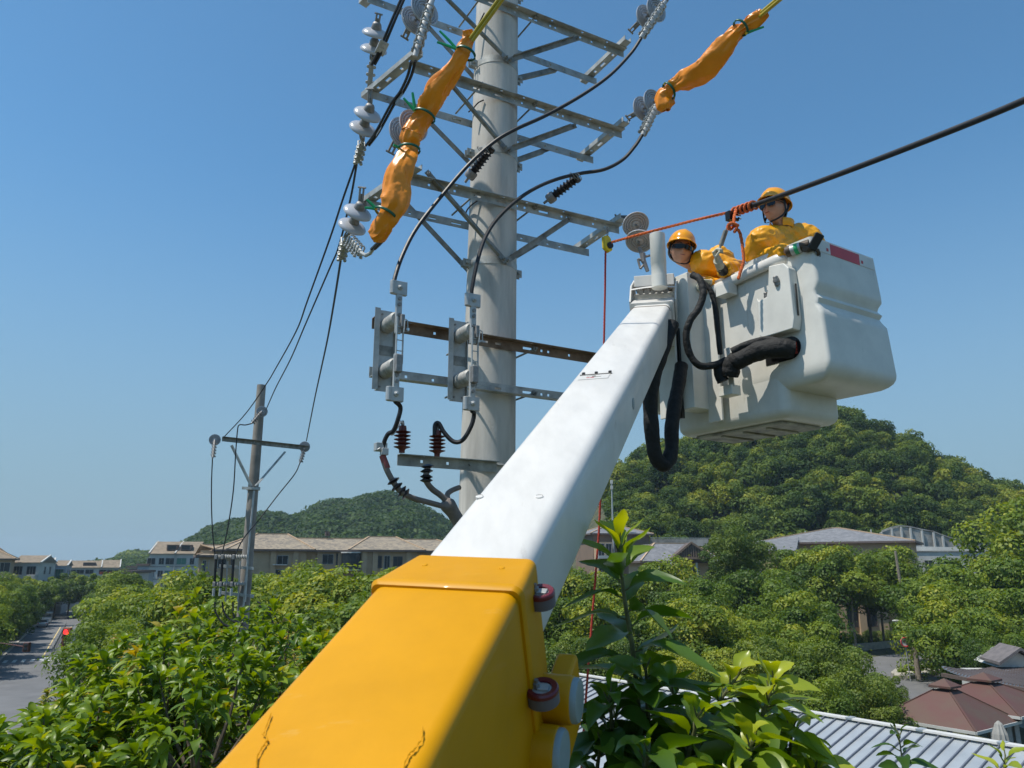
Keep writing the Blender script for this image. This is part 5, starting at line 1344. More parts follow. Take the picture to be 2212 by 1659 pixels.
# lower shrubs / thicket floor on both sides
def inwood(a,b,c):
    if b<14: return False
    if a<-62.5+(108.6-b)*.53-5: return False
    off=(Vector((a,b,0))-R0).dot(RP); px=1106+FV*a/(b*cT)
    if abs(off)<11: return False
    if px>1750 and b<135: return False
    if px>1150 and b<50: return False
    return True
groundcover('ground_cover',(-110,70),(14,130),42000,.38,4,'leafB',lambda a,b:0.0,inwood,'low green ground cover under the trees')
# ---- distant hills on the left: terrain plus one mass of woodland each
def far_hill(name,prof,D,depth,label,seed,nleaf,ls,tb):
    # prof: (px,py) silhouette, at distance D
    xs=[];hs=[]
    for px,py in prof: p=P(px,py,D); xs.append(p.x); hs.append(max(p.z-3,-1))
    def hf(x,y):
        x=x/max(y,50)*D if y<D else x
        H=float(np.interp(x,xs,hs)); t=(y-(D-depth))/depth
        s=math.sin(min(max(t,0),1)*math.pi/2) if t<1 else max(0,1-((t-1))**2)
        lump=1+.05*math.sin(x*.045+y*.06)+.04*math.sin(x*.11-y*.05)
        return H*s*lump*(1 if t<.98 else 1)
    X=np.linspace(min(min(xs),min(xs)*(D-depth)/D)-5,max(xs)+5,90); Y=np.linspace(D-depth,D+depth*.8,40); V_=[(x,y,hf(x,y)-.5) for y in Y for x in X]; F_=[(j*90+i,j*90+i+1,(j+1)*90+i+1,(j+1)*90+i) for j in range(39) for i in range(89)]
    o=addobj(name,npmesh(name,V_,F_,M['soil'],smooth=True)); tag(o,kind='structure')
    rng=np.random.default_rng(seed); nb=int(nleaf/26); bx=rng.uniform(min(xs),max(xs),nb); by=rng.uniform(D-depth,D+depth*.12,nb); bz=np.array([hf(a,b) for a,b in zip(bx,by)]); br=rng.uniform(3.2,6.0,nb); keep=bz>0.2; bx,by,bz,br=bx[keep],by[keep],bz[keep],br[keep]; nb=len(bx)
    idx=rng.integers(0,nb,nleaf); d=unit(rng.normal(size=(nleaf,3))+np.array([0,-.4,.5])); c=np.stack([bx,by,bz+br*.35],1)
    p=c[idx]+d*br[idx,None]*np.array([1,1,.85]); V2,F2=leafquads(p,unit(d+rng.normal(size=(nleaf,3))*.35),ls,rng); bt=rng.random(nb)*.5
    me=npmesh(name+'_wood',V2,F2,M['leafH'],np.clip(tb+bt[idx]+rng.normal(size=nleaf)*.08,0,1)); o=addobj('far_wood',me); tag(o,label,'wood',None,'stuff')
far_hill('hill',[(360,1215),(400,1180),(440,1160),(492,1143),(530,1131),(556,1122),(590,1121),(610,1127),(650,1122),(690,1108),(740,1097),(780,1090),(830,1087),(870,1091),(905,1103),(930,1118),(948,1133),(990,1150),(1060,1180),(1130,1210)],560,230,'wooded hill behind the brown apartments, fading blue',5,150000,1.25,.12)
far_hill('far_hill',[(225,1228),(245,1215),(262,1204),(285,1198),(310,1199),(340,1196),(380,1195),(430,1200),(500,1225)],800,260,'low blue wooded hill at the horizon left of the pale flats',6,30000,2.2,.1)
# ================= BUILDINGS =================
def tiles(name,c1,c2,scale,rough=.85):
    m,nt,b=newmat(name); tc=nt.nodes.new('ShaderNodeTexCoord'); v=nt.nodes.new('ShaderNodeTexVoronoi'); v.inputs['Scale'].default_value=scale; nz=nt.nodes.new('ShaderNodeTexNoise'); nz.inputs['Scale'].default_value=scale*.15; nz.inputs['Detail'].default_value=5
    nt.links.new(tc.outputs['Object'],v.inputs[0]); nt.links.new(tc.outputs['Object'],nz.inputs[0])
    mx=nt.nodes.new('ShaderNodeMix'); mx.data_type='RGBA'; mx.inputs[6].default_value=(*c1,1); mx.inputs[7].default_value=(*c2,1)
    s=nt.nodes.new('ShaderNodeSeparateColor'); nt.links.new(v.outputs['Color'],s.inputs[0]); ad=nt.nodes.new('ShaderNodeMath'); ad.operation='MULTIPLY_ADD'; ad.inputs[1].default_value=.7; nt.links.new(s.outputs[0],ad.inputs[0])
    ml=nt.nodes.new('ShaderNodeMath'); ml.operation='MULTIPLY'; ml.inputs[1].default_value=.35; nt.links.new(nz.outputs[0],ml.inputs[0]); nt.links.new(ml.outputs[0],ad.inputs[2])
    nt.links.new(ad.outputs[0],mx.inputs[0]); nt.links.new(mx.outputs[2],b.inputs['Base Color']); b.inputs['Roughness'].default_value=rough
    return m
M['tile_tan']=tiles('mixed_tan_tiles',(.13,.115,.10),(.36,.29,.20),2.2)
M['tile_brown']=tiles('faded_brown_tiles',(.16,.13,.09),(.27,.21,.15),1.5)
M['tile_grey']=tiles('grey_tiles',(.12,.125,.135),(.22,.22,.23),2)
M['stone']=mat('tan_stone_cladding',(.46,.325,.205),.8,0,var=.07,scale=.6,bump=.1,bscale=3)
M['stoned']=mat('brown_stone_cladding',(.20,.14,.10),.8,0,var=.08,scale=.6)
M['render']=mat('pale_render',(.50,.50,.47),.85,0,var=.08,scale=.5)
M['renderb']=mat('blue_grey_render',(.36,.39,.42),.85,0,var=.08,scale=.5)
M['dark']=mat('dark_opening',(.03,.03,.032),.7)
M['frame']=mat('window_frame',(.35,.35,.34),.5)
M['greeng']=mat('green_awning',(.06,.20,.15),.5)
M['bluea']=mat('pale_blue_awning',(.30,.55,.75),.5)
M['gutter']=mat('brown_gutter',(.13,.095,.08),.6)
M['conc2']=mat('stained_concrete',(.33,.32,.29),.9,0,var=.3,scale=.35)
M['gslate']=mat('brown_grey_slate',(.16,.14,.135),.7,0,var=.15,scale=2)
M['clay']=mat('red_clay_pot',(.35,.06,.03),.7)
def wall_frame(p0,p1):
    p0=Vector((p0[0],p0[1],0));p1=Vector((p1[0],p1[1],0)); d=(p1-p0); L=d.length; d.normalize(); n=Vector((d.y,-d.x,0)) # faces camera when d goes right
    return p0,d,n,L
def window(parent,p0,d,n,s,z,w_,h,frame=True,glass='glass',mull=1,name='window'):
    c=p0+d*s+UP*z
    m=MB(); t=.10
    m.obox(c+n*.03+UP*(h/2+t/2),d*(w_+2*t),n*.10,UP*t); m.obox(c+n*.04-UP*(h/2+t/2),d*(w_+2.6*t),n*.16,UP*t)
    for q in (-1,1): m.obox(c+n*.03+d*q*(w_/2+t/2),d*t,n*.10,UP*h)
    for k in range(1,mull+1): m.obox(c+n*.02+d*(w_*(k/(mull+1)-.5)),d*.06,n*.06,UP*h)
    o=m.build(name,M['frame'] if frame else M['gutter'],parent)
    m=MB(); m.obox(c+n*.005,d*w_,n*.03,UP*h); m.build('pane',M[glass],o)
    return o
def block(name,label,p0,p1,depth,z0,z1,wall,group=None):
    p0,d,n,L=wall_frame(p0,p1); t=thing(name,label,'building',(p0+d*L/2+UP*z0),group)
    m=MB(); m.obox(p0+d*L/2-n*depth/2+UP*(z0+z1)/2,d*L,n*depth,UP*(z1-z0)); m.build('wall',M[wall],t)
    return t,p0,d,n,L
def hip(t,c0,c1,n,depth,z,h,mt,over=.8,inset=None,name='roof',ridge=True):
    """hipped roof over rectangle: front edge c0->c1, going back by depth along -n"""
    d=(c1-c0).normalized(); a=c0-d*over+n*over;b=c1+d*over+n*over;e=b-n*(depth+2*over);f_=a-n*(depth+2*over)
    ins=inset if inset is not None else depth/2+over
    r0=(a+f_)/2+d*ins;r1=(b+e)/2-d*ins
    for q in (a,b,e,f_): q.z=z
    r0.z=r1.z=z+h
    m=MB(); m.add([a,b,e,f_,r0,r1],[(0,1,5,4),(1,2,5),(2,3,4,5),(3,0,4),(0,3,2,1)]); o=m.build(name,M[mt],t)
    if ridge:
        m=MB()
        for s,e_ in ((a,r0),(b,r1),(e,r1),(f_,r0),(r0,r1)): m.beam(s+UP*.05,e_+UP*.08,.28,.16)
        m.build('ridge_tiles',M['stone'],o)
        m=MB()
        for s,e_ in ((a,b),(b,e),(e,f_),(f_,a)): m.beam(s-UP*.18,e_-UP*.18,.25,.34)
        m.build('gutter',M['gutter'],o)
    return o
# --- brown apartment block (front runs from px 430 to beyond the boom)
Y0=138
A0=P(432,1200,Y0-6); A1=P(1010,1200,Y0+8)
zE=P(700,1188,Y0).z
t,p0,d,n,L=block('apartment_block','long tan apartment block with hipped mixed-tile roofs and dark windows','' and 0 or (A0.x,A0.y),(A1.x,A1.y),13,0,zE-.2,'stone')
def sx(px): # distance along facade for a pixel column
    r=ray(px,1210); # intersect with vertical plane
    O=Vector((0,0,CZ)); k=(p0-O).dot(n)/r.dot(n); return (O+r*k-p0).dot(d)
def zz_(px,py):
    r=ray(px,py); O=Vector((0,0,CZ)); k=(p0-O).dot(n)/r.dot(n); return (O+r*k).z
zE=zz_(640,1187)
for (a,b,h,fw) in ((500,668,2.8,1.2),(760,905,2.5,1.2)):
    sa,sb=sx(a),sx(b); 
    if fw>0:
        m=MB(); m.obox(p0+d*(sa+sb)/2+n*fw/2+UP*(zE-.3)/2,d*(sb-sa-1.2),n*fw,UP*(zE-.3)); m.build('wall_bay',M['stone'],t)
    hip(t,p0+d*sa+n*max(fw,0),p0+d*sb+n*max(fw,0),n,13,zE+.02,h,'tile_tan',inset=(sb-sa)*.36)
m=MB(); 
hip(t,p0+d*(sx(470)),p0+d*(sx(1005)),n,13.0,zE-.05,2.2,'tile_tan',inset=5)
# stepped lower left wing
W0=P(380,1210,Y0-2);W1=P(440,1210,Y0-7)
for (px,py,wpx,hpx,fw) in ((480,1212,15,26,0),(507,1210,11,20,1),(528,1212,12,17,1),(543,1212,18,19,1),(610,1210,20,17,1.2),(648,1228,16,16,1.2),(708,1208,21,19,0),(733,1210,12,26,0),(757,1212,24,30,0),(797,1211,9,11,0),(815,1214,14,24,1.2),(834,1215,11,26,1.2),(857,1213,18,19,1.2),(905,1213,16,18,0),(608,1236,20,10,1.2)):
    s=sx(px); z=zz_(px,py); k=(Y0/ FV)*1.0
    q=p0+n*(fw+.02 if fw else .02)
    window(t,q,d,n,s,z,wpx*k,hpx*k,frame=(px%2==0),mull=1)
m=MB(); s=sx(757); m.tube([p0+d*s+n*1.0+UP*(zE-3.6),p0+d*s+n*1.0+UP*(zE-.6)],1.7,14); m.build('curved_bay_window',M['glass'],t)
for z in (zE-.6,zE-3.6):
    m=MB(); m.tube([p0+d*s+n*1.0+UP*z,p0+d*s+n*1.0+UP*(z+.2)],1.85,14); m.build('bay_slab',M['render'],t)
for px in (590,638,690,735,785,808,880):
    m=MB(); m.obox(p0+d*sx(px)+n*(1.5 if px<660 or 760<px else .25)+UP*zE/2,d*.9,n*.35,UP*(zE-.4)); m.build('pilaster',M['stone'],t)
m=MB(); m.obox(p0+d*sx(605)+n*1.7+UP*(zz_(605,1220)),d*2.4,n*.9,UP*.15); m.build('balcony',M['render'],t)
for px in (707,712):
    m=MB(); q=p0+d*sx(px)-n*6+UP*(zE+3.4); m.tube([q-UP*.8,q],.25,8); m.build('roof_vent',M['gutter'],t)
# left lower wings
for i,(a,b,Y,pt,h) in enumerate(((434,500,132,1199,1.8),)):
    q0=P(a,1210,Y);q1=P(b,1210,Y+2); z=P(a,pt,Y).z
    t2,a0,d2,n2,L2=block('apartment_wing','lower tan wing at the left end of the long apartment block',(q0.x,q0.y),(q1.x,q1.y),10,0,z,'stone')
    hip(t2,a0,a0+d2*L2,n2,10,z,h,'tile_tan')
    for s_ in (.12,.32,.72): window(t2,a0+n2*.02,d2,n2,L2*s_,z-1.8,L2*.09,1.7)
    for s_ in (.12,.32,.72): window(t2,a0+n2*.02,d2,n2,L2*s_,z-4.9,L2*.09,1.7)
# --- pale flats (px 322-430)
Yb=200; q0=P(322,1210,Yb);q1=P(422,1210,Yb+1.5); z=P(360,1196,Yb).z
t,a0,d_,n_,L_=block('pale_flats','pale grey flats with a yellowish sloping roof, dormers and green awnings',(q0.x,q0.y),(q1.x,q1.y),12,0,z,'render')
m=MB(); a=a0+n_*.6-d_*.3;b=a0+d_*L_+n_*.6+d_*.3; zr=P(360,1177,Yb).z+1.0
m.add([Vector((a.x,a.y,z)),Vector((b.x,b.y,z)),Vector((b.x,b.y,0))-n_*6+UP*zr,Vector((a.x,a.y,0))-n_*6+UP*zr,Vector((b.x,b.y,0))-n_*13+UP*z,Vector((a.x,a.y,0))-n_*13+UP*z],[(0,1,2,3),(3,2,4,5),(0,3,5),(1,4,2),(0,5,4,1)]); rf=m.build('roof',M['tile_brown'],t)
for px in (368,397):
    s=(P(px,1186,Yb)-a0).dot(d_); m=MB(); m.obox(a0+d_*s-n_*1.6+UP*(z+1.6),d_*2.6,n_*2,UP*1.4); dm=m.build('dormer',M['gutter'],rf); m=MB(); m.obox(a0+d_*s-n_*.58+UP*(z+1.6),d_*2.0,n_*.05,UP*1.0); m.build('pane',M['glass'],dm)
for s_ in (0.0,.56): 
    m=MB(); m.beam(a0+d_*L_*s_+n_*.7+UP*(z+.1),a0+d_*L_*s_-n_*6+UP*(zr+.1),.3,.3); m.build('verge',M['render'],t)
for fl in range(4):
    zc=z-1.9-fl*3.1
    for s_,w_,g_ in ((.05,1.9,'glass'),(.27,1.2,'glass'),(.45,2.0,'greeng' if fl==1 else 'glass'),(.70,2.3,'greeng' if fl in (0,2) else 'glass'),(.93,1.0,'glass')):
        window(t,a0+n_*.02,d_,n_,L_*s_,zc,w_,1.5,glass=g_)
    m=MB(); m.obox(a0+d_*L_/2+n_*.05+UP*(zc-1.35),d_*L_,n_*.1,UP*.12); m.build('floor_band',M['gutter'],t)
m=MB(); m.tube([a0+d_*L_*.56+n_*.15,a0+d_*L_*.56+n_*.15+UP*z],.12,8); m.build('drain_pipe',M['render'],t)
# --- left row of gabled houses
def gable(label,px0,px1,Y,pe,pr,wall,awn=None,group='gabled houses in a row at the left',wpx=14,nwin=1):
    q0=P(px0,1210,Y);q1=P(px1,1210,Y+1); z=P(px0,pe,Y).z; zr=P(px0,pr,Y).z
    t,a0,d_,n_,L_=block('gabled_house',label,(q0.x,q0.y),(q1.x,q1.y),9,0,z,wall,group)
    m=MB(); a=a0+n_*.5;b=a0+d_*L_+n_*.5; r=n_*-5.0
    m.add([a+UP*z,b+UP*z+d_*.3,b+r+UP*zr+d_*.3,a+r+UP*zr,b-n_*10+UP*z+d_*.3,a-n_*10+UP*z],[(0,1,2,3),(3,2,4,5),(0,5,4,1),(1,4,2),(0,3,5)]); rf=m.build('roof',M['tile_brown'],t)
    m=MB(); m.prism([b-n_*.4+UP*z+d_*-.05,b-n_*9.2+UP*z+d_*-.05,b+r+UP*(zr-.3)+d_*-.05],d_*.1); m.build('gable_wall',M['renderb'],t)
    m=MB(); m.beam(b+UP*z+d_*.35,b+r+UP*zr+d_*.35,.35,.35); m.build('verge',M['render'],rf)
    for fl in range(3):
        zc=z-1.9-fl*3.2
        for k in range(nwin):
            s_=(k+.55)/(nwin+.15); window(t,a0+n_*.02,d_,n_,L_*s_,zc,min(L_*.6/nwin,4.2),1.9,glass='greeng' if (awn and fl==0) else 'glass',mull=2)
        m=MB(); m.obox(a0+d_*L_*.5+n_*.5+UP*(zc-1.5),d_*L_*.86,n_*1.0,UP*.9); m.build('balcony',M['render'],t,bevel=.02)
        for k in range(2): window(t,b-n_*(3.5+3*k)+d_*.02,-n_,d_,0,zc,.7,1.7,mull=0,name='side_window')
    if awn:
        m=MB(); c=a0+d_*L_*.5+n_*1.0+UP*(z-.75); m.obox(c,d_*L_*.8,n_*1.3,UP*.10); m.build('awning',M[awn],t)
    return t
gable('gabled house nearest the left edge with a plain tan roof and wide bay windows',26,88,190,1215,1199,'render',nwin=2)
gable('narrow gabled house with green-glazed balcony, middle of the row',93,114,198,1218,1205,'renderb','bluea')
gable('narrow gabled house with a bright blue awning, right end of the row',119,145,204,1222,1210,'renderb','bluea')
q0=P(-70,1210,176);q1=P(25,1210,180); z=P(10,1206,176).z
t,a0,d_,n_,L_=block('villa_block','brown house with a low dark hipped roof cut off by the left edge',(q0.x,q0.y),(q1.x,q1.y),10,0,z,'stone')
hip(t,a0,a0+d_*L_,n_,10,z,2.8,'tile_brown')
for s_ in (.35,.62,.85): window(t,a0+n_*.02,d_,n_,L_*s_,z-2,2.2,2.0)
for s_ in (.35,.62,.85): window(t,a0+n_*.02,d_,n_,L_*s_,z-5.2,2.2,2.0)
# --- middle low house with dormer and red pots
Ym=225; q0=P(268*.5+0+0+0+0+135,1220,Ym); q0=P(150+ -0,1220,Ym); q0=P(271-0,1220,Ym) if False else P(150,1220,Ym)
q0=P(272-2,1220,Ym) if False else P(149,1220,Ym)
q1=P(262,1222,Ym+6); z=P(200,1226,Ym).z; 
t,a0,d_,n_,L_=block('long_house','long low pale house with a brown roof, dark dormer and red flower pots',(q0.x,q0.y),(q1.x,q1.y),10,0,z,'render')
for (f0,f1,h) in ((0,.62,2.0),(.58,.98,2.2)):
    a=a0+d_*L_*f0+n_*.6;b=a0+d_*L_*f1+n_*.6
    m=MB(); m.add([a+UP*z,b+UP*z,b-n_*5+UP*(z+h),a-n_*5+UP*(z+h),b-n_*10.5+UP*z,a-n_*10.5+UP*z],[(0,1,2,3),(3,2,4,5),(0,5,4,1),(1,4,2),(0,3,5)]); rf=m.build('roof',M['tile_brown'],t)
    m=MB(); m.beam(b+UP*(z+.1),b-n_*5+UP*(z+h+.1),.3,.3); m.build('verge',M['render'],rf)
m=MB(); m.obox(a0+d_*L_*.38-n_*1.6+UP*(z+.9),d_*3.2,n_*2,UP*1.1); m.build('dormer',M['gutter'],t)
for k in range(5):
    m=MB(); m.lathe([(.25,0),(.38,.7)],a0+d_*L_*(.62+.045*k)+n_*.4+UP*(z-1.9),UP,10); m.build('flower_pot',M['clay'],t)
for fl in range(3):
    for s_ in (.08,.22,.40,.66,.80,.93): window(t,a0+n_*.02,d_,n_,L_*s_,z-1.2-fl*3.1,2.0,1.1)
    m=MB(); m.obox(a0+d_*L_*.75+n_*.6+UP*(z-2.3-fl*3.1),d_*L_*.4,n_*1.2,UP*.5); m.build('balcony',M['render'],t)
# --- far clutter of small blocks between
cl=[(268,286,1238,165,'render','small pale block with green upper windows left of the blue gable'),(284,300,1236,185,'renderb','narrow grey block in the gap before the pale flats'),(298,322,1222,200,'renderb','blue-grey gabled block left of the pale flats'),(262,276,1232,230,'render','far pale block under the low blue hill'),(276,296,1226,260,'render','far flat-roofed block at the foot of the low hill')]
for px0,px1,pt,Y,wl,lb in cl:
    q0=P(px0,1220,Y);q1=P(px1,1220,Y); z=P(px0,pt,Y).z
    t,a0,d_,n_,L_=block('town_block',lb,(q0.x,q0.y),(q1.x,q1.y),8,0,z,wl,'small town blocks in the far gap')
    m=MB(); m.obox(a0+d_*L_/2-n_*4+UP*(z+.25),d_*(L_+.6),n_*9,UP*.5); m.build('roof',M['gutter'],t)
    for fl in range(3):
        for s_ in (.2,.5,.8): window(t,a0+n_*.02,d_,n_,L_*s_,z-1.7-fl*3,L_*.16,1.4)
# ================= RIGHT-HAND BUILDINGS =================
# tan building with shallow hipped roof (px 1270-1420)
q0=P(1282,1200,165);q1=P(1404,1200,168); z=P(1404,1150,168).z-.3
t,a0,d_,n_,L_=block('tan_house','plain tan stone house with a shallow grey roof behind the leafy shoot',(q0.x,q0.y),(q1.x,q1.y),12,0,z,'stoned')
hip(t,a0,a0+d_*L_,n_,12,z,2.2,'tile_grey',ridge=True)
m=MB(); m.obox(a0+d_*L_*.14+n_*1.2+UP*z*.45,d_*L_*.26,n_*2.4,UP*z*.9); m.build('side_wing',M['stone'],t)
for s_ in (.07,.20): window(t,a0+n_*2.42,d_,n_,L_*s_,z-3.5,1.2,2.4)
for s_ in (.07,.20): window(t,a0+n_*2.42,d_,n_,L_*s_,z-7.0,1.2,2.0)
m=MB(); m.obox(a0+d_*L_*.12+n_*2.9+UP*(z-5),d_*L_*.26,n_*1.0,UP*.6); m.build('balcony',M['render'],t)
# parapet walls behind
m=MB(); p0_=P(1404,1172,171);p1_=P(1530,1172,171); m.beam(p0_,p1_,.5,1.5); o=m.build('parapet_wall',M['conc2'],None); tag(o,'low concrete parapet wall behind the slatted gable','wall')
m=MB(); m.beam(P(1404,1162,171.5),P(1600,1163,171.5),.12,.12); tag(m.build('guard_rail',M['alu'],None),'shiny guard rail along the foot of the wooded hill','rail')
q0=P(1404,1200,158);q1=P(1475,1200,159); z=P(1440,1178,158).z
t,a0,d_,n_,L_=block('annex','small pale annex wall between the tan house and the slatted gable',(q0.x,q0.y),(q1.x,q1.y),5,0,z,'render')
m=MB(); m.obox(a0+d_*L_*.5-n_*2.5+UP*(z+.1),d_*(L_+.4),n_*5.4,UP*.25); m.build('flat_roof',M['conc2'],t)
m=MB(); m.obox(a0+d_*L_*.25+n_*.03+UP*(z-1.6),d_*L_*.34,n_*.06,UP*2.2); m.build('wall_panel',M['stone'],t)
# slatted gable pavilion
Yg=138; q0=P(1392,1215,Yg);q1=P(1530,1215,Yg+2); z=P(1420,1208,Yg).z
t,a0,d_,n_,L_=block('gable_pavilion','pavilion with a slatted brown gable, grey roof and white columns',(q0.x,q0.y),(q1.x,q1.y),9,0,z-.5,'stone')
hip(t,a0,a0+d_*L_*1.25,n_,11,z-.3,3.2,'tile_grey',over=1.0,inset=5)
ga_=P(1452,1206,Yg-1.5);gb_=P(1545,1206,Yg-1.5);gt_=P(1492,1172,Yg-1.5)
m=MB(); m.prism([ga_,gb_,gt_],Vector((0,4,0))); m.build('gable_body',M['gutter'],t)
for k in range(17):
    x=ga_.x+(gb_.x-ga_.x)*(k+1)/18; f_=(x-ga_.x)/(gt_.x-ga_.x) if x<gt_.x else (gb_.x-x)/(gb_.x-gt_.x); h=(gt_.z-ga_.z)*max(f_,0)-.15
    if h>.2: m=MB(); m.obox((x,ga_.y-.1,ga_.z+h/2),(.14,0,0),(0,.22,0),(0,0,h)); m.build('slat',M['stoned'],t)
for a,b in ((ga_,gt_),(gt_,gb_),(ga_,gb_)):
    m=MB(); m.beam(a-Vector((0,.2,0)),b-Vector((0,.2,0)),.4,.35); m.build('gable_beam',M['stoned'],t)
for px in (1424,1432,1450,1458,1505):
    q=P(px,1220,Yg-1.0); m=MB(); m.tube([(q.x,q.y,0),(q.x,q.y,z-.6)],.2,10); m.build('column',M['render'],t)
for s_ in (.25,.42,.8): window(t,a0+n_*.02,d_,n_,L_*s_,z-2.6,1.2,2.0)
# long low-roofed building right (px 1640-1980)
Yl=146; q0=P(1640,1215,Yl+8);q1=P(1968,1215,Yl-6); z=P(1960,1168,Yl-6).z
t,a0,d_,n_,L_=block('long_hall','long tan hall with a broad low grey roof below the hill',(q0.x,q0.y),(q1.x,q1.y),16,0,z,'stone')
o=hip(t,a0,a0+d_*L_,n_,16,z,2.9,'tile_grey',over=1.2,inset=14)
for s_ in (.3,.42,.5,.75): m=MB(); q=a0+d_*L_*s_-n_*6+UP*(z+1.4); m.tube([q,q+UP*1.0],.10,6); m.build('roof_vent',M['render'],t)
# net-covered greenhouse frame left of it
t=thing('net_shelter','grey net shelter on steel posts beside the round dark tree','shelter',P(1700,1200,140))
m=MB(); a=P(1632,1168,150);b=P(1725,1166,150);c=P(1720,1190,135);d2_=P(1640,1190,135); m.add([a,b,c,d2_],[(0,1,2,3)]); o=m.build('net_roof',M['tile_grey'],t); sm=o.modifiers.new('t','SOLIDIFY'); sm.thickness=.06
for q in (a,b,c,d2_,(c+b)/2): m=MB(); m.tube([(q.x,q.y,0),(q.x,q.y,q.z+.5)],.07,6); m.build('post',M['alu'],t)
# retaining wall with concrete frames at the foot of the hill
t=thing('retaining_wall','stained concrete retaining wall with ribs and netting at the foot of the hill','wall',P(1990,1180,168))
top=[(1905,1150),(1925,1142),(1945,1138),(1965,1140),(1990,1146),(2015,1150),(2035,1158),(2060,1166),(2100,1168),(2135,1172),(2150,1186)]
Yw=171
tp=[P(x,y,Yw) for x,y in top]; poly=tp+[Vector((tp[-1].x,Yw,0)),Vector((tp[0].x,Yw,0))]
m=MB(); m.prism(poly,Vector((0,1.2,0))); m.build('wall_face',M['conc2'],t)
for i in range(0,8):
    q=tp[i+1]; m=MB(); m.beam(Vector((q.x,Yw-.2,2)),Vector((q.x,Yw-.2,q.z)),.35,.35,Vector((0,1,0))); m.build('rib',M['render'],t)
m=MB()
for a,b in zip(tp[:-1],tp[1:]): m.beam(a+UP*.25,b+UP*.25,.3,.25)
m.build('coping',M['conc2'],t)
q0=P(1960,1190,166);q1=P(2140,1190,164)
m=MB(); m.beam(Vector((q0.x,q0.y,P(1960,1186,166).z)),Vector((q1.x,q1.y,P(2140,1190,164).z)),.5,1.2); tag(m.build('terrace_parapet',M['render'],None),'pale terrace parapet below the retaining wall','wall')
q0=P(1968,1200,160);q1=P(2150,1200,158); z=P(2000,1192,160).z
t,a0,d_,n_,L_=block('white_building','whitish building wall half hidden by trees below the retaining wall',(q0.x,q0.y),(q1.x,q1.y),6,0,z,'render')
for s_ in (.2,.5,.8): window(t,a0+n_*.02,d_,n_,L_*s_,z-2.5,1.5,1.5)
m=MB(); m.obox(a0+d_*L_/2-n_*3+UP*(z+.1),d_*L_,n_*6.4,UP*.2); m.build('flat_roof',M['conc2'],t)
# dim villa behind the tall trunks
Yv=136; q0=P(1660,1390,Yv+2);q1=P(1925,1390,Yv+3); z=P(1760,1270,Yv).z
t,a0,d_,n_,L_=block('dim_villa','tan villa front with tall dark door in deep shade behind the tall trunks',(q0.x,q0.y),(q1.x,q1.y),8,0,z,'stone')
for s_,w_,h_,zc in ((.10,2.4,5.2,4.4),(.26,2.6,5.6,4.2),(.52,2.2,4.6,2.9),(.70,2.0,4.6,4.0),(.86,1.8,4.4,4.0)): window(t,a0+n_*.02,d_,n_,L_*s_,zc,w_,h_,glass='dark',frame=False)
for s_ in (.18,.34,.62,.78): m=MB(); m.obox(a0+d_*L_*s_+n_*.3+UP*z/2,d_*1.2,n_*.6,UP*z); m.build('pilaster',M['stone'],t)
hip(t,a0,a0+d_*L_,n_,8,z,1.5,'tile_grey')
# ================= METAL ROOF (bottom right) =================
M['sheet']=mat('grey_white_sheet_metal',(.37,.40,.42),.42,.2,var=.06,scale=.8,coat=.1)
M['sheetrib']=mat('roof_rib_dark',(.16,.175,.21),.5,.2)
zr=CZ-6.0
e0=G(2212,1619,zr);e1=G(1270,1463,zr); ed=(e1-e0).normalized(); e0=e0-ed*9; e1=e1+ed*2.5; L_=(e1-e0).length
dn=Vector((ed.y,-ed.x,0)); dn=dn if dn.y<0 else -dn
t=thing('metal_roof_building','low building with a pale ribbed metal roof and white ridge cap at bottom right','building',(e0+e1)/2-UP*zr)
pit=math.tan(rad(15)); Wd=16
low0=e0+dn*Wd-UP*Wd*pit; low1=e1+dn*Wd-UP*Wd*pit
m=MB(); m.prism([e0,e1,low1,low0],UP*-.08); m.build('roof_sheet',M['sheet'],t)
k=0; sp=.50
for i in range(int(L_/sp)):
    a=e0+ed*(i*sp+.2); m=MB(); m.beam(a+UP*.035,a+dn*Wd-UP*(Wd*pit)+UP*.035,.045,.07); m.build('roof_rib',M['sheetrib'],t)
    if i>95: break
m=MB(); m.beam(e0+UP*.09,e1+UP*.09,.34,.07); m.build('ridge_cap',M['white'],t)
for i in range(12):
    m=MB(); a=e0+ed*(L_*(i+.5)/12); m.obox(a+UP*.13,ed*.25,dn*.40,UP*.03); m.build('cap_joint',M['sheet'],t)
back0=e0-dn*3-UP*.8;back1=e1-dn*3-UP*.8
m=MB(); m.prism([e0-UP*.02,e1-UP*.02,back1,back0],UP*-.08); m.build('back_slope',M['sheet'],t)
m=MB(); c=(e0+e1)/2+dn*6; m.obox(Vector((c.x,c.y,(zr-1.8-Wd*pit*.5)*.5)),ed*(L_-1),dn*16,UP*(zr-1.8-Wd*pit*.5)); m.build('wall',M['render'],t)
# second lower sheet roof near the bottom middle
t=thing('lean_to_roof','small lower metal lean-to with white gutter at the bottom, left of the broad leaves','building',G(1235,1640,zr-3.0))
a=G(1200,1585,zr-1.2);b=G(1300,1602,zr-1.2);c=G(1330,1720,zr-2.2);d2_=G(1170,1700,zr-2.2)
m=MB(); m.prism([a,b,c,d2_],UP*-.08); m.build('roof_sheet',M['sheet'],t)
m=MB(); m.beam(a,b,.12,.12); m.build('gutter',M['white'],t)
m=MB(); m.prism([Vector((p.x,p.y,.0)) for p in (a,b,c,d2_)],UP*(zr-2.6)); m.build('wall',M['render'],t)
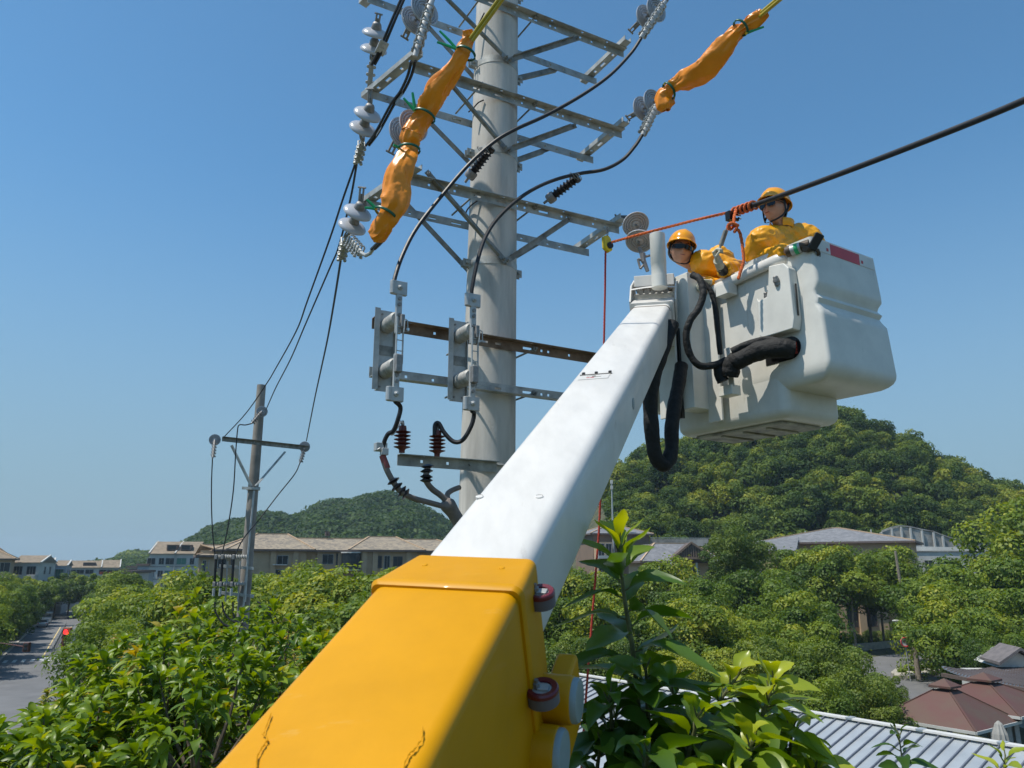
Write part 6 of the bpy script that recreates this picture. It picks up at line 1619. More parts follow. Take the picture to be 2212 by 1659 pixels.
# ================= PAVILIONS =================
M['mroof']=mat('red_brown_sheet',(.105,.045,.036),.6,.05,var=.1,scale=.5,col2=(.10,.07,.045))
def pav(label,c,half,rot,ze,zp,zc):
    t=thing('pavilion',label,'pavilion',(c.x,c.y,0),'red-brown roofed pavilions')
    k=4; R=half
    vs=[c+Vector((math.cos(rad(rot+90*i))*R,math.sin(rad(rot+90*i))*R,0)) for i in range(4)]
    ev=[Vector((v.x,v.y,ze)) for v in vs]; it=[Vector((c.x,c.y,0)).lerp(Vector((v.x,v.y,0)),.16)+UP*(zp-.35) for v in vs]
    m=MB(); m.add(ev+it,[(i,(i+1)%4,4+(i+1)%4,4+i) for i in range(4)]+[(4,5,6,7),(3,2,1,0)]); m.build('roof',M['mroof'],t)
    cp=[Vector((c.x,c.y,0)).lerp(Vector((v.x,v.y,0)),.235)+UP*(zp-.22) for v in vs]
    m=MB(); m.add(cp+[p+UP*.12 for p in cp]+[c+UP*(zp+.30-c.z)],[(0,1,5,4),(1,2,6,5),(2,3,7,6),(3,0,4,7),(4,5,8),(5,6,8),(6,7,8),(7,4,8),(3,2,1,0)]); m.build('roof_cap',M['mroof'],t)
    for i in range(4):
        m=MB(); m.beam(ev[i]-UP*.08,ev[(i+1)%4]-UP*.08,.12,.16); m.build('fascia',M['render'],t)
        m=MB(); m.beam(ev[i]+UP*.02,it[i]+UP*.02,.10,.05); m.build('hip_seam',M['mroof'],t)
        p=Vector((c.x,c.y,0)).lerp(Vector((vs[i].x,vs[i].y,0)),.80); m=MB(); m.obox(p+UP*ze/2,Vector((.28,0,0)),Vector((0,.28,0)),UP*ze); m.build('post',M['frame'],t)
        q=Vector((c.x,c.y,0)).lerp((Vector((vs[i].x,vs[i].y,0))+Vector((vs[(i+1)%4].x,vs[(i+1)%4].y,0)))/2,.82); m=MB(); m.obox(q+UP*ze/2,Vector((.25,0,0)),Vector((0,.25,0)),UP*ze); m.build('post',M['frame'],t)
    return t
cA=Vector((26.6,49.7,0)); pav('nearer square pavilion with a red-brown capped roof, bottom right',cA,4.0,-100,3.0,5.0,0)
cB=P(2126,1465,53); pav('farther red-brown capped pavilion overlapping the tiled roof',Vector((cB.x,cB.y,0)),4.6,-100,3.3,CZ+ (P(2126,1462,53).z-CZ),0)
# tiled roof house behind
M['tileg2']=mat('blue_grey_roof_tiles',(.16,.18,.21),.6,0,var=.2,scale=3)
def tiled(t,a,b,c,d_,nu,nv,sag=.25,name='roof'):
    vs=[];
    for j in range(nv+1):
        v=j/nv
        for i in range(nu+1):
            u=i/nu; p=a.lerp(b,u).lerp(d_.lerp(c,u),v); p=p-UP*(sag*math.sin(math.pi*v))+UP*(.45*(2*abs(u-.5))**4*(1-v)); 
            vs.append(p+UP*(.05 if i%2 else 0)+UP*(.04 if j%2 else 0))
    fs=[(j*(nu+1)+i,j*(nu+1)+i+1,(j+1)*(nu+1)+i+1,(j+1)*(nu+1)+i) for j in range(nv) for i in range(nu)]
    m=MB(); m.add(vs,fs); o=m.build(name,M['tileg2'],t); s=o.modifiers.new('t','SOLIDIFY'); s.thickness=.12; s.offset=-1; return o
t=thing('tiled_roof_house','house with a curved blue-grey tiled roof and dark gable behind the pavilions','building',(48,66,0))
a=P(2036,1453,60);b=P(2300,1500,50);c=P(2320,1450,62);d_=P(2150,1440,68)
tiled(t,a,b,c,d_,70,26)
m=MB(); m.beam(a-UP*.15,b-UP*.15,.3,.25); m.build('eave_board',M['gutter'],t)
for i in range(1,34):
    u=i/34; q0_=a.lerp(b,u);q1_=d_.lerp(c,u); m=MB(); m.tube([q0_.lerp(q1_,v)-UP*(.25*math.sin(math.pi*v))+UP*(.45*(2*abs(u-.5))**4*(1-v))+UP*.04 for v in (0,.2,.4,.6,.8,1)],.07,5)
    m.build('tile_ridge',M['gutter'],t)
gp=[P(2154,1441,66),P(2199,1409,66),P(2250,1441,66)]
m=MB(); m.prism(gp,Vector((1,5,0))); m.build('gable_wall',M['render'],t)
for i in range(2):
    o0=Vector((-.3,-.9,.25)); k_=[gp[i]+o0,gp[i+1]+o0,gp[i+1]+o0+Vector((.8,4,0)),gp[i]+o0+Vector((.8,4,0))]; 
    if i==0: pass
    m=MB(); m.prism(k_,UP*.22); m.build('gable_roof',M['gslate'],t)
m=MB(); m.obox((46,66,1.7),(14,0,0),(0,8,0),(0,0,3.4)); m.build('wall',M['render'],t)
# closed parasol near the right edge
p=G(2162,1652,0); p=P(2162,1600,33); t=thing('closed_parasol','folded grey-beige parasol standing near the bottom right corner','parasol',(p.x,p.y,0))
m=MB(); m.tube([(p.x,p.y,0),(p.x,p.y,p.z+.6)],.04,8); m.build('pole',M['frame'],t)
m=MB(); prof=[(.02,.0),(.12,-.12),(.24,-.5),(.30,-1.0),(.34,-1.5),(.27,-1.55)]; n_=20; vs=[];
for r,h in prof:
    for j in range(n_): a=2*math.pi*j/n_; rr=r*(1+.22*(j%2)); vs.append((p.x+rr*math.cos(a),p.y+rr*math.sin(a),p.z+.75+h))
m.add(vs,[(i*n_+j,i*n_+(j+1)%n_,(i+1)*n_+(j+1)%n_,(i+1)*n_+j) for i in range(len(prof)-1) for j in range(n_)]); m.build('canopy',M['conc2'],t)
# ================= NEAR FOLIAGE (modelled leaves) =================
def leaves(base,dirs,L,Wd,droop,rng,segs=5,fold=.22,curl=.0):
    """long leaves: base n x3, dirs n x3 (unit), L,Wd,droop arrays"""
    n=len(base); L=L.reshape(-1,1);Wd=Wd.reshape(-1,1);dr=droop.reshape(-1,1)
    side=np.cross(dirs,np.array([0,0,1.])); side/=np.maximum(np.linalg.norm(side,axis=1,keepdims=True),1e-6)
    ts=np.linspace(0,1,segs+1); rows=[]
    roll=rng.normal(size=(n,1))*.45; nr=np.cross(side,dirs); side=side*np.cos(roll)+nr*np.sin(roll); nr=np.cross(side,dirs)
    for t in ts:
        p=base+dirs*L*t*(1-.12*dr*t)-np.array([0,0,1.])*L*dr*t*t*.62+nr*L*.03*np.sin(t*7)
        w=Wd*.5*(math.sin(math.pi*t**.8)**.95 if 0<t<1 else .03)
        up=nr*w*fold*2
        wav=1+.10*math.sin(t*17)
        rows.append(np.stack([p-side*w*wav+up*1.0,p-side*w*.5+up*.25,p,p+side*w*.5+up*.25,p+side*w*wav+up*1.0],1))
    V_=np.stack(rows,1).reshape(n,-1,3); k=5; q=[]
    for i in range(segs):
        for j in range(k-1):
            a=i*k+j; q.append([a,a+1,a+1+k,a+k])
    q=np.array(q); F_=(q[None]+ (np.arange(n)*((segs+1)*k))[:,None,None]).reshape(-1,4)
    return V_.reshape(-1,3),F_,len(q)
def shoots(name,tips,axes,mt,L,Wd,nl,rng,parent=None,tint=.45,tvar=.18,young=.12,spread=1.0,droop=(.5,1.1),segs=5,stem=.14,loc=None,young_t=.9):
    """whorls: tips n x3, axes n x3"""
    n=len(tips); B=[];D=[];T=[];LL=[];WW=[];DD=[]
    for i in range(n):
        ax=axes[i]/np.linalg.norm(axes[i]); a=np.cross(ax,[.3,.8,.2]); a/=np.linalg.norm(a); b=np.cross(ax,a)
        k=int(nl*(.8+.4*rng.random())); yg=rng.random()<young; tb=tint+rng.normal()*tvar*.6
        ph=rng.random()*6.28
        for j in range(k):
            f=j/k; an=ph+j*2.4; el=.25+1.15*f*spread; d=ax*math.cos(el)+(a*math.cos(an)+b*math.sin(an))*math.sin(el)
            B.append(tips[i]-ax*stem*f); D.append(d); s=(.62+.55*math.sin(math.pi*min(f+.25,1)))*(.85+.3*rng.random()); LL.append(L*s); WW.append(Wd*s*(.85+.3*rng.random()))
            DD.append(droop[0]+(droop[1]-droop[0])*rng.random()*(.4+.6*f)); T.append((young_t+rng.normal()*.07) if (yg and f<.55) else tb+.22*(1-f)+rng.normal()*tvar*.5)
    B=np.array(B);D=unit(np.array(D)); V_,F_,q=leaves(B,D,np.array(LL),np.array(WW),np.array(DD),rng,segs)
    if loc is not None: V_=V_-np.array(loc)
    return npmesh(name,V_,F_,M[mt],np.repeat(np.clip(np.array(T),0,1),q),smooth=True)
M['twig']=mat('green_twig',(.12,.13,.05),.6,0,var=.2,scale=30)
# ---- big leafy tree, lower left
def dome(c,r,n,rng,zmin=-.3,facing=None):
    out=[];ax=[]
    c=np.array(c);r=np.array(r)
    while len(out)<n:
        d=rng.normal(size=3); d/=np.linalg.norm(d)
        if d[2]<zmin: continue
        if facing is not None and np.dot(d,facing)<-.35: continue
        s=1+.10*math.sin(5*math.atan2(d[1],d[0])+d[2]*4)+rng.normal()*.05
        if rng.random()<.25: s*=.80
        out.append(c+d*r*s); a=d*.55+np.array([0,0,.85])+rng.normal(size=3)*.22; ax.append(a)
    return out,ax
def leafy_tree(label,lobes,L,Wd,nl,mt,seed,young,foot,group=None,tint=.45,droop=(.5,1.15),young_t=.9,segs=5):
    rng=np.random.default_rng(seed); tips=[];axs=[]
    for (c,r,n) in lobes:
        a,b=dome(c,r,n,rng,facing=np.array([0,-1,.3])); tips+=a; axs+=b
    foot=Vector((foot[0],foot[1],0)); t=thing('leafy_tree',label,'tree',foot,group)
    me=shoots('crown',np.array(tips),np.array(axs),mt,L,Wd,nl,rng,young=young,tint=tint,loc=foot,droop=droop,young_t=young_t,segs=segs)
    addobj('crown',me,t)
    m=MB(); zc=min(l[0][2] for l in lobes); m.tube([foot,foot+UP*zc*.6,Vector((foot.x,foot.y,zc))],[.22,.17,.13],10)
    for (c,r,n) in lobes: m.tube([Vector((foot.x,foot.y,zc*.75)),Vector(c)-UP*r[2]*.5,Vector(c)],[.09,.04,.015],7)
    rr=np.random.default_rng(seed+1)
    for i in range(0,len(tips),3):
        p=Vector(tips[i]); l=min(lobes,key=lambda l:(Vector(l[0])-p).length); m.tube([Vector(l[0]).lerp(p,.3),Vector(l[0]).lerp(p,.7)-UP*.08,p],[.016,.011,.005],5)
    m.build('trunk',M['bark'],t,smooth=True)
    return t
def c_(px,py,Y): return P(px,py,Y)
leafy_tree('large leafy tree filling the lower left corner with long drooping glossy leaves',[
  (c_(455,1593,7.8),(1.25,1.2,1.15),150),(c_(345,1695,6.6),(1.0,1.0,1.0),130),(c_(600,1560,9.0),(1.2,1.2,.9),110),
  (c_(150,1820,6.0),(.85,.9,.85),110),(c_(430,1745,5.8),(1.0,.8,.9),110),(c_(290,1635,9.0),(.95,1.0,.85),80),(c_(560,1665,6.9),(.95,.8,.95),100),(c_(0,1895,5.2),(.75,.8,.8),60),(c_(240,1745,6.6),(.6,.8,.85),50)],
  .215,.056,14,'leafN',31,.03,(P(400,1700,8).x,8.2),tint=.50,droop=(.65,1.5))
leafy_tree('lighter tree with yellow and reddish young leaves behind the big leafy tree',[
  (c_(330,1545,13.5),(1.5,1.4,1.2),120),(c_(480,1520,14.0),(1.8,1.5,1.1),120),(c_(630,1535,13.0),(1.6,1.4,1.0),120),(c_(250,1630,12.0),(.9,1.2,1.1),80),(c_(715,1540,12),(1.2,1.2,1.0),70),(c_(200,1685,11.0),(.8,1,1.1),60)],
  .16,.046,12,'leafR',32,.50,(P(450,1500,13.5).x,14),tint=.36,young_t=.86,segs=4,droop=(.6,1.4))
# ---- broad-leaved shoots, lower right
rng=np.random.default_rng(77)
sap=thing('broadleaf_sapling','young tree with broad glossy leaves in front of the red rope, its tallest shoot topmost','sapling',(P(1450,1700,3.1).x,3.1,0))
base=wloc(sap)
def shoot(path,L,Wd,n,seed,tint,t_top=.2,droop=(.35,.8),name='leafy_shoot',up0=.35,f0=0.0,r0=.011):
    rng=np.random.default_rng(seed); s=spline(path,8); N=len(s)-1
    B=[];D=[];LL=[];WW=[];DD=[];T=[]
    for j in range(n):
        f=f0+(1-f0)*(j+.5)/n; i=min(int(f*N),N-1); p=s[i].lerp(s[i+1],f*N-i); ax=(s[i+1]-s[i]).normalized(); a=ax.cross(Vector((.2,1,.1))).normalized(); b=ax.cross(a); an=j*2.4+seed
        el=1.25-.85*max(0,f-.55)/.45; d=ax*math.cos(el)+(a*math.cos(an)+b*math.sin(an))*math.sin(el)
        B.append(p+d*.022); D.append(d); sz=(.75+.4*math.sin(math.pi*min(.2+f*.85,1)))*(.85+.3*rng.random()); 
        if f>.90: sz*=.80
        LL.append(L*sz); WW.append(Wd*sz); DD.append(droop[0]+(droop[1]-droop[0])*rng.random()); T.append(tint+(t_top if f>.72 else 0)*(f-.5)*2+rng.normal()*.10)
    B=np.array([list(b-base) for b in B]); V_,F_,q=leaves(B,unit(np.array([list(d) for d in D])),np.array(LL),np.array(WW),np.array(DD),rng,8,fold=.16)
    me=npmesh(name,V_,F_,M['leafM'],np.repeat(np.clip(T,0,1),q),smooth=True); addobj('leaves',me,sap)
    m=MB(); m.tube(s,[r0*(1-.55*i/N) for i in range(N+1)],8)
    for b,d,l in zip(B,D,LL): q_=Vector(b)+base; m.tube([q_-Vector(d)*.022,q_,q_+Vector(d)*.02],[.004,.0032,.0022],5)
    m.build('stem',M['twig'],sap,smooth=True)
shoot([P(1385,1680,2.9),P(1378,1520,2.85),P(1366,1400,2.8),P(1350,1300,2.78),P(1341,1220,2.76),P(1338,1170,2.75)],.285,.082,30,14,.40,.75,droop=(.25,.75))
for k,(pth,n,sd,tn,f0) in enumerate([
 (([(1480,1800,3.0),(1500,1640,2.95),(1540,1540,2.9),(1600,1450,2.85)]),18,5,.58,.35),
 (([(1520,1800,3.0),(1580,1660,2.9),(1640,1560,2.8),(1672,1470,2.75)]),18,8,.60,.30),
 (([(1400,1800,2.9),(1405,1620,2.8),(1398,1520,2.75),(1395,1440,2.7)]),18,11,.22,.2),
 (([(1340,1800,2.9),(1330,1650,2.75),(1322,1570,2.7),(1318,1500,2.65)]),16,13,.18,.2),
 (([(1460,1800,2.8),(1470,1700,2.65),(1490,1620,2.6),(1510,1540,2.55)]),16,17,.45,.2),
 (([(1560,1850,2.8),(1590,1740,2.65),(1610,1660,2.6),(1625,1600,2.55)]),16,19,.55,.2),
 (([(1600,1850,3.0),(1660,1740,2.9),(1700,1650,2.85),(1712,1570,2.8)]),16,23,.55,.25),
 (([(1380,1850,2.6),(1385,1760,2.5),(1392,1680,2.45),(1400,1620,2.4)]),14,29,.25,.2),
 (([(1290,1850,2.8),(1285,1740,2.75),(1290,1660,2.7),(1300,1600,2.65)]),13,31,.22,.2),
 (([(1500,1850,3.3),(1500,1700,3.3),(1470,1560,3.25),(1450,1480,3.2)]),18,37,.30,.2),
 (([(1560,1850,3.4),(1600,1700,3.4),(1630,1600,3.35),(1650,1520,3.3)]),16,41,.35,.2),
 (([(1440,1900,2.5),(1450,1800,2.45),(1460,1730,2.4),(1465,1680,2.38)]),14,43,.35,.2),
 (([(1480,1900,2.6),(1530,1800,2.55),(1560,1730,2.5),(1580,1690,2.48)]),14,53,.5,.3),
 (([(1620,1900,2.6),(1650,1800,2.6),(1670,1740,2.6),(1690,1690,2.6)]),14,59,.5,.3),
 (([(1540,1850,3.6),(1560,1700,3.6),(1560,1620,3.6),(1550,1560,3.6)]),16,67,.15,.1),
 (([(1640,1900,3.3),(1660,1800,3.3),(1680,1720,3.3),(1690,1660,3.3)]),16,73,.15,.2),
 (([(1690,1850,2.9),(1730,1760,2.85),(1750,1700,2.82),(1762,1655,2.8)]),12,47,.62,.3)]):
    shoot([P(*q) for q in pth],.245,.088,int(n*1.35),sd,tn+.08,.35,f0=f0,droop=(.5,1.1))
m=MB()
for q in ((1385,1680,2.9),(1480,1800,3.0),(1600,1850,3.0),(1500,1850,3.3)):
    e=P(*q); m.tube([Vector((base.x,base.y,0)),Vector((base.x,base.y,CZ-4)),e.lerp(Vector((base.x,base.y,CZ-3)),.5),e],[.09,.05,.025,.012],8)
m.build('trunk',M['bark'],sap,smooth=True)
def sprig(label,path,L,Wd,n,sd,tn,mt):
    global sap,base
    o_s,o_b=sap,base; sap=thing('sprig',label,'sprig',path[0],'sprigs in front of the metal roof'); base=wloc(sap); old=M['leafM']; M['leafM']=M[mt]
    shoot(path,L,Wd,n,sd,tn,.1,f0=.15,r0=.006); M['leafM']=old; sap,base=o_s,o_b
sprig('dark green sprig standing up in front of the ribbed metal roof',[P(1952,1720,4.2),P(1950,1660,4.2),P(1946,1620,4.2),P(1940,1580,4.2)],.15,.055,13,2,.22,'leafM')
sprig('yellowish sprig in the bottom right corner over the metal roof',[P(2160,1720,4.2),P(2163,1690,4.2),P(2168,1660,4.2),P(2172,1630,4.2)],.15,.055,11,6,.92,'leafM')
# ================= SECOND POLE =================
Y2=17.0; M['concrete_old']=mat('old_brown_concrete',(.26,.235,.205),.85,0,var=.22,scale=1.5,bump=.1)
def q2(px,py,dy=0): return P(px,py,Y2+dy)
pt=q2(565,832); pbx=q2(524,1340)
p2=thing('far_pole','slender far concrete pole with a single crossarm, left of centre','utility pole',(pbx.x-(pt.x-pbx.x)*1.9,Y2,0))
top=pt; bot=Vector((p2.location.x,Y2,0)); dd=(bot-top)
m=MB(); m.tube([top+dd*f for f in (0,.1,.3,.6,1)],[.098,.108,.128,.155,.19],20); m.build('pole_shaft',M['concrete_old'],p2,smooth=30)
ca=q2(478,950); cb=q2(665,970); cd_=(cb-ca)
ca=q2(478,950,-.35); cb=q2(664,970,.55)
m=MB(); dn_=(cb-ca).normalized(); L2=(cb-ca).length
fwd=Vector((dn_.y,-dn_.x,0)).normalized()
m.obox((ca+cb)/2+fwd*.12,dn_*L2,fwd*.008,UP*.10); m.obox((ca+cb)/2+fwd*.16+UP*.046,dn_*L2,fwd*.08,UP*.008); m.build('crossarm',M['galvdark'],p2)
for f in (.33,.36,.62,.66,.70,.73):
    m=MB(); m.lathe([(.012,0),(.012,.004)],ca.lerp(cb,f)+fwd*.125+UP*(-.015 if f!=.36 else .01),fwd,8); m.build('bolt_hole',M['porc'],p2)
for a,b,w_ in ((q2(500,962,-.2),q2(543,1050,-.12),.06),(q2(616,976,.3),q2(552,1050,-.12),.045)):
    m=MB(); m.beam(a,b,w_,.02,Vector((0,-1,0))); m.beam(a+Vector((0,.03,0)),b+Vector((0,.03,0)),.01,.05,Vector((0,-1,0))); m.build('brace',M['galv'],p2)
c=q2(547,1056); m=MB(); m.obox(c+Vector((0,-.14,0)),Vector((.40,0,-.01)),Vector((0,.02,0)),UP*.06); m.tube([c-UP*.03,c+UP*.03],.145,20); m.build('pole_band',M['galv'],p2,smooth=30)
m=MB(); m.tube([q2(549,1060,-.16),q2(540,1150,-.18),q2(533,1225,-.19),q2(524,1330,-.2)],.022,8); m.build('down_conduit',M['alu'],p2,smooth=True)
g2_='disc insulators on the far pole'
def ins2(label,px,py,dy,tail,ex):
    p=q2(px,py,dy); t=thing('insulator',label,'insulator',p,g2_)
    ax=nrm(Vector((.30,-.9,-.12))); disc(p-ax*.10,ax,t,.125); m=MB(); m.lathe([(.05,-.22),(.05,-.12)],p,ax,10); m.build('end_fitting',M['capmetal'],t)
    a=p+ax*.06; b=q2(*tail,dy-.25); clamp_mb(a,b,Vector((0,-1,.2)),5).build('strain_clamp',M['capmetal'],t,smooth=40)
    return t
ins2('grey disc insulator at the left end of the far pole crossarm',464,950,-.45,(459,990),0)
ins2('grey disc insulator on the far pole shaft above its crossarm',566,889,-.2,(543,915),0)
ins2('grey disc insulator at the right end of the far pole crossarm',658,965,.45,(648,1000),0)
gl='leads dropping from the far pole insulators'
cable('down_lead','black lead hanging straight down from the left insulator of the far pole','cable',[q2(459,990,-.6),q2(457,1040,-.5),q2(457,1100,-.45),q2(460,1160,-.45),q2(465,1200,-.45)],.013,'cable',gl)
cable('down_lead','black lead bent out from the upper insulator of the far pole, then down','cable',[q2(543,915,-.3),q2(530,918,-.4),q2(517,918,-.45),q2(513,930,-.45),q2(509,980,-.45),q2(504,1060,-.4),q2(492,1140,-.4),q2(479,1200,-.4)],.013,'cable',gl)
cable('down_lead','black lead slanting from the right insulator across the far pole','cable',[q2(648,1000,.2),q2(636,1025,.1),q2(600,1070,0),q2(560,1122,-.2),q2(525,1165,-.3),q2(505,1205,-.35)],.013,'cable',gl)
# fused switches under the leads
for i,(px,lb) in enumerate(((466,'left'),(480,'middle'),(504,'right'))):
    a=q2(px+1,1203,-.45);b=q2(px-3,1262,-.45)
    t=thing('fuse_switch','small fuse switch under the far pole leads, %s one of three'%lb,'switch',b,'fuse switches on the far pole')
    m=MB(); m.tube([a,b],.028,8); m.build('fuse_tube',M['rubber'],t,smooth=True)
    for c in (a,b): 
        m=MB(); m.obox(c,Vector((.06,0,0)),Vector((0,.08,0)),UP*.10); m.build('contact_end',M['capmetal'],t,bevel=.01)
        m=MB(); 
        pr=[];
        for k in range(5): pr+=[(.03,.04+.05*k),(.055,.055+.05*k),(.03,.075+.05*k)]
        m.lathe(pr,c,nrm(Vector((.9,.6,0))),12); m.build('post_insulator',M['porcw'],t,smooth=30)
    m=MB(); m.tube([b-UP*.08,b-UP*.24],.03,8); m.build('terminal',M['alu'],t,smooth=True)
t=thing('switch_frame','grey double-armed steel frame holding the fuse switches on the far pole','frame',q2(520,1260))
for y0,y1 in ((1222,1228),(1280,1288)):
    m=MB(); m.beam(q2(474,y0,-.25),q2(548,y1,-.2),.06,.06); m.build('cross_arm',M['galv'],t)
for px in (490,517,533): m=MB(); m.beam(q2(px+2,1212,-.3),q2(px-3,1300,-.3),.05,.02); m.build('upright',M['alu'],t)
for i,pp in enumerate((((464,1300),(466,1322),(480,1345),(500,1354),(520,1352)),((480,1300),(484,1322),(500,1340),(525,1346)),((503,1300),(505,1330),(515,1345),(530,1350)),((560,1308),(578,1322),(590,1345),(597,1372)),((575,1312),(592,1328),(602,1350),(606,1372)),((556,1300),(572,1308),(586,1316)))):
    cable('looping_lead','black cable looping among the leaves at the foot of the far pole','cable',[q2(x,y,-.4) for x,y in pp],.018,'cable','looping cables by the far pole')
# ================= TRAFFIC LIGHTS AND STREET DETAILS =================
def emis(name,col,s):
    m,nt,b=newmat(name); b.inputs['Base Color'].default_value=(*col,1); b.inputs['Emission Color'].default_value=(*col,1); b.inputs['Emission Strength'].default_value=s; return m
M['redlamp']=emis('lit_red_lamp',(1,.02,.02),3.0)
M['tlbody']=mat('orange_brown_housing',(.30,.10,.03),.5); M['darkred']=mat('dark_red_housing',(.10,.03,.02),.5)
Yt=72; p=P(144,1377,Yt); t=thing('traffic_light','traffic light showing red beside a white text panel over the left avenue','traffic light',p)
k=Yt*1.02/FV
m=MB(); m.obox(p,Vector((16*k,0,0)),Vector((0,.35,0)),UP*38*k); m.build('housing',M['tlbody'],t,bevel=.05)
for i,mt in enumerate(('redlamp','darkred','darkred')):
    c=p+UP*(11-11*i)*k-Vector((0,.18,0)); m=MB(); m.lathe([(5.5*k,0),(5.3*k,.03),(.01,.07)],c,Vector((0,-1,0)),16); m.build('lamp',M[mt],t,smooth=True)
    m=MB(); m.tube([c+Vector((math.cos(a)*6*k,-.12,math.sin(a)*6*k)) for a in [rad(-10+25*q) for q in range(9)]],.04,5); m.build('visor',M['blackpl'],t)
pn=P(163,1378,Yt); m=MB(); m.obox(pn,Vector((13*k,0,0)),Vector((0,.06,0)),UP*40*k); m.build('text_panel',M['render'],t)
# blurred characters on the panel: strokes copied as shapes (two dense glyphs and an upright one)
def strokes(c,s,segs):
    m=MB()
    for x0,z0,x1,z1 in segs: m.beam(c+Vector((x0*s,-.045,z0*s)),c+Vector((x1*s,-.045,z1*s)),.03,s*.13,Vector((0,-1,0)))
    return m
s_=4.2*k
strokes(pn+UP*12*k,s_,[(-.9,.9,.9,.9),(-.6,.3,.7,.3),(-.8,-.2,.8,-.2),(0,.9,0,-.2),(-.4,-.2,-.9,-1),(.3,-.2,.8,-.9)]).build('panel_text',M['galvdark'],t)
strokes(pn-UP*0*k,s_,[(-.9,.8,.9,.8),(-.9,.8,-.9,-.4),(.9,.8,.9,-.4),(-.9,.2,.9,.2),(-.9,-.4,.9,-.4),(0,1.1,0,-1)]).build('panel_text',M['galvdark'],t)
strokes(pn-UP*12*k,s_,[(0,1,0,-1),(-.5,.4,0,1),(.1,0,.7,.2)]).build('panel_text',M['galvdark'],t)
m=MB(); e=P(215,1377,Yt); m.tube([p+Vector((.2,.25,0)),e],.07,8); m.tube([e,Vector((e.x,e.y,0))],.11,8); m.build('mast_arm',M['alu'],t)
p=P(58,1398,62); t=thing('traffic_light','dark traffic light box half hidden in the left-hand street trees','traffic light',p); k=62/FV
m=MB(); m.obox(p,Vector((12*k,0,0)),Vector((0,.35,0)),UP*19*k); m.build('housing',M['darkred'],t,bevel=.05)
m=MB(); m.tube([p+Vector((-.2,.2,0)),p+Vector((-2.5,.4,.3)),Vector((p.x-2.6,p.y+.4,0))],.06,8); m.build('mast_arm',M['darkred'],t)
for i in range(2): m=MB(); m.lathe([(4.5*k,0),(.02,.05)],p+UP*(4-8*i)*k-Vector((0,.18,0)),Vector((0,-1,0)),14); m.build('lamp',M['blackpl'],t,smooth=True)
# camera gantry with dome cameras
a=P(175-1,1427.5,45)
a=P(96,1422,50);b=P(150,1423,50); t=thing('camera_gantry','thin white mast arm with a hanging dome camera above the crossing','gantry',a)
m=MB(); m.tube([a,b,P(230,1424,50)],.06,8); q=P(230,1424,50); m.tube([q,Vector((q.x,q.y,0))],.12,8); m.build('mast_arm',M['render'],t)
c=P(97,1431,50); m=MB(); m.lathe([(.03,.32),(.03,.2),(.10,.18),(.12,.06),(.12,0)],c,UP,14); m.build('dome_camera',M['render'],t,smooth=30); m=MB(); m.sph(c,(.115,.115,.12),12,8); m.build('camera_dome',M['blackpl'],t,smooth=True)
c=P(126,1419,50); m=MB(); m.obox(c+UP*.05,Vector((.2,0,0)),Vector((0,.4,0)),UP*.12); m.build('box_camera',M['render'],t,bevel=.02)
M['carpaint']=mat('silver_car_paint',(.45,.48,.50),.3,.4,coat=.5); M['carwhite']=mat('white_car_paint',(.7,.7,.7),.3,0,coat=.5); M['card']=mat('dark_car_paint',(.03,.035,.05),.3,.2,coat=.5)
def car(label,p,rz,mt,group,s=1.0):
    t=thing('parked_car',label,'car',(0,0,0),group)
    prof=[(-2.2,.35),(-2.25,.75),(-2.1,.95),(-1.5,1.0),(-.95,1.42),(.55,1.45),(1.15,1.0),(2.0,.88),(2.25,.65),(2.2,.32)]
    m=MB(); m.prism([Vector((-.86,x,z)) for x,z in prof],Vector((1.72,0,0))); m.build('body',M[mt],t,bevel=.08)
    g=[(-1.42,1.02),(-.93,1.36),(.52,1.39),(1.05,1.02)]
    for sgn in (-1,1): m=MB(); m.prism([Vector((sgn*.865-.01,x,z)) for x,z in g],Vector((.02,0,0))); m.build('side_window',M['glass'],t)
    m=MB(); m.prism([Vector((-.7,-1.46,1.04)),Vector((.7,-1.46,1.04)),Vector((.62,-1.0,1.40)),Vector((-.62,-1.0,1.40))],Vector((0,-.03,.02))); m.build('rear_window',M['glass'],t)
    for x in (-1.4,1.4):
        for sgn in (-1,1): 
            m=MB(); m.lathe([(.32,-.1),(.33,0),(.32,.1)],Vector((sgn*.82,x,.33)),Vector((1,0,0)),18); w_=m.build('wheel',M['blackpl'],t,smooth=30)
            m=MB(); m.lathe([(.2,0),(.18,.02)],Vector((sgn*.92,x,.33)),Vector((sgn,0,0)),12); m.build('rim',M['alu'],w_)
    for sgn in (-1,1): m=MB(); m.obox(Vector((sgn*.7,-2.24,.78)),Vector((.25,0,0)),Vector((0,.04,0)),UP*.14); m.build('tail_light',M['red'],t)
    t.location=p; t.rotation_euler=(0,0,rz); return t
gc_='cars parked by the left avenue'
rz=rad(28)
p=RDp(62,-4.2,.02); car('silver-grey car parked under the trees at the far left kerb of the avenue',p,rz,'carpaint',gc_)
for i,(s_,o_,mt,lb) in enumerate(((-21,-7.2,'carwhite','white car under the left trees beside the crossing, nearest the road'),(-21,-9.9,'carwhite','white car in the row under the left trees, second from the road'),(-21.5,-12.6,'carpaint','silver car in the row under the left trees, nearest the photo edge'))):
    car(lb,RDp(s_,o_,.02),rz,mt,gc_)
t=thing('lorry','white-backed lorry with a flat rack far up the left avenue','lorry',RDp(72,-4.6)); t.location=(0,0,0)
m=MB(); c=RDp(74,-4.3); m.obox(c+UP*2.2,RP*2.2,RD*5,UP*.12); m.build('rack',M['alu'],t)
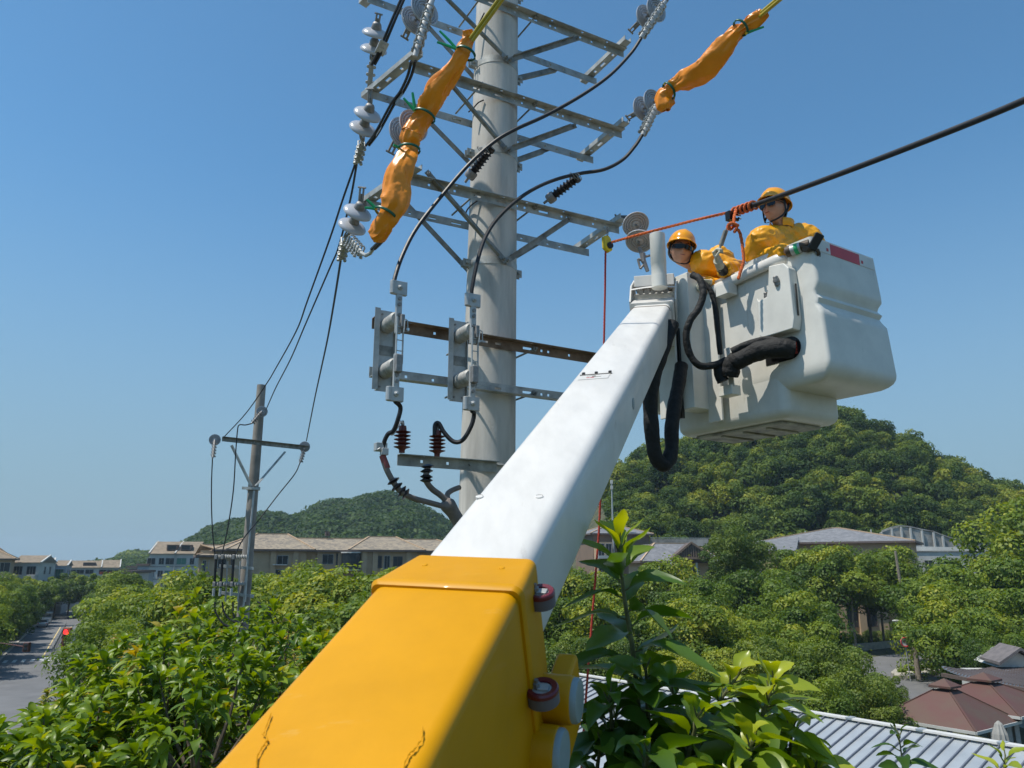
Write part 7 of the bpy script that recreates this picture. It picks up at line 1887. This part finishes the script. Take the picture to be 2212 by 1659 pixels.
for o_,s_ in ((-5.3,72),(-3.3,72),(-5.3,76),(-3.3,76)): m=MB(); q=RDp(s_,o_); m.tube([q,q+UP*2.2],.05,6); m.build('rack_post',M['alu'],t)
m=MB(); m.obox(c+UP*.9,RP*2.0,RD*5,UP*.9); m.build('body',M['carwhite'],t,bevel=.1)
# right street: sign, lamp, bare poles, stump trunk
g_=G(2003,1440); Ysn=g_.y
t=thing('road_sign','round red-rimmed no-left-turn sign on a grey post at the kerbed island','sign',(P(1958,1450,84).x,84,.42))
c=P(1955,1387,84); 
m=MB(); m.tube([Vector((c.x+.12,84,.4)),c+Vector((0,.05,.3))],.05,8); m.build('post',M['alu'],t)
m=MB(); m.lathe([(.50,0),(.50,.04)],c,Vector((0,-1,0)),28); m.build('sign_face',M['white'],t)
m=MB(); m.tube([c+Vector((math.cos(a)*.45,-.05,math.sin(a)*.45)) for a in [rad(15*q) for q in range(25)]],(.06),6); m.beam(c+Vector((-.3,-.055,.3)),c+Vector((.3,-.055,-.3)),.02,.07,Vector((0,-1,0))); m.build('red_ring',M['red'],t)
m=MB(); m.tube([c+Vector((.15,-.06,-.28)),c+Vector((.15,-.06,.02)),c+Vector((.05,-.06,.14)),c+Vector((-.12,-.06,.14))],.045,6); m.prism([c+Vector((-.10,-.08,.28)),c+Vector((-.10,-.08,0)),c+Vector((-.30,-.08,.14))],Vector((0,.03,0))); m.build('arrow',M['blackpl'],t)
p0_=P(1973,1378,86);  m=MB(); m.tube([Vector((P(1983,1450,86).x,86,.3)),p0_],[.30,.24],12); tag(m.build('cut_trunk',M['barkl'],None,smooth=30),'pale cut tree trunk standing beside the no-left-turn sign','trunk')
m=MB(); a=P(1934,1190,104); b=P(1952,1306,104); e=a+(b-a)*2.4; m.tube([a,b,Vector((e.x,e.y,0))],[.16,.24,.30],10); tag(m.build('bare_pole',M['barkl'],None,smooth=30),'bare leaning brown pole rising from the right-hand trees','pole')
t=thing('street_lamp','small pale street lamp head on a bent arm by the dark trunks','street lamp',(P(1948,1343,98).x,98,0))
c=P(1935,1341,98); m=MB(); m.sph(c,(.45,.22,.14),14,8); m.build('lamp_head',M['render'],t,smooth=True)
m=MB(); e=P(1962,1345,98); m.tube([c+Vector((.3,0,.05)),P(1950,1342,98),e,Vector((e.x+.3,98,0))],.06,8); m.build('lamp_post',M['alu'],t,smooth=True)
t=thing('telecom_mast','slender grey telecom mast before the wooded hill, right of the boom','mast',(P(1322,1110,165).x,165,0))
a=P(1321,1038,165); b=P(1323,1112,165); m=MB(); m.tube([a,b,Vector((b.x,165,0))],[.12,.18,.25],8); m.build('mast_pole',M['alu'],t)
for z in (0,-1.2): m=MB(); m.obox(a+UP*(z-.3),Vector((.5,0,0)),Vector((0,.5,0)),UP*.8); m.build('antenna_box',M['render'],t)
for i,(px,py,h,lb) in enumerate(((601,1127,12,'left one of two tiny pylons on the blue hill'),(612,1129,12,'right one of two tiny pylons on the blue hill'))):
    c=P(px,py+6,570); t=thing('pylon',lb,'pylon',c-UP*8,'pylons on the far hill'); m=MB(); m.tube([c-UP*8,c+UP*6],[.35,.15],6); m.build('tower',M['galvdark'],t)
    m=MB(); m.beam(c+UP*2.5-Vector((2.2,0,0)),c+UP*2.5+Vector((2.2,0,0)),.3,.3); m.build('cross_arm',M['galvdark'],t)
# ================= HAZE =================
hz=bpy.data.materials.new('haze_air'); hz.use_nodes=True; n_=hz.node_tree; n_.nodes.remove(n_.nodes['Principled BSDF'])
pv=n_.nodes.new('ShaderNodeVolumePrincipled'); pv.inputs['Density'].default_value=.00020; pv.inputs['Color'].default_value=(.66,.84,1.0,1); pv.inputs['Anisotropy'].default_value=.2
n_.links.new(pv.outputs[0],n_.nodes['Material Output'].inputs['Volume'])
m=MB(); m.obox((0,1600,62),(7000,0,0),(0,4200,0),(0,0,140)); o=m.build('haze',hz,None,loc=(0,0,0)); tag(o,kind='stuff',label='thin blue haze filling the air toward the far hills',cat='haze')
print('objects',len(bpy.data.objects))
